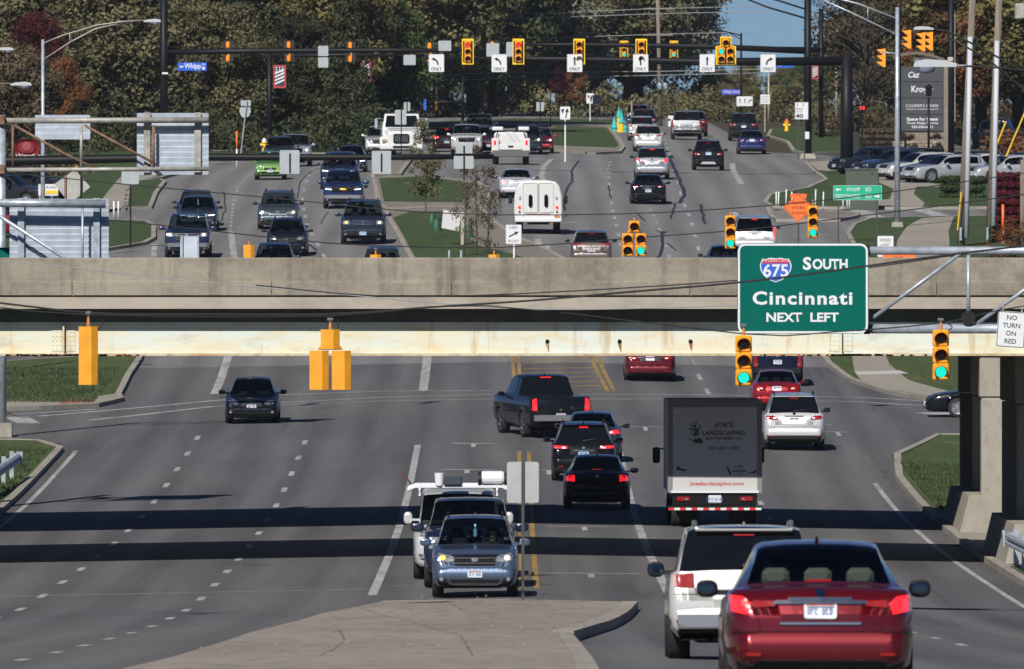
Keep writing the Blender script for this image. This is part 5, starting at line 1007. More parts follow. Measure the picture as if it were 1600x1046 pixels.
def signal(name, x, y, z, s, face, lits, label, group=None, dog=False, backplate=False, hang=0, tilt=0, five=None, visor=None):
    root = thing(name, (x, y, z), label, 'traffic light', group); ORG[root.name] = Vector((x, y, z))
    hb, vi, le = MB(), MB(), []
    pos = [(0,.35),(0,0),(0,-.35)] if not dog else [(0,.52),(-.2,.14),(-.2,-.21),(.2,.14),(.2,-.21)]
    for (dx, dz), l in zip(pos, lits): section((hb, vi, le), x+dx*s, y, z+dz*s, s, face, l)
    hb.build('housing', sigyel, root)
    if face == 'F':
        vo = vi.build('visor', visor or sigyel, root, recalc=False)
        for lx, ly, lz, r, l in le:
            MB().lathe((lx, ly, lz), 'y', [(0,-.02*s),(r*.6,-.015*s),(r,0)], 16).build('lens', {'g': greenlit, 'r': redlit, 0: lensoff}[l], root, smooth=True)
    if backplate:
        w, h = (.25, .62) if not dog else (.45, .80)
        pz = 0 if not dog else .15*s
        if dog: pl = [(-.46,-.46),(.46,-.46),(.46,.36),(.25,.40),(.25,.80),(-.25,.80),(-.25,.40),(-.46,.36)]
        else: pl = [(-.29,-.64),(.29,-.64),(.29,.64),(-.29,.64)]
        MB().prism([(x+p[0]*s, z+p[1]*s) for p in pl], y+.02, y+.035).build('backplate', sigback, root)
        if face == 'F':
            b = MB(); n = len(pl)
            for i in range(n):
                a, c = pl[i], pl[(i+1) % n]; k = .84; b.add([(x+a[0]*s, y+.012, z+a[1]*s),(x+c[0]*s, y+.012, z+c[1]*s),(x+c[0]*s*k, y+.012, z+(c[1] if dog else c[1])*s*(k if not dog else .9)),(x+a[0]*s*k, y+.012, z+a[1]*s*(k if not dog else .9))], [(0,1,2,3)])
            b.build('reflective_border', sigyel2, root)
    if dog: MB().tube([(x-.2*s,y,z+.33*s),(x-.2*s,y,z+.36*s),(x+.2*s,y,z+.36*s),(x+.2*s,y,z+.33*s)], .03*s, 6).build('bracket', sigyel, root)
    if hang:
        t = z + (.53 if not dog else .70)*s
        MB().tube([(x,y,t),(x,y,t+.06),(x,y,t+hang*.6)], [.035,.035,.02], 8).build('hanger', mat('hanger_orange', (.55,.2,.04), .6), root); MB().bbox((x,y,t+hang*.85), (.12,.05,.06), .015).tube([(x,y,t+hang*.5),(x,y,t+hang)], .014, 6).build('span_clamp', mat('clamp_grey', (.16,.16,.17), .6, .3), root)
    if tilt: root.rotation_euler.y = tilt
    return root
def sig_px(cx, cy, hpx, d, **k):
    p = P(cx, cy, d); dog = k.get('dog'); s = hpx/F*d/(1.05 if not dog else 1.09)
    return signal('traffic_light', p.x, p.y, p.z - (.157*s if dog else 0), s, **k)
DN = 244
sig_px(1162, 564, 79, DN, face='F', lits=[0,0,'g'], label='green lit traffic light hanging at the lower left corner of the big green sign', hang=.22)
sig_px(1470, 555, 79, DN, face='F', lits=[0,0,'g'], label='green lit traffic light hanging left of the no turn on red sign', hang=.22)
sig_px(138, 556, 91, DN, face='B', lits=[0,0,0], label='yellow back of a three lamp signal hanging at the far left before the girder', hang=.3)
sig_px(516, 562, 95, DN, face='B', lits=[0]*5, label='yellow back of a five lamp cluster signal hanging before the girder', dog=True, hang=.22)
DF = 430
sig_px(991, 373, 56, DF, face='F', lits=[0,0,0,0,'g'], label='five lamp cluster with one green lit just above the parapet', dog=True, hang=.2)
sig_px(1141, 363, 52, DF, face='F', lits=[0,0,'g'], label='green lit signal left of the white minivan above the parapet', hang=.2)
sig_px(1270, 347, 50, DF, face='F', lits=[0,0,'g'], label='green lit signal in front of the orange road work diamond', hang=.2)
for x, y, lb in ((389,409,'boxy yellow signal back rising above the parapet on the left'),(587,424,'yellow signal top just above the parapet near the blue car roof'),(772,424,'yellow signal top just above the parapet on the median')):
    sig_px(x, y, 52, DF, face='B', lits=[0,0,0], label=lb, hang=.22)
# far junction
D1 = 700
for x, lit, lb in ((731,['r',0,0],'red lit signal with yellow border above the leftmost pair of turn signs'),(810,['r',0,0],'red lit signal with yellow border right of the second left turn sign'),(905,[0,0,'g'],'unlit looking signal with yellow border over the first straight arrow sign'),(1002,[0,0,'g'],'signal with yellow border over the second straight arrow sign')):
    sig_px(x, 81, 33, D1-.4, face='F', lits=lit, label=lb, backplate=True)
sig_px(1134, 80, 38, D1-.4, face='F', lits=[0,'g',0,0,0], label='five lamp cluster with yellow border beside the last straight arrow sign', dog=True, backplate=True)
for x, lb in ((975,'small green lit signal at the farther junction, left one'),(1053,'small green lit signal at the farther junction, right one')): sig_px(x, 78, 23, 905, face='F', lits=[0,0,'g'], label=lb, backplate=True)
for x, y, lb in ((357,80,'back of a signal nearest the black pole on the left mast arm'),(452,80,'back of a signal right of the flag banner on the left mast arm'),(548,81,'back of the third signal along the left mast arm'),(672,82,'back of a signal left of the first left turn sign'),(770,80,'back of a signal left of the second left turn sign')):
    p = P(x, y, 760); rt = signal('traffic_light', p.x, p.y, p.z, 1.0, 'B', [0,0,0], lb, backplate=False)
    MB().box(p.x-.3, p.y-.14, p.z-.62, p.x+.3, p.y-.12, p.z+.62).build('backplate', sigback, rt)
    for zz in (.38, -.42): MB().bbox((p.x-.04, p.y-.2, p.z+zz), (.2,.1,.40), .08).build('back_boss', ambersig, rt)
for x, y, d, lb, g in ((1418,62,760,'side view signal at the right, left one of the upper three',None),(1440,66,762,'side view signal at the right, middle one of the upper three',None),(1452,65,764,'side view signal at the right, right one of the upper three',None),(1378,91,770,'side view signal lower left of the upper three',None)):
    p = P(x, y, d); rt = thing('traffic_light', p, lb, 'traffic light')
    MB().bbox((p.x+.12, p.y, p.z), (.2,.3,1.12), .03).build('housing', ambersig, rt)
    for k in (-1, 0, 1): MB().prism([(p.x+.02,p.z+k*.37-.14),(p.x+.02,p.z+k*.37+.16),(p.x-.34,p.z+k*.37+.14)], p.y-.14, p.y+.14).build('visor', ambersig, rt)
p = P(120, 268, 560); rt = signal('traffic_light', p.x, p.y, p.z, .42, 'F', [0,0,0], 'small amber signal in front of the grey diamond sign back', visor=ambersig)
p = P(682, 166, 950); signal('traffic_light', p.x, p.y, p.z, .6, 'B', [0,0,0], 'tiny amber signal far off under the dark side arm')
# ---- sign helper
def board(name, x0, y0, x1, y1, d, m, label, cat='sign', posts=(), rad=.05, border=None, pm=None, pbase=None, rz=0, pr=.035, pt=None, group=None, ptop=None):
    a, b = P(x0, y1, d), P(x1, y0, d); gx = (a.x+b.x)/2; gz = zg(gx, d) if posts else a.z
    root = thing(name, (gx, d, gz), label, cat, group)
    w, h = b.x-a.x, b.z-a.z; c = ((a.x+b.x)/2, d, (a.z+b.z)/2)
    MB().slab(c, (w, .02, h), min(rad, w*.2)).build('panel', m, root) 
    if border:
        t = border[1]; q = MB(); yy = d-.0125
        for r_ in ((a.x+t*.6,a.z+t*.6,b.x-t*.6,a.z+t*1.6),(a.x+t*.6,b.z-t*1.6,b.x-t*.6,b.z-t*.6),(a.x+t*.6,a.z+t*1.6,a.x+t*1.6,b.z-t*1.6),(b.x-t*1.6,a.z+t*1.6,b.x-t*.6,b.z-t*1.6)): q.box(r_[0], yy-.001, r_[1], r_[2], yy, r_[3])
        q.build('border', border[0], root)
    for xx in posts:
        X = (xx-800)/F*d; zt = (ptop if ptop is not None else b.z - .05)
        MB().box(X-pr, d+.012, zg(X, d)-.1, X+pr, d+.012+pr*2, zt).build('post', pm or galv_old, root)
    return root, a, b, (w, h)
def txt(root, s, x, y, hpx, d, m=None, wpx=None, bold=0, **k):
    p = P(x, y, d-.016); return text(s, hpx/F*d, m or signblack, root, (p.x, d-.014, p.z), width=wpx/F*d if wpx else None, bold=bold, **k)
def pole_px(name, x, ytop, d, wpx, m, label, cat='pole', ybase=None, x2=None, taper=.75, base=None, n=12):
    X0 = ((x2 if x2 is not None else x)-800)/F*d; z0 = zg(X0, d)-.1; t = P(x, ytop, d); r = wpx/2/F*d
    root = thing(name, (X0, d, z0+.1), label, cat); MB().tube([(X0,d,z0),(t.x,d,t.z)], [r, r*taper], n).build('shaft', m, root, smooth=True)
    if base: MB().add(*(lambda w: ([(X0-w,d-w,z0),(X0+w,d-w,z0),(X0+w,d+w,z0),(X0-w,d+w,z0),(X0-w*.75,d-w*.75,z0+base),(X0+w*.75,d-w*.75,z0+base),(X0+w*.75,d+w*.75,z0+base),(X0-w*.75,d+w*.75,z0+base)],[(0,1,5,4),(1,2,6,5),(2,3,7,6),(3,0,4,7),(4,5,6,7)]))(r*2.1)).build('base', kerbm, root)
    return root
def arm(root, pts, d, wpx, m, name='arm'):
    P_ = [P(x, y, d) for x, y in pts]; ws = wpx if isinstance(wpx, (list, tuple)) else [wpx]*len(pts)
    return MB().tube(P_, [w/2/F*d for w in ws], 8).build(name, m, root, smooth=True)
def lamp_head(root, x, y, wpx, d, flip=1, glass=True):
    p = P(x, y, d); w = wpx/F*d; q = MB()
    prof = [(-.5,.02),(-.46,.10),(-.2,.15),(.25,.12),(.5,.05),(.5,-.03),(-.5,-.03)]
    q.prism([(p.x+flip*a*w, p.z+b*w) for a, b in (prof if flip > 0 else prof[::-1])], d-.12, d+.12); o = q.build('lamp_head', lamp_h, root)
    if glass: MB().lathe((p.x-flip*.2*w, d, p.z-.05*w), 'z', [(w*.22,.02*w),(w*.2,-.08*w),(w*.1,-.13*w),(0,-.14*w)], 14).build('lamp_glass', mat('lamp_bowl', (.25,.3,.42), .15, coat=1), root, smooth=True)
def wire(pts, d0, label, r=.012, sag=0, m=None, name='overhead_cable', d1=None, n=24, mat_=None):
    A = []; 
    for i in range(n+1):
        t = i/n; k = t*(len(pts)-1); j = min(int(k), len(pts)-2); u = k-j; pm_ = lambda q: pts[max(0, min(q, len(pts)-1))]
        p0, p1, p2, p3 = pm_(j-1), pm_(j), pm_(j+1), pm_(j+2)
        f = lambda c: .5*((2*p1[c]) + (-p0[c]+p2[c])*u + (2*p0[c]-5*p1[c]+4*p2[c]-p3[c])*u*u + (-p0[c]+3*p1[c]-3*p2[c]+p3[c])*u**3)
        A.append(P(f(0), f(1), d0 + ((d1 or d0)-d0)*t))
    o = MB().tube(A, r, 5).build(name, mat_ or cablem); return tag(o, label, 'cable')
# ---- the big green motorway sign on its truss
DS = 252
g_root = thing('sign_gantry', P(1700, 950, DS), 'grey tubular truss gantry carrying the big green sign in from the right', 'gantry')
def gtube(pts, wpx, nm='truss_tube', d=DS, root=None, m=galv, n=14): return MB().tube([P(x, y, d) for x, y in pts], wpx/2/F*d, n).build(nm, m, root or g_root, smooth=True)
gtube([(1356,392),(1980,392)], 13, 'top_chord'); gtube([(1356,514),(1980,514)], 15, 'bottom_chord'); gtube([(1513,399),(1513,506)], 6, 'upright')
gtube([(1500,397),(1364,497)], 6, 'diagonal'); gtube([(1680,397),(1524,508)], 6, 'diagonal'); gtube([(1812,399),(1812,506)], 6, 'upright')
for y in (392, 514): MB().lathe(P(1354, y, DS), 'x', [(0,-.05),(.11,-.05),(.11,.06),(0,.06)], 14).build('end_plate', trim, g_root)
MB().lathe(P(1513,497,DS-.1), 'y', [(0,-.03),(.14,-.03),(.14,.02),(.11,.03)], 16).build('gusset', trim, g_root)
pz = P(1980, 392, DS); MB().tube([(pz.x, DS, zg(13, DS)-.1), (pz.x, DS, pz.z+.5)], .22, 16).build('post', galv, g_root, smooth=True)
root, a, b, wh = board('motorway_sign', 1152, 380, 1357, 522, DS-.35, signgreen, 'big green motorway sign reading South Cincinnati next left with a shield', rad=.18)
tw_ = wh[0]; 
bd = MB(); rad = .16; yy = DS-.35-.0135
def rring(a, b, rad, t, inset):
    q = MB(); o_, i_ = [], []
    for cx, cz, s0 in ((b.x-rad, b.z-rad, 0), (a.x+rad, b.z-rad, 90), (a.x+rad, a.z+rad, 180), (b.x-rad, a.z+rad, 270)):
        for k in range(6):
            an = R(s0+18*k); o_.append((cx+(rad-inset)*math.cos(an), cz+(rad-inset)*math.sin(an))); i_.append((cx+(rad-inset-t)*math.cos(an), cz+(rad-inset-t)*math.sin(an)))
    n = len(o_); q.add([(p[0], yy, p[1]) for p in o_+i_], [(i, (i+1) % n, (i+1) % n+n, i+n) for i in range(n)]); return q
rring(a, b, rad, .04, .012).build('border', whitem, root)
def shield(cx, cy, w, h, d):
    def sh(k, z0=1.0): return [(cx+x_*w/2*k, cy+y_*h/2*k) for x_, y_ in ((0,-1.0),(.38,-.82),(.72,-.5),(.94,-.05),(.97,.35),(.82,.80),(.62,.76),(.35,.88),(0,.82),(-.35,.88),(-.62,.76),(-.82,.80),(-.97,.35),(-.94,-.05),(-.72,-.5),(-.38,-.82))]
    W_ = MB().prism([(P(x, 800-y, d).x, P(x, 800-y, d).z) for x, y in [(q[0], 800-cy*2+q[1]) for q in []]] or [(P(q[0], 0, d).x, P(0, 2*cy-q[1], d).z) for q in sh(1)], d-.0145, d-.0125).build('shield_border', whitem, root)
    MB().prism([(P(q[0], 0, d).x, P(0, 2*cy-q[1], d).z) for q in sh(.93)], d-.0165, d-.0147).build('shield', mat('shield_blue', (.03,.13,.62), .4), root)
    t = sh(.93); top = [t[4], t[5], t[6], t[7], t[8], t[9], t[10], t[11], t[12]]; top[0] = (top[0][0]-.3, cy+.46*h/2); top[-1] = (top[-1][0]+.3, cy+.46*h/2)
    MB().prism([(P(q[0], 0, d).x, P(0, 2*cy-q[1], d).z) for q in top], d-.0185, d-.0168).build('shield_red_top', mat('shield_red', (.62,.03,.04), .4), root)
shield(1212, 421, 51, 41, DS-.35)
D_ = DS-.35
txt(root, 'INTERSTATE', 1212, 407, 5.2, D_-.008, whitem, 42); txt(root, '675', 1212, 423, 19.5, D_-.006, whitem, 39, bold=.02)
txt(root, 'S', 1261, 412, 19, D_, whitem, 13, bold=.035); txt(root, 'OUTH', 1297, 413, 15.5, D_, whitem, 55, bold=.035)
txt(root, 'Cincinnati', 1254, 466, 20, D_, whitem, 156, bold=.03, spacing=1.15); txt(root, 'NEXT  LEFT', 1254, 496, 14, D_, whitem, 113, bold=.03)
for xx in (1190, 1320): q = P(xx, 392, DS-.2); MB().box(q.x-.04, DS-.33, a.z+.1, q.x+.04, DS-.1, b.z-.05).build('hanger_beam', galv, root)
# no turn on red
root, a, b, wh = board('traffic_sign', 1556, 487, 1600, 543, 243, whitem, 'white no turn on red sign hanging tilted at the right edge', border=(signblack, .012))
for i, s in enumerate(('NO','TURN','ON','RED')): txt(root, s, 1578, 496.5+12.3*i, 7.5, 243, bold=.01)
for i in (-1, 1): MB().tube([(a.x+wh[0]/2+i*.18, 243, b.z), (a.x+wh[0]/2+i*.18, 243, b.z+.14)], .015, 6).build('hanger', galv_old, root)
root.rotation_euler.y = R(4)
# sign back on the median nose
d = GP(817, 951)[1] + .6
root, a, b, wh = board('traffic_sign', 792, 722, 842, 786, d, mat('sign_back_grey', (.42,.43,.45), .5, .2, noise=.1), 'plain grey sign back on a dark post standing on the near median', posts=())
X = a.x+wh[0]/2; MB().box(X-.03, d-.05, zg(X, d), X+.03, d-.012, b.z+.01).build('post', mat('post_dark', (.05,.05,.05), .7), root)
# ---- span wires and cables near the bridge
wire([(-60,466),(138,489),(300,491),(515,491),(690,479),(830,470),(1000,455),(1152,442),(1290,425),(1470,400),(1640,380)], DN, 'upper messenger cable sagging across the whole bridge face', .02)
wire([(-60,474),(138,492),(515,494),(760,478),(1162,522),(1300,519),(1470,505),(1560,485),(1660,470)], DN+.3, 'lower signal cable along the girder and the green sign', .013)
wire([(-60,404),(100,417),(300,440),(500,457),(720,477),(900,484),(1200,476)], 262, 'thin grey cable slanting over the parapet', .012, mat_=cablel)
wire([(400,446),(640,464),(1000,449),(1300,425),(1500,398),(1700,370)], 258, 'thin dark cable rising to the right over the green sign', .013)
for pts, lb in (([(160,489),(161,505),(153,516)],'short looping cable beside the far left signal back'),([(524,492),(529,505),(527,520)],'short looping cable beside the cluster signal back'),([(1480,505),(1488,512),(1478,518)],'short looping cable beside the right green signal')): wire(pts, DN+.1, lb, .012, n=8)
wire([(-60,325),(100,338),(250,352),(430,372),(560,383),(780,387),(990,372),(1141,361),(1270,347),(1500,318),(1660,295)], DF, 'messenger cable carrying the signals above the parapet', .02)
wire([(-60,262),(120,281),(300,298),(460,313),(620,329),(780,336),(990,334),(1141,326),(1300,312),(1480,288),(1660,262)], 470, 'dark cable crossing the upper road', .02)
wire([(-60,205),(300,165),(600,110),(800,95)], 900, 'faint overhead line beyond the mast arms', .03, mat_=cablel) if 0 else None
for k, (y0, y1) in enumerate(((113,112),(122,118),(60,54),(28,22),(21,14))): wire([(640,y0+5),(850,y0),(1025,y1),(1200,y1-4)], 935, 'pale overhead power line before the far trees, ' + ('lowest','second lowest','middle','second highest','highest')[k] + ' of five', .028, mat_=cablel, n=8)
# ---- gantries with sign backs on the left
def signback(x0, y0, x1, y1, d, label, uprights, extra=()):
    root, a, b, wh = board('road_sign', x0, y0, x1, y1, d, alum, label)
    n = int((y1-y0)/ (9 if d < 380 else 8.6))
    for i in range(n):
        z1 = b.z - wh[1]*i/n; z0 = b.z - wh[1]*(i+1)/n; MB().add([(a.x,d-.012,z0+.02),(b.x,d-.012,z0+.02),(b.x,d-.05,z1-.01),(a.x,d-.05,z1-.01),(a.x,d-.012,z1-.003),(b.x,d-.012,z1-.003)], [(0,1,2,3),(3,2,5,4),(0,3,4),(1,5,2)]).build('plank', alum, root)
    for x in uprights: X = (x-800)/F*d; w = 5/F*d; MB().box(X-w, d-.16, a.z-.02, X+w, d-.055, b.z+.02).build('stiffener', galv_old if d > 380 else galv, root)
    return root
gl = thing('sign_gantry', (-16.6, 352, zg(-16, 352)), 'lower left tubular gantry rising just behind the bridge parapet', 'gantry')
MB().tube([P(-60,317,351.6), P(165,319,351.6)], 13/2/F*352, 14).build('top_chord', galv, gl, smooth=True); MB().tube([P(-60,300,351.6), P(100,403,351.6), P(130,425,351.6)], 6/2/F*352, 10).build('diagonal', galv, gl, smooth=True)
MB().tube([P(-60,440,351.6), P(165,440,351.6)], 13/2/F*352, 14).build('bottom_chord', galv, gl, smooth=True); MB().tube([P(129,322,351.6), P(129,436,351.6)], 4/2/F*352, 10).build('upright', galv, gl, smooth=True)
X = (-75-800)/F*352; MB().tube([(X,351.6,zg(X,352)-.1),(X,351.6,CH+3)], .2, 14).build('post', galv, gl, smooth=True)
signback(15, 311, 170, 450, 352.2, 'large ribbed aluminium sign back at lower left behind the parapet', (33,151))
MB().box(P(-20,387,353).x, 353, CH-1, P(15,387,353).x, 353.02, P(0,387,353).z).build('panel', signgreen, gl)
gu = thing('sign_gantry', (-16.3, 409, zg(-16, 409)), 'upper left weathered gantry with rusty braces', 'gantry')
for pts, w, nm, m in (([(6,189),(326,188)],9,'top_chord',galv_old),([(8,266),(326,264)],7,'bottom_chord',galv_old),([(22,196),(100,240),(150,264)],4,'diagonal',ruststeel),([(132,196),(190,228),(246,258)],4,'diagonal',ruststeel),([(20,196),(20,262)],4,'upright',ruststeel),([(127,196),(127,262)],5,'upright',galv_old),([(240,196),(240,262)],5,'upright',ruststeel)):
    MB().tube([P(x, y, 409) for x, y in pts], w/2/F*409, 10).build(nm, m, gu, smooth=True)
X = P(4,0,409).x; MB().tube([(X-.02,409,zg(X,409)-.1),(X-.05,409,P(0,180,409).z)], .15, 14).build('post', galv, gu, smooth=True); MB().vprism([(X-.3,408.7),(X+.3,408.7),(X+.3,409.3),(X-.3,409.3)], zg(X,409)-.1, zg(X,409)+.45).build('base', kerbm, gu)
for y in (188, 265): MB().bbox(P(3,y,408.8), (.2,.2,.32), .03).build('collar', ruststeel, gu)
signback(214, 177, 326, 273, 409.4, 'large ribbed aluminium sign back on the upper gantry', (230,309)); signback(55, 180, 141, 218, 480, 'small ribbed sign back left of the upper gantry centre', ())
# black mast arm with sign backs above the left carriageway
am = pole_px('mast_arm', -70, 230, 500, 17, black, 'black mast arm reaching from the left across the oncoming lanes', 'mast arm')
arm(am, [(-70,256),(0,252),(300,246),(600,246),(772,245)], 500, [17,16,13,10,8], black)
sbm = mat('sign_back_pale', (.40,.44,.46), .5, .15, noise=.08)
def small_back(x0, y0, x1, y1, d, label, post=None, pm=black, group=None, pw=2.2):
    root, a, b, wh = board('road_sign', x0, y0, x1, y1, d, sbm, label, 'sign back', group=group)
    if post: MB().box(P(post[0],0,d).x-pw/2/F*d, d-.06, P(0,post[2],d).z, P(post[0],0,d).x+pw/2/F*d, d-.015, P(0,post[1],d).z).build('post', pm, root)
    return root
small_back(437,235,468,272,499.2,'square sign back on the black mast arm over the grey minivan', (453,240,270)); small_back(581,236,611,272,499.2,'square sign back on the black mast arm under the white truck', (596,240,268))
small_back(709,244,740,264,499.2,'lower sign back near the tip of the black mast arm', (725,228,282)); small_back(712,226,738,240,499.2,'upper sign back at the tip of the black mast arm')
small_back(617,172,635,195,690,'small grey sign back on a thin post before the white heavy truck', (627,172,248), pw=1.6); small_back(631,160,641,174,800,'little sign back behind the other grey sign back', (636,160,245), pw=1.4)
# ---- far junction mast arms
DJ = 700
mr = pole_px('mast_arm', 1323, 85, DJ, 21, black, 'black mast arm from the right pole carrying the lane arrow signs', 'mast arm', taper=.9)
arm(mr, [(1323,96),(1100,97),(900,93),(665,91)], DJ, [15,13,9,5], black)
mr2 = pole_px('mast_arm', 1262, -40, 775, 13, black, 'tall black pole with mast arm and street light arm above', 'mast arm', taper=.85, base=.4)
arm(mr2, [(1262,80),(1100,73),(900,70),(780,70)], 775, [11,9,6,4], black); arm(mr2, [(1262,16),(1225,4),(1170,-12)], 775, 3, black, 'lamp_arm'); arm(mr2, [(1262,30),(1200,12),(1160,-4)], 775, 3, black, 'lamp_arm')
MB().bbox(P(1261,212,774.6), (.28,.05,.45), .03).build('notice', whitem, mr2)
mr3 = pole_px('mast_arm', 1283, 14, 850, 8, black, 'slimmer black pole with mast arm right of the tall one', 'mast arm', taper=.9); arm(mr3, [(1283,78),(1180,76),(1040,75)], 850, [9,7,5], black)
ml = pole_px('mast_arm', 256, -40, 740, 13, black, 'black pole behind the upper sign back with a long mast arm to the right', 'mast arm', taper=.95)
arm(ml, [(256,82),(400,80),(600,79),(860,80)], 740, [10,9,8,5], black); ml2 = pole_px('mast_arm', 421, 82, 790, 9, black, 'black pole with flag banner and side arm', 'mast arm', taper=.9); arm(ml2, [(421,88),(540,86),(700,88)], 790, [7,6,4], black)
for y in (115,): MB().bbox(P(258,y,739.5), (.35,.1,.12), .02).build('bracket', whitem, ml)
mf = pole_px('mast_arm', 723, 118, 960, 5, black, 'distant thin black pole with a short side arm to the left', 'mast arm', taper=.9); arm(mf, [(723,160),(668,159)], 960, [5,4], black)
MB().bbox(P(664,164,959), (.2,.05,.85), .02).build('street_name', signblue, mf)
ONLY = [(682,'left','first left turn only sign from the left on the mast arm'),(780,'left','second left turn only sign on the mast arm'),(898,'up','straight only sign beneath the unlit signal, leftmost of three'),(1001,'up','middle straight only sign on the mast arm'),(1105,'up','straight only sign beside the five lamp cluster'),(1200,'right','right turn only sign near the right pole')]
for x, kd, lb in ONLY:
    root, a, b, wh = board('traffic_sign', x-12, 85, x+12, 113, DJ-.55, whitem, lb, border=(mat('border_grey', (.3,.3,.3), .6), .012)); c = (a.x+b.x)/2
    q = MB(); arrow(q, c, P(0,95.5,DJ).z, .50, DJ-.565, kd, .085); q.build('arrow', signblack, root); txt(root, 'ONLY', x, 108, 5, DJ-.55, None, 17, bold=.02)
    MB().bbox((c, DJ-.35, P(0,94,DJ).z), (.1,.35,.1), .01).build('bracket', trim, root)
for x, y, w in ((505,80,16),(505,98,16),(640,94,19),(695,72,20)): small_back(x-w/2, y-8, x+w/2, y+8, 738, {80:'upper sign back behind the left mast arm',98:'lower sign back under the left mast arm',94:'sign back left of the first turn sign',72:'sign back over the first turn sign'}[y])
small_back(640+8, 70, 640+18, 72, 738, 'thin strip of a sign edge on the arm') if 0 else None
small_back(760,68,780,92,737,'pale sign back behind the second left turn sign'); small_back(791,66,801,92,737,'narrow pale sign back beside the second red signal')
root, a, b, wh = board('street_sign', 278, 98, 323, 111, 739, signblue, 'blue Whipp Road street sign with arrow hanging at upper left', rad=.02); txt(root, 'Whipp', 301, 104.5, 8, 739, whitem, 26, bold=.02); txt(root, 'Rd', 318, 100.8, 3.5, 739, whitem); MB().lathe(P(318,107,738.97), 'y', [(0,-.01),(.09,-.01),(.09,0)], 12).build('emblem', whitem, root)
q = MB(); p = P(284,104.5,738.97); q.prism([(p.x-.13,p.z),(p.x-.02,p.z-.09),(p.x-.02,p.z-.03),(p.x+.12,p.z-.03),(p.x+.12,p.z+.03),(p.x-.02,p.z+.03),(p.x-.02,p.z+.09)], p.y-.004, p.y); q.build('arrow', whitem, root)
root, a, b, wh = board('street_sign', 1205, 98, 1241, 106, 849, signblue, 'blue street sign partly hidden behind the right mast arm', rad=.02); txt(root, 'Rd', 1218, 102, 4, 849, whitem); 
root, a, b, wh = board('street_sign', 1128, 140, 1160, 148, 905, mat('sign_blue_violet', (.09,.12,.6), .5), 'blue Village Center street sign far off', rad=.02); txt(root, 'Village Center', 1144, 144, 3.6, 905, whitem, 27)
def banner(x0, y0, x1, y1, d, label):
    root, a, b, wh = board('banner', x0, y0, x1, y1, d, mat('banner_red', (.42,.04,.06), .7), label, 'banner', rad=.01); X0, Z0, w, h = a.x, a.z, wh[0], wh[1]; q = MB()
    MB().box(X0+w*.14, d-.016, Z0+h*.1, X0+w*.86, d-.0125, Z0+h*.93).build('flag_panel', mat('flag_navy', (.03,.03,.06), .7), root)
    for i in range(4): z_ = Z0+h*(.14+.15*i); q.prism([(X0+w*.14,z_),(X0+w*.86,z_+h*.18),(X0+w*.86,z_+h*.26),(X0+w*.14,z_+h*.08)], d-.019, d-.0165)
    q.build('stripe', whitem, root); q = MB()
    for i in range(3):
        for j in range(3): q.lathe((X0+w*(.25+.24*i), d-.0165, Z0+h*(.72+.09*j)), 'y', [(0,-.004),(w*.06,-.004),(w*.06,0)], 6)
    q.build('star', whitem, root)
banner(427,102,447,138,789,'stars and stripes banner on the left black pole'); banner(564,94,580,128,800,'stars and stripes banner right of the third rear facing signal'); banner(1268,102,1279,124,849,'red striped banner beside the tall black right pole')
# ---- street lights
L1 = pole_px('street_light', 67, 62, 560, 8, galv, 'grey street light with long curved truss arm at upper left', 'street light', taper=.6)
arm(L1, [(67,68),(100,55),(150,40),(190,34),(226,32)], 560, 2.2, galv_old); arm(L1, [(67,94),(110,66),(150,45),(183,38)], 560, 2.2, galv_old); arm(L1, [(109,53),(109,67)], 560, 1.6, galv_old); lamp_head(L1, 238, 34, 27, 560, -1)
L2 = pole_px('street_light', -60, 70, 520, 9, galv, 'street light cut by the left edge with its lamp in view', 'street light'); arm(L2, [(-60,82),(2,78)], 520, 2.5, galv_old); lamp_head(L2, 8, 78, 27, 520, -1)
L3 = pole_px('street_light', -80, 120, 460, 10, galv, 'lower lamp head reaching in from the left edge', 'street light'); arm(L3, [(-80,140),(-20,131),(16,131)], 460, 2.5, galv_old); lamp_head(L3, 33, 133, 33, 460, -1)
L4 = pole_px('street_light', 1402, 12, 603, 10, galv, 'tall grey street light with truss arm on a concrete base beside the green road sign', 'street light', taper=.6, base=.45)
arm(L4, [(1400,29),(1340,6),(1285,-8)], 603, 3, galv); arm(L4, [(1400,54),(1330,20),(1285,0)], 603, 3, galv); arm(L4, [(1356,12),(1356,30)], 603, 1.6, galv); arm(L4, [(1402,84),(1378,82)], 603, 2.4, galv)
L5 = thing('street_light', P(1700,250,230), 'large lamp head on a dark arm reaching in from the right', 'street light'); arm(L5, [(1495,103),(1560,106),(1700,122)], 230, 3.4, cablem); lamp_head(L5, 1461, 103, 67, 230, 1)
arm(L5, [(1495,103),(1510,103)], 230, 3.6, cablel); MB().tube([P(1700,122,230), (P(1700,0,230).x,230,zg(12,230))], .12, 10).build('post', galv_old, L5, smooth=True); MB().bbox(P(1485,93,229.9), (.10,.05,.08), .01).build('photocell', mat('photocell', (.5,.48,.4), .6), L5)
L6 = thing('street_light', P(1700,200,260), 'smaller lamp head with a long dark sloping arm at upper right', 'street light'); arm(L6, [(1458,46),(1480,49),(1530,74),(1600,112),(1700,160)], 260, 3.2, cablem); arm(L6, [(1480,58),(1540,90),(1600,140),(1700,230)], 260, 3, cablem); lamp_head(L6, 1443, 46, 31, 260, 1, glass=False); MB().tube([P(1700,160,260), (P(1700,0,260).x,260,zg(12,260))], .12, 10).build('post', galv_old, L6, smooth=True)
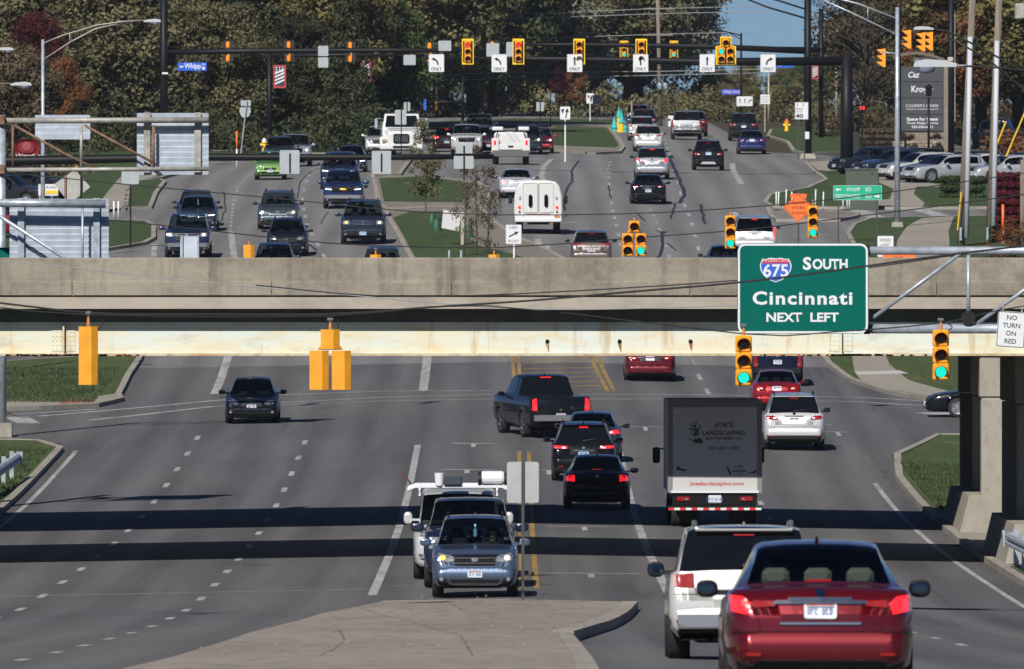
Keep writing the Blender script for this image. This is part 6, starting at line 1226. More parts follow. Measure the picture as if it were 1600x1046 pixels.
L7 = pole_px('street_light', 1158, 52, 905, 4, black, 'thin black street light pole with curved arm before the sky', 'street light', taper=.8); arm(L7, [(1158,56),(1135,50),(1100,44)], 905, 2, black); arm(L7, [(1158,62),(1140,52),(1118,45)], 905, 1.6, black)
# ---- utility poles on the right with white conduit and yellow guy guards
for x, x2, xc, xc2, yt, lb, d in ((1521,1501,1516,1510,58,'leaning wooden utility pole with white conduit, left one of the pair',575),(1562,1546,1558,1552,64,'wooden utility pole with white conduit, right one of the pair',583)):
    pr_ = pole_px('utility_pole', x, -30, d, 13, woodm, lb, 'utility pole', x2=x2, taper=.8)
    MB().tube([P(xc2, 372, d-.25), P(xc, yt, d-.25)], 4/F*d, 10).build('conduit', mat('conduit_white', (.50,.54,.60), .5), pr_, smooth=True)
    MB().bbox(P(xc2-9, 366, d-.3), (.12,.1,.6), .02).build('junction_box', galv, pr_)
pr_ = pole_px('utility_pole', 1598, 250, 560, 10, woodm, 'short stretch of a wooden pole cut by the right edge', 'utility pole', x2=1598)
tag(MB().tube([P(1502,300,574.5), P(1496,360,574.5)], .035, 6).build('guy_guard', mat('guard_yellow', (.8,.5,.03), .5)), 'yellow guy wire guard against the leaning wooden pole', 'guard')
for a_1, b_1, lb in (((1572,190),(1552,240),'yellow guy guard in the bushes, left one'),((1606,165),(1572,245),'yellow guy guard in the bushes, right one')): tag(MB().tube([P(*a_1,620), P(*b_1,620)], .045, 6).build('guy_guard', mat('guard_yellow', (.8,.5,.03), .5)), lb, 'guard')
tag(MB().bbox(P(1594,18,600), (.5,.4,.75), .06).build('transformer', galv_old), 'grey transformer box at the upper right corner', 'transformer')
pu = pole_px('utility_pole', 1027, -20, 940, 7, woodm, 'wooden utility pole standing before the far trees with a transformer can', 'utility pole', x2=1032, taper=.8)
for y in (14, 55): MB().box(P(1005,y,940).x, 939.9, P(0,y,940).z-.06, P(1052,y,940).x, 940, P(0,y,940).z+.06).build('crossarm', woodm, pu)
for x in (1031, 1040): MB().lathe(P(x,136,939.6), 'z', [(0,-.25),(.2,-.25),(.2,.2),(.1,.28),(0,.28)], 12).build('transformer', galv, pu, smooth=True)
pu = pole_px('utility_pole', 1307, 30, 960, 5, mat('wood_pale', (.42,.38,.32), .9), 'pale wooden pole with crossarm beyond the right mast arms', 'utility pole'); MB().box(P(1288,57,960).x, 959.9, P(0,57,960).z-.05, P(1328,57,960).x, 960, P(0,57,960).z+.05).build('crossarm', mat('wood_pale', (.42,.38,.32), .9), pu)
pole_px('wooden_post', 987, 158, 900, 4, woodm, 'short weathered post beside the far queue of cars', 'post')
pole_px('utility_pole', 1201, 115, 960, 4, galv_old, 'thin grey pole under the right turn only sign', 'pole')
for x, w, yt, d, lb in ((1486,10,-40,765,'thick black pole right of the grey business sign'),(1404,8,10,770,'black pole behind the grey street light')): pole_px('signal_pole', x, yt, d, w, black, lb, 'pole', taper=.95)
MB_ = MB().tube([P(1492,22,764), P(1492,190,764)], .03, 6); tag(MB_.build('conduit', galv_old), 'thin grey conduit running down beside the thick black pole', 'conduit')
# ---- business sign
db = 770; bs = thing('business_sign', P(1440,222,db), 'tall grey panelled shopping centre sign with arched top on a stone base', 'sign')
tan = mat('sign_tan', (.23,.2,.16), .9, noise=.15); pg_ = mat('sign_panel_grey', (.052,.058,.068), .6)
def bxp(x0, y0, x1, y1, m, nm, dd=0, th=.3): a, b = P(x0, y1, db), P(x1, y0, db); return MB().box(a.x, db+dd, a.z, b.x, db+dd+th, b.z).build(nm, m, bs)
bxp(1474,103,1483,237,tan,'pillar'); bxp(1413,205,1474,237,tan,'lower_panel',.05); bxp(1427,90,1474,104,pg_,'name_panel',-.02)
pts = []
for i in range(13): t = i/12; pts.append(P(1396+ t*92, 88 - 7*math.sin(math.pi*min(1, t*1.1)) + 9*t*t, db))
arc = MB()
for a, b in zip(pts[:-1], pts[1:]): arc.prism([(a.x,a.z-.12),(b.x,b.z-.12),(b.x,b.z+.05),(a.x,a.z+.05)], db-.1, db+.4)
arc.build('arched_cap', mat('sign_bronze', (.16,.12,.09), .7), bs)
for y0, y1 in ((104,127.5),(128.5,153),(154,178.5),(179.5,205)): bxp(1408,y0,1474,y1,pg_,'panel',-.06,.36)
dt = db-.065
txt(bs, 'City of Centerville', 1450, 95, 4, db-.02, whitem, 42)
txt(bs, 'Caz', 1428, 117, 9, dt, whitem, 18, shear=.25, bold=.02); txt(bs, 'Kroger', 1441, 141, 10, dt, whitem, 34, bold=.02); txt(bs, "COOPER'S HAWK", 1441, 165.5, 4.6, dt, whitem, 52); txt(bs, 'WINERY & RESTAURANTS', 1441, 171, 2.2, dt, whitem, 50)
txt(bs, 'Space for Lease', 1441, 187, 4.8, dt, whitem, 49, bold=.03); txt(bs, 'Tower Realty Services', 1441, 193, 3.4, dt, whitem, 49, bold=.02); txt(bs, '937-576-0011', 1441, 198.8, 3.8, dt, whitem, 33, bold=.03)
stc = [mat('stone_%d' % i, c, .9, noise=.15) for i, c in enumerate(((.36,.3,.23),(.27,.22,.17),(.42,.35,.28),(.3,.2,.14)))]; zz = P(0,238,db).z-.3
a0, a1 = P(1394,0,db).x, P(1471,0,db).x; MB().box(a0+.03, db-.55, zz, a1-.03, db-.2, P(0,221,db).z-.02).build('stone_core', mat('mortar', (.2,.18,.15), .95), bs)
z = P(0,221,db).z; rowh = .165
while z > zz:
    x = a0 - random.uniform(0,.2)
    while x < a1:
        w = random.uniform(.22,.5); x0 = max(x, a0); x1 = min(x+w, a1)
        if x1-x0 > .08: MB().bbox(((x0+x1)/2, db-.57-random.uniform(0,.03), z-rowh/2), (x1-x0-.02,.1,rowh-.02), .015).build('stone', random.choice(stc), bs)
        x += w
    z -= rowh
# iron fence and dark gate
fe = thing('iron_fence', P(1380,240,735), 'black iron picket fence in front of the business sign', 'fence')
for x in range(1338, 1418, 3): X = P(x,0,735).x; MB().box(X-.016, 735, P(0,243,735).z, X+.016, 735.03, P(0,216,735).z).build('picket', blackm, fe)
for y in (217, 240): MB().box(P(1336,0,735).x, 735, P(0,y,735).z-.03, P(1417,0,735).x, 735.04, P(0,y,735).z+.03).build('rail', blackm, fe)
for x in (1342, 1365, 1415): X = P(x,0,735).x; MB().box(X-.06, 734.98, P(0,246,735).z, X+.06, 735.1, P(0,212,735).z).build('post', blackm, fe)
tag(MB().prism([(P(1332,0,712).x,P(0,262,712).z),(P(1346,0,712).x,P(0,262,712).z),(P(1341,0,712).x,P(0,206,712).z),(P(1331,0,712).x,P(0,206,712).z)], 712, 712.4).build('utility_cabinet', mat('cabinet_black', (.02,.02,.02), .7)), 'black tapered cabinet beside the right mast arm pole', 'cabinet')
# ---- lamp post with lantern in front of the business sign, another by the black pole
for x, yt, yb, d, lb in ((1451,132,240,745,'black lantern lamp post standing before the business sign'),(1480,118,225,790,'black lantern half hidden behind the thick black pole')):
    rt = pole_px('lantern_post', x, yt+22, d, 4.5, black, lb, 'lamp post', taper=.8); p = P(x, yt+11, d); MB().lathe(p, 'z', [(.09,-.3),(.16,-.25),(.2,.15),(.26,.18),(.12,.35),(.03,.4),(0,.46)], 8).build('lantern', black, rt)
# ---- green direction sign, diamond, keep right, speed limit, END
dg_ = 580
root, a, b, wh = board('direction_sign', 1302, 290, 1378, 313, dg_, signgreen2, 'bright green direction sign for Whipp Road and Feedwire Road on two posts', posts=(1310,1370), rad=.04, pm=mat('post_dark', (.05,.05,.05), .7), border=(whitem, .01))
txt(root, 'WHIPP', 1333, 296.5, 6.2, dg_, whitem, 22); txt(root, 'RD', 1357, 296.5, 6.2, dg_, whitem, 9); txt(root, 'FEEDWIRE', 1325, 307, 6.2, dg_, whitem, 38); txt(root, 'RD', 1357, 307, 6.2, dg_, whitem, 9)
for x, y, s_ in ((1310,296.5,-1),(1370,307,1)): p = P(x,y,dg_-.014); t = 1/F*dg_; q = MB(); q.prism([(p.x+s_*5*t,p.z),(p.x+s_*1*t,p.z+3.2*t),(p.x+s_*1*t,p.z+1.2*t),(p.x-s_*4*t,p.z+1.2*t),(p.x-s_*4*t,p.z-1.2*t),(p.x+s_*1*t,p.z-1.2*t),(p.x+s_*1*t,p.z-3.2*t)], p.y-.003, p.y); q.build('arrow', whitem, root)
dd = 560; c = P(1247.5, 325, dd); rt = thing('road_work_sign', (c.x, dd, zg(c.x, dd)), 'orange diamond road work ahead sign with two flags on top', 'sign'); r_ = 23.5/F*dd
MB().prism([(c.x,c.z-r_),(c.x+r_,c.z),(c.x,c.z+r_),(c.x-r_,c.z)], dd-.02, dd).build('panel', orange, rt)
q = MB()
for (x0,z0),(x1,z1) in (((0,-1),(1,0)),((1,0),(0,1)),((0,1),(-1,0)),((-1,0),(0,-1))): k0, k1 = r_*.93, r_*.88; q.add([(c.x+x0*k0,dd-.022,c.z+z0*k0),(c.x+x1*k0,dd-.022,c.z+z1*k0),(c.x+x1*k1,dd-.022,c.z+z1*k1),(c.x+x0*k1,dd-.022,c.z+z0*k1)], [(0,1,2,3)])
q.build('border', signblack, rt)
for s, y in (('ROAD',317),('WORK',325),('AHEAD',333)): txt(rt, s, 1247.5, y, 5, dd-.012, None, None, bold=.01)
MB().box(c.x-.04, dd, zg(c.x,dd), c.x+.04, dd+.06, c.z+r_).build('post', mat('post_dark', (.05,.05,.05), .7), rt)
for s_ in (-1, 1): MB().add([(c.x+s_*.1,dd-.02,c.z+r_*.95),(c.x+s_*.38,dd-.05,c.z+r_*.9),(c.x+s_*.33,dd-.0,c.z+r_*.62),(c.x+s_*.12,dd-.03,c.z+r_*.7)], [(0,1,2,3)]).build('flag', orange, rt)
root, a, b, wh = board('speed_limit_sign', 1371, 369, 1396, 402, 548, whitem, 'white speed limit sign partly hidden by the gantry tube', posts=(1383,), pm=mat('post_dark', (.05,.05,.05), .7)); txt(root, 'SPEED', 1383.5, 375.5, 4.5, 548); txt(root, 'LIMIT', 1383.5, 383, 4.5, 548); txt(root, '35', 1383.5, 393, 10, 548)
root, a, b, wh = board('end_sign', 1379, 396, 1430, 425, 545, orange, 'orange end sign low behind the parapet', posts=(1390,1420)); txt(root, 'END', 1404, 403.2, 5.5, 545); txt(root, 'ROAD WORK', 1404, 415, 5.5, 545)
root, a, b, wh = board('keep_right_sign', 790, 351, 815, 382, 545, whitem, 'white keep right sign with curved arrow on the median tip', posts=(803,), pm=whitem, border=(signblack, .01)); txt(root, 'KEEP', 802.5, 356, 4.2, 545); txt(root, 'RIGHT', 802.5, 377, 4.2, 545)
q = MB(); p = P(802.5,366,545-.014); q.prism([(p.x-.22,p.z-.1),(p.x-.18,p.z-.14),(p.x+.08,p.z-.0),(p.x+.1,p.z-.05),(p.x+.22,p.z+.1),(p.x+.02,p.z+.1),(p.x+.06,p.z+.05)], p.y-.004, p.y); q.build('arrow', signblack, root)
# white tilted panel on the median, diamond back, left signs
c = P(706,344,570); rt = thing('road_sign', (c.x, 570, zg(c.x,570)), 'tilted blank white panel leaning on the median beside a young tree', 'sign back'); w = .44; 
MB().prism([(c.x-.46,c.z-.36),(c.x+.30,c.z-.5),(c.x+.42,c.z+.30),(c.x-.38,c.z+.46)], 570, 570.03).build('panel', mat('panel_white', (.6,.6,.62), .5), rt); MB().box(c.x+.4, 570, zg(c.x,570), c.x+.55, 570.1, c.z+.35).build('post', mat('wood_pale', (.42,.38,.32), .9), rt)
c = P(113,288,545); rt = thing('road_sign', (c.x, 545, zg(c.x,545)), 'grey diamond sign back on two posts at the left', 'sign back'); r_ = 28/F*545
MB().prism([(c.x-.1,c.z-r_*1.1),(c.x+r_,c.z-.12),(c.x+.1,c.z+r_*.8),(c.x-r_,c.z-.0)], 545, 545.03).build('panel', mat('sign_back_old', (.4,.4,.38), .6, .1, noise=.15), rt)
for s_, m in ((-.3, ruststeel), (.38, blackm)): MB().box(c.x+s_-.04, 544.9, zg(c.x,545), c.x+s_+.04, 544.98, c.z+.35).build('post', m, rt)
root, a, b, wh = board('road_sign', 190, 262, 217, 288, 575, sbm, 'square grey sign back on a thin post by the left footpath', 'sign back', posts=(204,), pm=blackm)
root, a, b, wh = board('road_sign', 376, 157, 392, 166, 735, sbm, 'white route shield sign back on a leaning post', 'sign back', posts=()); c = P(383,175,735); MB().prism([(c.x-.3,c.z+.25),(c.x-.33,c.z),(c.x-.2,c.z-.28),(c.x,c.z-.35),(c.x+.2,c.z-.28),(c.x+.33,c.z),(c.x+.3,c.z+.25)][::-1], 734.99, 735.02).build('shield', sbm, root); MB().tube([P(386,158,734.9), P(376,243,734.9)], .04, 6).build('post', galv, root)
root, a, b, wh = board('property_sign', 60, 288, 91, 306, 590, whitem, 'white and yellow available sign at the left', posts=(62,)); txt(root, 'AVAIL', 80, 293, 4.5, 590); MB().box(P(71,0,590).x, 589.97, P(0,303,590).z, P(90,0,590).x, 589.985, P(0,298,590).z).build('yellow_band', sigyel2, root)
rt = thing('restaurant_sign', P(40,300,660), 'red restaurant sign with white script at the left edge', 'sign'); MB().bbox(P(42,232,660), (1.25,.2,.95), .25).build('panel', mat('restaurant_red', (.2,.012,.02), .5), rt); txt(rt, "Wendy's", 44, 244, 6, 659.9, whitem, 40, shear=.2); MB().lathe(P(42,229,659.88), 'y', [(0,-.02),(.22,-.02),(.25,0)], 14).build('emblem', mat('emblem_pink', (.3,.06,.06), .5), rt); MB().tube([P(42,248,660), P(42,310,660)], .09, 8).build('post', trim, rt)
# marker posts
def marker(x, yt, d, label, grp=None, top=orange, low=whitem, r=.05, split=.5):
    X = (x-800)/F*d; z0 = zg(X,d); zt = P(x,yt,d).z; rt = thing('marker_post', (X,d,z0), label, 'marker post', grp); zm = z0+(zt-z0)*(1-split)
    MB().tube([(X,d,z0-.05),(X,d,zm)], r, 8).build('shaft', low, rt, smooth=True); MB().tube([(X,d,zm),(X,d,zt)], r, 8).build('cap', top, rt, smooth=True); return rt
marker(370,205,735,'white pipeline marker post with orange top beside the route sign'); marker(529,204,800,'thin white marker post left of the white truck', top=whitem); marker(1567,320,578,'orange and white marker post in front of the red hedge', r=.06, split=.65)
DLN = [(1213,303),(1216,306),(1228,300),(1238,302),(1274,299),(1286,307),(1317,300),(1324,306),(1327,303)]
for i, (x, y) in enumerate(DLN):
    d_ = GP(x, 333 if i not in (2,4) else 329)[1]; X = (x-800)/F*d_; zb = zg(X,d_)+.13
    rt = thing('delineator_post', (X,d_,zb), 'flexible white delineator post on the traffic island by the slip lane', 'delineator post', 'white delineator posts on the slip lane island'); MB().tube([(X,d_,zb),(X+random.uniform(-.03,.03),d_,zb+.92)], .035, 8).build('tube', whitem, rt, smooth=True); MB().lathe((X,d_,zb), 'z', [(.11,0),(.1,.03),(.05,.05),(0,.05)], 12).build('foot', rubber, rt)
for x in (178, 185):
    d_ = GP(x, 342)[1]; X = (x-800)/F*d_; rt = thing('delineator_post', (X,d_,zg(X,d_)+.02), 'white delineator post beside the left kerb corner', 'delineator post', 'pair of white posts at the left kerb corner'); MB().tube([(X,d_,zg(X,d_)),(X,d_,zg(X,d_)+.85)], .045, 8).build('tube', whitem, rt, smooth=True)
# cabinet, hydrants, castle, far signs
rt = thing('utility_cabinet', P(1346,300,640), 'grey green utility cabinet with flat lid behind the direction sign', 'cabinet'); a, b = P(1321,318,640), P(1372,264,640); MB().box(a.x,639.5,zg(17,640),b.x,640.5,b.z-.06).build('housing', mat('cabinet_green', (.065,.085,.065), .6, noise=.1), rt); MB().bbox(((a.x+b.x)/2,640,b.z-.03), (b.x-a.x+.06,1.1,.07), .02).build('lid', mat('cabinet_lid', (.09,.11,.09), .6), rt); MB().bbox(P(1363,272,639.48), (.12,.02,.04), .01).build('vent', trim, rt)
def hydrant(x, yb, h, d, label, cm):
    X = (x-800)/F*d; z = P(x,yb,d).z; rt = thing('fire_hydrant', (X,d,z), label, 'fire hydrant'); MB().lathe((X,d,z), 'z', [(.17,0),(.17,.05),(.12,.06),(.12,h*.6),(.17,h*.62),(.17,h*.68),(.13,h*.7)], 14).build('barrel', sigyel2, rt, smooth=False); MB().lathe((X,d,z), 'z', [(.14,h*.7),(.13,h*.85),(.06,h*.95),(.05,h),(0,h)], 14).build('bonnet', cm, rt)
    MB().lathe((X,d,z+h*.5), 'x', [(0,-.24),(.07,-.24),(.07,.24),(0,.24)], 10).build('nozzle', sigyel2, rt)
hydrant(413, 237, .78, 740, 'yellow fire hydrant with white cap beside the left road', whitem); hydrant(1229, 205, .78, 840, 'yellow and orange fire hydrant on the far right lawn', orange)
DC = GP(965,207)[1]
ca = thing('play_castle', P(965,208,DC), 'turquoise and yellow toy castle standing at the far roadside', 'toy castle'); tq, yl = mat('turquoise', (.03,.45,.45), .6), mat('castle_yellow', (.8,.5,.03), .6)
for x, y0, y1, r, m, cm in ((967,208,183,.17,yl,tq),(971,208,192,.22,yl,tq),(960,208,200,.2,tq,tq),(977,208,201,.14,tq,tq)):
    p = P(x,y0,DC); h = (y0-y1)/F*DC; MB().lathe(p, 'z', [(r,0),(r*.85,h)], 12).build('tower', m, ca, smooth=True); MB().lathe(p, 'z', [(r*1.25,h),(0,h+r*4.2)], 12).build('spire', cm, ca, smooth=True)
root, a, b, wh = board('divided_road_sign', 875, 167, 891, 187, 745, whitem, 'white divided road sign with split arrows on the far median tip', posts=(883,), pm=whitem, pr=.04)
q = MB(); p = P(883,177,744.985); q.prism([(p.x+.0,p.z-.28),(p.x+.07,p.z-.28),(p.x+.14,p.z+.05),(p.x+.22,p.z+.05),(p.x+.14,p.z+.3),(p.x+.0,p.z+.1),(p.x+.07,p.z+.05)], p.y-.004, p.y); q.prism([(p.x-.24,p.z+.2),(p.x-.04,p.z+.26),(p.x-.1,p.z+.08),(p.x-.16,p.z-.05)], p.y-.004, p.y); q.build('arrow', signblack, root)
root, a, b, wh = board('divided_road_sign', 916, 146, 928, 162, 960, whitem, 'small far divided road sign left of the no U turn sign', posts=(922,), pm=whitem); q = MB(); p = P(922,154,959.98); q.prism([(p.x+.02,p.z-.25),(p.x+.1,p.z-.25),(p.x+.2,p.z+.25),(p.x+.0,p.z+.1)], p.y-.004, p.y); q.prism([(p.x-.22,p.z+.22),(p.x-.06,p.z+.22),(p.x-.1,p.z-.05)], p.y-.004, p.y); q.build('arrow', signblack, root)
root, a, b, wh = board('no_turn_sign', 926, 149, 940, 163, 935, whitem, 'no U turn sign with red ring far away on the median', posts=(933,), pm=whitem); p = P(933,156,934.98)
MB().lathe(p, 'y', [(.27,-.004),(.21,-.004)], 20).build('ring', signred, root); MB().tube([(p.x-.08,p.y,p.z-.12),(p.x-.08,p.y,p.z+.08),(p.x,p.y,p.z+.13),(p.x+.08,p.y,p.z+.08),(p.x+.08,p.y,p.z-.1)], .025, 4).build('arrow', signblack, root)
small_back(838,160,850,174,900,'grey sign back far left of the divided road signs', (844,160,200), pw=1.4); small_back(854,146,867,162,880,'grey sign back right of its twin far away', (860,146,205), pw=1.4)
root, a, b, wh = board('lane_use_sign', 1151, 151, 1176, 166, 903, whitem, 'white lane use sign with three arrows on the thin black pole'); q = MB()
for i, x in enumerate((1156,1164,1171)): p = P(x,158,902.98); arrow(q, p.x, p.z, .35, p.y, 'up' if i < 2 else 'right', .05)
q.build('arrow', signblack, root)
root, a, b, wh = board('lane_sign', 1188, 148, 1203, 163, 900, whitem, 'small white sign with three lines of text near the lane use sign', posts=(1195,)); [txt(root, s, 1195.5, 151.5+4*i, 1.8, 900, None, 11) for i, s in enumerate(('RIGHT LANE','MUST','TURN RIGHT'))]
root, a, b, wh = board('speed_limit_sign', 1242, 160, 1263, 187, 770, whitem, 'white speed limit 40 sign with arrows beside the tall black pole', posts=(1247,1257), pm=mat('post_dark', (.05,.05,.05), .7), border=(signblack, .01)); txt(root, 'SPEED', 1249, 170.5, 3, 770, None, 12); txt(root, 'LIMIT', 1249, 174.8, 3, 770, None, 11); txt(root, '40', 1249, 181.5, 6.5, 770, None, 12, bold=.03); q = MB(); [arrow(q, P(x,164,0+770).x, P(x,164,770).z, .18, 769.98, 'up', .03) for x in (1246,1255)]; q.build('arrow', signblack, root)
rt = thing('pedestrian_signal', P(1347,215,760), 'pedestrian signal showing a red hand by the black fence', 'pedestrian signal'); MB().bbox(P(1347,169,760), (.44,.25,.42), .04).build('housing', black, rt); q = MB(); p = P(1347,169,759.86)
for s_ in (-.09,.09): q.bbox((p.x+s_,p.y,p.z), (.09,.01,.22), .02)
q.build('red_hand', redlit, rt); MB().tube([P(1347,175,760), P(1347,232,760)], .05, 8).build('post', black, rt)
tag(MB().prism([(P(1044,0,900).x,P(0,198,900).z),(P(1052,0,900).x,P(0,198,900).z),(P(1052,0,900).x,P(0,181,900).z),(P(1044,0,900).x,P(0,181,900).z)], 900, 900.05).build('notice_board', whitem), 'small white board left of the big silver off-roader', 'board')
pz_ = P(1398,160,762)

for px_, py_, hw, up_, lb in ((297,400,.27,.52,'pale ribbed sign back on the far bridge parapet before the chrome grille pickup'),(711,403,.2,.0,'low pale bracket with two uprights on the far bridge parapet at the median')):
    c = P(px_, py_, 342.6); rt = thing('road_sign', (c.x, 342.6, CH-.5), lb, 'sign back')
    MB().prism([(c.x-hw,c.z-.5),(c.x+hw,c.z-.5),(c.x+hw*.9,c.z+up_),(c.x-hw*.95,c.z+up_)], 342.6, 342.62).build('panel', alum, rt)
    for s_ in (-hw*.8,hw*.8): MB().box(c.x+s_-.025, 342.53, c.z-.5, c.x+s_+.025, 342.59, c.z+max(up_+.03,.2)).build('rib', galv, rt)
# ================================================================ trees and shrubs
def leafmat(name, c, var=.5, hue2=None):
    if name in MATS: return MATS[name]
    m, nt, b = newmat(name); b.inputs['Roughness'].default_value = .75; b.inputs['Specular IOR Level'].default_value = .2
    N = nt.nodes; Lk = nt.links; at = N.new('ShaderNodeAttribute'); at.attribute_name = 'tone'; oi = N.new('ShaderNodeObjectInfo')
    mp = N.new('ShaderNodeMapRange'); mp.inputs[3].default_value = 1-var; mp.inputs[4].default_value = 1+var; Lk.new(at.outputs['Fac'], mp.inputs[0])
    mo = N.new('ShaderNodeMapRange'); mo.inputs[3].default_value = .7; mo.inputs[4].default_value = 1.3; Lk.new(oi.outputs['Random'], mo.inputs[0])
    mu = N.new('ShaderNodeMath'); mu.operation = 'MULTIPLY'; Lk.new(mp.outputs[0], mu.inputs[0]); Lk.new(mo.outputs[0], mu.inputs[1])
    h = N.new('ShaderNodeMix'); h.data_type = 'RGBA'; h.inputs[6].default_value = (*c, 1); h.inputs[7].default_value = (*(hue2 or c), 1)
    tc = N.new('ShaderNodeTexCoord'); nz = N.new('ShaderNodeTexNoise'); nz.inputs['Scale'].default_value = .35; nz.inputs['Detail'].default_value = 3; Lk.new(tc.outputs['Object'], nz.inputs['Vector'])
    r = N.new('ShaderNodeMapRange'); r.inputs[1].default_value = .42; r.inputs[2].default_value = .62; Lk.new(nz.outputs['Fac'], r.inputs[0]); Lk.new(r.outputs[0], h.inputs[0])
    v = N.new('ShaderNodeVectorMath'); v.operation = 'SCALE'; Lk.new(h.outputs[2], v.inputs[0]); Lk.new(mu.outputs[0], v.inputs[3]); Lk.new(v.outputs[0], b.inputs['Base Color'])
    tl = N.new('ShaderNodeBsdfTranslucent'); ms = N.new('ShaderNodeMixShader'); ms.inputs[0].default_value = .2; Lk.new(v.outputs[0], tl.inputs[0]); Lk.new(b.outputs[0], ms.inputs[1]); Lk.new(tl.outputs[0], ms.inputs[2]); Lk.new(ms.outputs[0], N['Material Output'].inputs[0])
    MATS[name] = m; return m
LM = {'olive': leafmat('leaves_olive', (.12,.115,.058), .5, (.165,.145,.07)), 'dark': leafmat('leaves_dark_green', (.055,.07,.034), .5, (.07,.07,.032)), 'yellow': leafmat('leaves_yellow_green', (.22,.19,.07), .5, (.11,.11,.04)),
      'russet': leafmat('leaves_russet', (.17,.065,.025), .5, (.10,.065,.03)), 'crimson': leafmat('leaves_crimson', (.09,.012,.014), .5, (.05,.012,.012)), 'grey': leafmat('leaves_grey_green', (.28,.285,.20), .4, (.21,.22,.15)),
      'brown': leafmat('leaves_brown', (.13,.10,.06), .5, (.075,.06,.035)), 'green': leafmat('leaves_green', (.07,.11,.035), .5, (.085,.1,.04)), 'hedge': leafmat('leaves_hedge', (.05,.08,.028), .5), 'redhedge': leafmat('leaves_red_hedge', (.13,.012,.022), .6, (.08,.01,.016))}
bark = mat('bark', (.045,.036,.028), .95, noise=.3, nscale=6); bark_l = mat('bark_grey', (.10,.085,.07), .95, noise=.3, nscale=6)
def leaves_mesh(name, clumps, per, size, rng):
    cs = np.array([c[:3] for c in clumps]); rs = np.array([c[3] for c in clumps]); n = len(clumps)*per
    base = np.repeat(np.arange(len(clumps)), per); g = rng.normal(size=(n,3)); g /= np.linalg.norm(g, axis=1)[:,None]
    rad = rs[base]*(rng.random(n)**.45); ctr = cs[base] + g*rad[:,None]*np.array([1,1,.75])
    nrm = g*1.0 + rng.normal(size=(n,3))*.42 + np.array([0,0,.35]); nrm /= np.linalg.norm(nrm, axis=1)[:,None]
    u = np.cross(nrm, rng.normal(size=(n,3))); u /= np.linalg.norm(u, axis=1)[:,None]; v = np.cross(nrm, u); s = size*(.6+.8*rng.random(n))[:,None]
    co = np.stack([ctr-u*s*.5, ctr-v*s*.32, ctr+u*s*.5+nrm*s*.12, ctr+v*s*.32], 1).reshape(-1,3)
    me = bpy.data.meshes.new(name); me.vertices.add(4*n); me.vertices.foreach_set('co', co.ravel()); me.loops.add(4*n); me.loops.foreach_set('vertex_index', np.arange(4*n)); me.polygons.add(n); me.polygons.foreach_set('loop_start', np.arange(0,4*n,4)); me.polygons.foreach_set('loop_total', np.full(n,4)); me.update(calc_edges=True)
    at = me.attributes.new('tone', 'FLOAT', 'FACE'); ct = rng.random(len(clumps)); at.data.foreach_set('value', np.clip(ct[base]*.6+rng.random(n)*.4, 0, 1).astype(np.float32)); return me
def make_tree(kind, H, Wd, nclump, per, size, seed, bare=0):
    rng = np.random.default_rng(seed); rd = random.Random(seed); t = MB(); tr = H*.022+.06 if kind != 'young' else .05; cl = []
    h0 = H*{'oak':.22,'tall':.18,'young':.28,'bare':.2,'pine':.08}[kind]
    pts = [(0,0,-.3)]; x = y = 0
    for i in range(1, 6): x += rd.uniform(-.02,.02)*H; y += rd.uniform(-.02,.02)*H; pts.append((x, y, H*.85*i/5))
    t.tube(pts, [tr*1.2*(1-.17*i) for i in range(6)], 7)
    for i in range(nclump):
        a = rd.uniform(0, 2*math.pi); q = rd.random()
        if kind == 'pine': z = h0+(H-h0)*q; rr_ = Wd/2*(1-q)*rd.uniform(.5,1)+.2
        elif kind == 'young': z = h0+(H-h0)*q; rr_ = Wd/2*math.sin(math.pi*min(.98,(q*.75+.25)))*math.sqrt(rd.random())
        else: z = h0+(H-h0)*(.08+.92*q); rr_ = Wd/2*math.sin(math.pi*(q*.72+.2))**.7*rd.uniform(.35,1.05)
        c = (x*z/H+rr_*math.cos(a), y*z/H+rr_*math.sin(a), z); r_ = (Wd*.095+H*.024)*rd.uniform(.7,1.5) if kind != 'young' else Wd*.16*rd.uniform(.7,1.3); cl.append((*c, r_))
        if i % (1 if kind == 'bare' else 3) == 0:
            z1 = max(h0*.8, z - rr_*rd.uniform(.5,.9)); m1 = (c[0]*.5, c[1]*.5, (z1+z)/2+.1*rr_); t.tube([(x*z1/H, y*z1/H, z1), m1, c], [tr*.42, tr*.26, tr*.09], 4, cap=False)
            if kind == 'bare':
                for _ in range(5): e = Vector(c)+Vector((rd.uniform(-1,1),rd.uniform(-1,1),rd.uniform(-.2,1.2)))*H*.09; t.tube([m1 if rd.random() < .4 else c, e], [tr*.12, tr*.04], 3, cap=False)
    return t.mesh('trunk'), leaves_mesh('crown', cl, per, size, rng), H
PROTO = {'oak': [make_tree('oak', 14, 11, 130, 220, .33, s) for s in (1,2,3)], 'tall': [make_tree('tall', 19, 10, 140, 210, .35, s) for s in (4,5,6)], 'young': [make_tree('young', 5, 2.2, 60, 45, .13, s) for s in (7,8)],
         'bare': [make_tree('bare', 15, 10, 70, 14, .26, s) for s in (9,10)], 'pine': [make_tree('pine', 13, 6, 110, 90, .3, 11)], 'thin': [make_tree('young', 5, 1.9, 40, 20, .13, 12)]}
for k in PROTO:
    for a, b, _ in PROTO[k]: a.materials.append(bark); b.materials.append(LM['olive'])
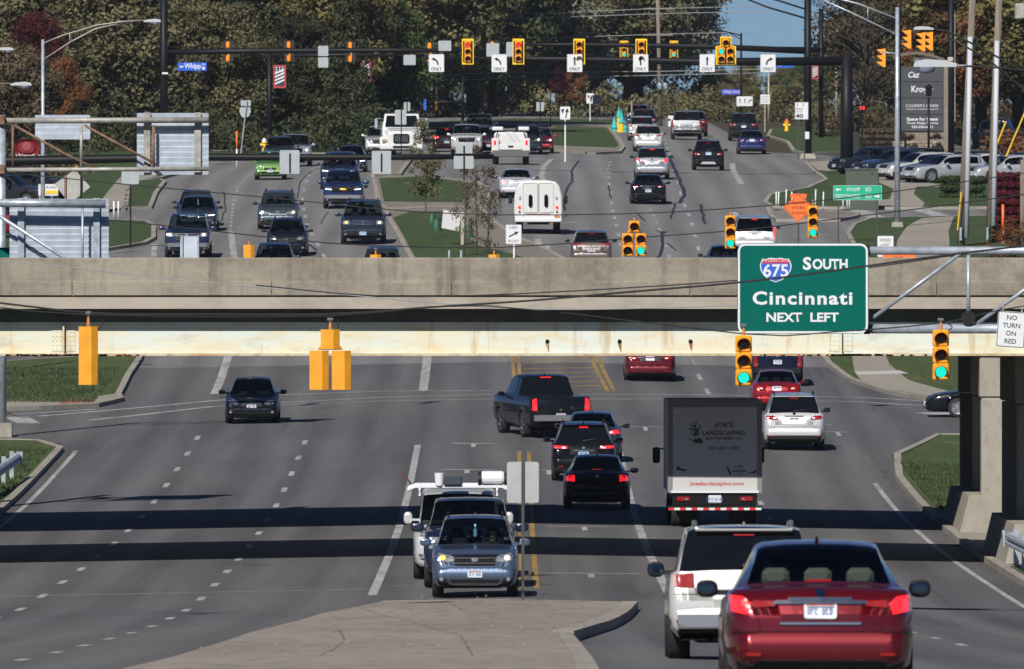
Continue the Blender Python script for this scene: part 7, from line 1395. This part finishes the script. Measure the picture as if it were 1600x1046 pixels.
def tree(x, d, kind, colr, h=None, label='', w=1.0, var=0, group=None, z=None, yoff=0, barkm=None, name='tree'):
    tm, cm, H = PROTO[kind][var % len(PROTO[kind])]; X = (x-800)/F*d; s = (h or H)/H
    root = thing(name, (X, d, (zg(X, d) if z is None else z)-.05), label, 'tree', group, rz=random.uniform(0, 6.28)); root.scale = (s*w, s*w, s)
    a = link('trunk', tm, root, Vector()); b = link('crown', cm, root, Vector())
    b.material_slots[0].link = 'OBJECT'; b.material_slots[0].material = LM[colr]
    if barkm: a.material_slots[0].link = 'OBJECT'; a.material_slots[0].material = barkm
    return root
COLN = {'olive':'olive green','dark':'dark green','yellow':'yellow tinged','russet':'russet orange','crimson':'crimson','grey':'grey green','brown':'brown leaved','green':'fresh green'}
ORD = ['first','second','third','fourth','fifth','sixth','seventh','eighth','ninth','tenth','eleventh','twelfth','thirteenth']
random.seed(21)
# rows of trees behind the left side and far along the road
def row(xs, d, kinds, cols, hr, grp, where, z=None):
    for i_, x in enumerate(xs):
        kd = random.choice(kinds); cc = random.choice(cols); tree(x+random.uniform(-14,14), d+random.uniform(-14,14), kd, cc, random.uniform(*hr), '%s %s tree %s, %s from the left' % (COLN[cc], 'broad' if kd == 'oak' else 'tall', where, ORD[i_]), w=random.uniform(.9,1.2), var=random.randint(0,2), group=grp, z=z)
row(range(-60,600,62), 815, ['oak','tall'], ['olive','olive','dark','brown','yellow','olive'], (11,15), 'trees in front row behind the left roadside', 'in the front row behind the left roadside')
row(range(-80,640,70), 860, ['tall'], ['olive','dark','brown','yellow','olive','olive'], (17,21), 'trees in the second row on the left', 'in the second row on the left')
row(range(-80,660,75), 905, ['tall','oak'], ['olive','dark','yellow','olive'], (22,26), 'tallest trees at the back on the left', 'in the tallest back row on the left')
row(range(600,800,45), 1010, ['oak','tall'], ['olive','dark','grey','green'], (14,18), 'trees left of the far road end', 'left of the far road end')
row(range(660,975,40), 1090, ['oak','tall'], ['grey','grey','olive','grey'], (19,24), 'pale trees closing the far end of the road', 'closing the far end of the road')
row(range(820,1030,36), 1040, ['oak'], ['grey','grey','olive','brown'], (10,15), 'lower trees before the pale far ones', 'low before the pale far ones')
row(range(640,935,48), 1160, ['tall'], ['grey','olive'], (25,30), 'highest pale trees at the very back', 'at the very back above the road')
row(range(1100,1300,34), 1040, ['oak'], ['brown','olive','yellow','brown'], (2.2,3.4), 'low autumn trees under the patch of sky', 'low under the patch of sky')
row(range(1130,1320,40), 1100, ['oak'], ['grey','green','olive'], (3.2,4.6), 'low trees against the patch of sky', 'against the patch of sky')
row(range(1400,1660,46), 900, ['oak'], ['brown','olive','russet','brown','olive'], (9,13), 'autumn trees behind the business sign', 'behind the business sign')
row(range(1500,1680,44), 840, ['oak','tall'], ['russet','yellow','brown','russet'], (12,17), 'russet trees behind the utility poles', 'behind the utility poles')
row(range(1365,1480,36), 935, ['bare'], ['brown','russet'], (14,18), 'nearly bare trees right of the sky', 'nearly bare right of the sky')
row(range(1490,1680,60), 960, ['tall'], ['olive','brown','dark','yellow'], (18,22), 'tall trees closing the right', 'tall closing the right side')
tree(60, 770, 'oak', 'crimson', 8.5, 'crimson tree above the left sign backs', w=.6, var=1); tree(20, 745, 'oak', 'brown', 7, 'brown leaved bushy tree at the left edge', var=2)
tree(95, 760, 'oak', 'russet', 6, 'russet tree low behind the small ribbed sign back', w=.7, var=0)
for x, d_, k, c, h, l in ((540,800,'pine','dark',10,'dark conifer left of the white heavy truck'),(470,805,'oak','dark',8,'dark bushy tree overhanging the far kerb on the left'),(350,800,'oak','olive',9,'olive tree over the route sign'),(590,830,'oak','green',9,'bright green low tree behind the white heavy truck'),(875,1000,'young','crimson',4,'small dark red tree behind the far median'),(905,1005,'young','russet',4.6,'small russet tree beside the far no U turn sign'),(765,1060,'pine','dark',17,'tall dark evergreen breaking the pale far trees'),(1350,880,'bare','brown',9,'bare brown tree behind the pedestrian signal')): tree(x, d_, k, c, h, l)
tree(667, 606, 'young', 'olive', 4.9, 'young full tree with narrow crown on the median lawn', var=0, w=.9, barkm=bark_l, name='young_tree'); tree(726, 556, 'thin', 'brown', 4.2, 'sparse young tree beside the tilted white panel', w=.8, name='young_tree'); tree(764, 540, 'thin', 'brown', 4.6, 'sparse russet young tree nearest the keep right sign', w=.9, name='young_tree'); tree(745, 560, 'thin', 'brown', 4.9, 'nearly bare young tree behind the other two on the median', w=.6, name='young_tree')
for x, y, r_ in ((675,356,.2),(682,366,.22),(732,376,.24)):
    d_ = GP(x, y)[1]; X = (x-800)/F*d_; tag(MB().lathe((X,d_,zg(X,d_)+.12), 'z', [(r_,0),(r_*1.05,.15),(r_*.6,.5),(.05,.62),(0,.62)], 12).build('watering_bag', mat('bag_green', (.02,.09,.04), .6), smooth=True), 'green watering bag %s' % {675:'leaning at the foot of the full young tree',682:'standing on the lawn right of the young tree',732:'at the foot of the sparse young tree'}[x], 'watering bag')
# hedges and undergrowth
def bushes(name, spots, size, per, m, label=None, cat=None, kind=None, seed=3, leaf=.12):
    me = leaves_mesh(name, spots, per, leaf, np.random.default_rng(seed)); me.materials.append(m); o = bpy.data.objects.new(name, me); col.objects.link(o); return tag(o, label, cat, kind=kind)
def hedge(x0, x1, y0, y1, d, name, label, m, per=260):
    a, b = P(x0,y1,d), P(x1,y0,d); sp = []; z0 = zg(a.x, d); h = b.z - z0; rt = thing(name, ((a.x+b.x)/2, d, z0), label, 'hedge')
    n = max(3, int((b.x-a.x)/.3))
    for i in range(n):
        for j in range(max(2, int(h/.35))):
            for k in range(2): sp.append((a.x+(b.x-a.x)*(i+.5)/n-rt.location.x, k*.5, h*(j+.5)/max(2,int(h/.35)), .26))
    me = leaves_mesh('foliage', sp, per, .13, np.random.default_rng(5)); me.materials.append(m); link('foliage', me, rt, Vector())
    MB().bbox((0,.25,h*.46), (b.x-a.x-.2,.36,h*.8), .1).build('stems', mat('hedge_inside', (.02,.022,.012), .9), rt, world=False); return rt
hedge(1471,1500,274,298,655,'hedge','clipped green hedge left of the leaning wooden pole',LM['hedge']); hedge(1503,1538,274,298,655,'hedge','clipped green hedge between the two wooden poles',LM['hedge']); hedge(1552,1610,269,352,600,'hedge','tall burgundy hedge at the right edge',LM['redhedge'])
hedge(1548,1580,352,372,580,'hedge','small dark green shrub under the burgundy hedge',LM['hedge']); hedge(1345,1405,200,215,800,'hedge','low reddish hedge line behind the iron fence',LM['brown'])
rs = np.random.default_rng(9)
sp = [(P(x,0,560).x+rs.normal()*.3, 560+rs.normal()*.8, zg(15,560)+rs.random()*1.9*min(1,(x-1535)/60+.25), .35) for x in range(1552,1630,2)]
bushes('shrub', sp, 0, 90, LM['russet'], 'loose russet shrub at the lower right edge above the parapet', 'shrub', leaf=.1)
for x, m in ((1424,'crimson'),(1462,'crimson')): p = P(x,218,768); bushes('shrub', [(p.x+rs.normal()*.2, 768.6+rs.normal()*.1, p.z+rs.random()*.3, .22) for _ in range(8)], 0, 60, LM[m], 'round maroon shrub on the stone base, %s one' % ('left' if x < 1440 else 'right'), 'shrub', leaf=.08)
def under(xs, d, h, m, name, seed, kind='stuff', per=60):
    sp = []
    r_ = np.random.default_rng(seed)
    for x in xs:
        X = (x-800)/F*d + r_.normal()*.5; dd_ = d + r_.normal()*3; sp.append((X, dd_, zg(X, dd_)+abs(r_.normal())*h*.5+.2, .5+r_.random()*.9))
    return bushes(name, sp, 0, per, m, kind=kind, seed=seed, leaf=.26)
under(np.arange(-80,600,3.2), 795, 2.6, LM['dark'], 'undergrowth', 31); under(np.arange(-80,600,3.5), 840, 5, LM['olive'], 'undergrowth', 32); under(np.arange(-80,620,4), 880, 8, LM['dark'], 'undergrowth', 41)
under(np.arange(640,1130,4), 1015, 2.2, LM['olive'], 'undergrowth', 33); under(np.arange(600,1050,4), 1065, 6, LM['grey'], 'undergrowth', 34); under(np.arange(1040,1330,3), 985, 1.8, LM['olive'], 'undergrowth', 35); under(np.arange(880,1130,2.6), 1050, 4.5, LM['grey'], 'undergrowth', 51); under(np.arange(1290,1660,2.6), 860, 2.6, LM['brown'], 'undergrowth', 36); under(np.arange(1345,1660,3), 915, 6, LM['dark'], 'undergrowth', 37)
under(np.arange(1550,1640,2.5), 700, 2.2, LM['russet'], 'undergrowth', 38); under(np.arange(-60,110,3), 700, 1.2, LM['brown'], 'undergrowth', 39)
# short rough grass along the near kerbs
def tufts(region, n, m, seed, hh=.12, w=.03):
    r_ = np.random.default_rng(seed); q = MB()
    for _ in range(n):
        x, y = region(r_); z = zg(x, y)+.12; a = r_.random()*3.14; dx, dy = math.cos(a)*w, math.sin(a)*w; h_ = hh*(.4+r_.random()*.8)
        q.v += [(x-dx,y-dy,z),(x+dx,y+dy,z),(x+r_.normal()*.03,y+r_.normal()*.03,z+h_)]; k = len(q.v); q.f.append((k-3,k-2,k-1))
    me = bpy.data.meshes.new('grass_tufts'); me.from_pydata(q.v, [], q.f); me.materials.append(m); o = bpy.data.objects.new('grass_tufts', me); col.objects.link(o); tag(o, kind='stuff')
gt = mat('grass_blade', (.045,.07,.022), .8, noise=.4, nscale=.5)
tufts(lambda r_: (-14.3-r_.random()*2.6, 330+r_.random()*66), 16000, gt, 1); tufts(lambda r_: (11.65+r_.random()*4, 350+r_.random()*34), 16000, gt, 2); tufts(lambda r_: (-14.3-r_.random()*5, 437+r_.random()*30), 12000, gt, 3)
# gravel bits on the near median
q = MB(); r_ = np.random.default_rng(4)
for _ in range(260):
    yy = 150+r_.random()*108; lo = -4.2 if yy < 170 else -3.6+ (yy-170)*.012; x = lo+r_.random()*(.5-lo+ (yy-150)*.012); s = .008+r_.random()**3*.03; z = zg(x, yy)+.15
    q.v += [(x-s,yy-s,z),(x+s,yy-s,z),(x+s*.6,yy+s,z),(x-s*.5,yy+s*.7,z),(x,yy,z+s*1.1)]; k = len(q.v)-5; q.f += [(k,k+1,k+4),(k+1,k+2,k+4),(k+2,k+3,k+4),(k+3,k,k+4)]
me = bpy.data.meshes.new('gravel'); me.from_pydata(q.v, [], q.f); me.materials.append(mat('gravel_stone', (.17,.15,.13), .95, noise=.4, nscale=2)); o = bpy.data.objects.new('gravel', me); col.objects.link(o); tag(o, kind='stuff')
# cracks and joints in the near median, grit and leaves against its kerb
q = MB()
for pts in ([(560,962),(640,985),(720,1010),(740,1046)],[(400,1004),(560,1000),(700,1006),(860,1002)],[(700,953),(740,975),(860,990)],[(500,1046),(540,1020),(530,1000)]):
    D = dense(px(pts), 1.2); D = [(p[0]+random.uniform(-.03,.03), p[1]) for p in D]; ribbon(q, D, .014, .1545)
tag(q.build('median_cracks', mat('crack_dark', (.17,.15,.125), .95)), kind='stuff')
q = MB(); r_ = np.random.default_rng(14)
for _ in range(500):
    y = 300+r_.random()*98 if r_.random() < .5 else 120+r_.random()*180; x = (-13.9+abs(r_.normal())*.18) if r_.random() < .5 else (11.2-abs(r_.normal())*.18); z = zg(x, y)+.012; s_ = .02+r_.random()*.04; a = r_.random()*6.28
    q.add([(x+s_*math.cos(a),y+s_*math.sin(a),z),(x-s_*math.sin(a)*.6,y+s_*math.cos(a)*.6,z+.01),(x-s_*math.cos(a),y-s_*math.sin(a),z),(x+s_*math.sin(a)*.6,y-s_*math.cos(a)*.6,z+.015)], [(0,1,2,3)])
tag(q.build('fallen_leaves', mat('dead_leaf', (.22,.12,.05), .9, noise=.4, nscale=3)), kind='stuff')
if HAZE: add_haze()
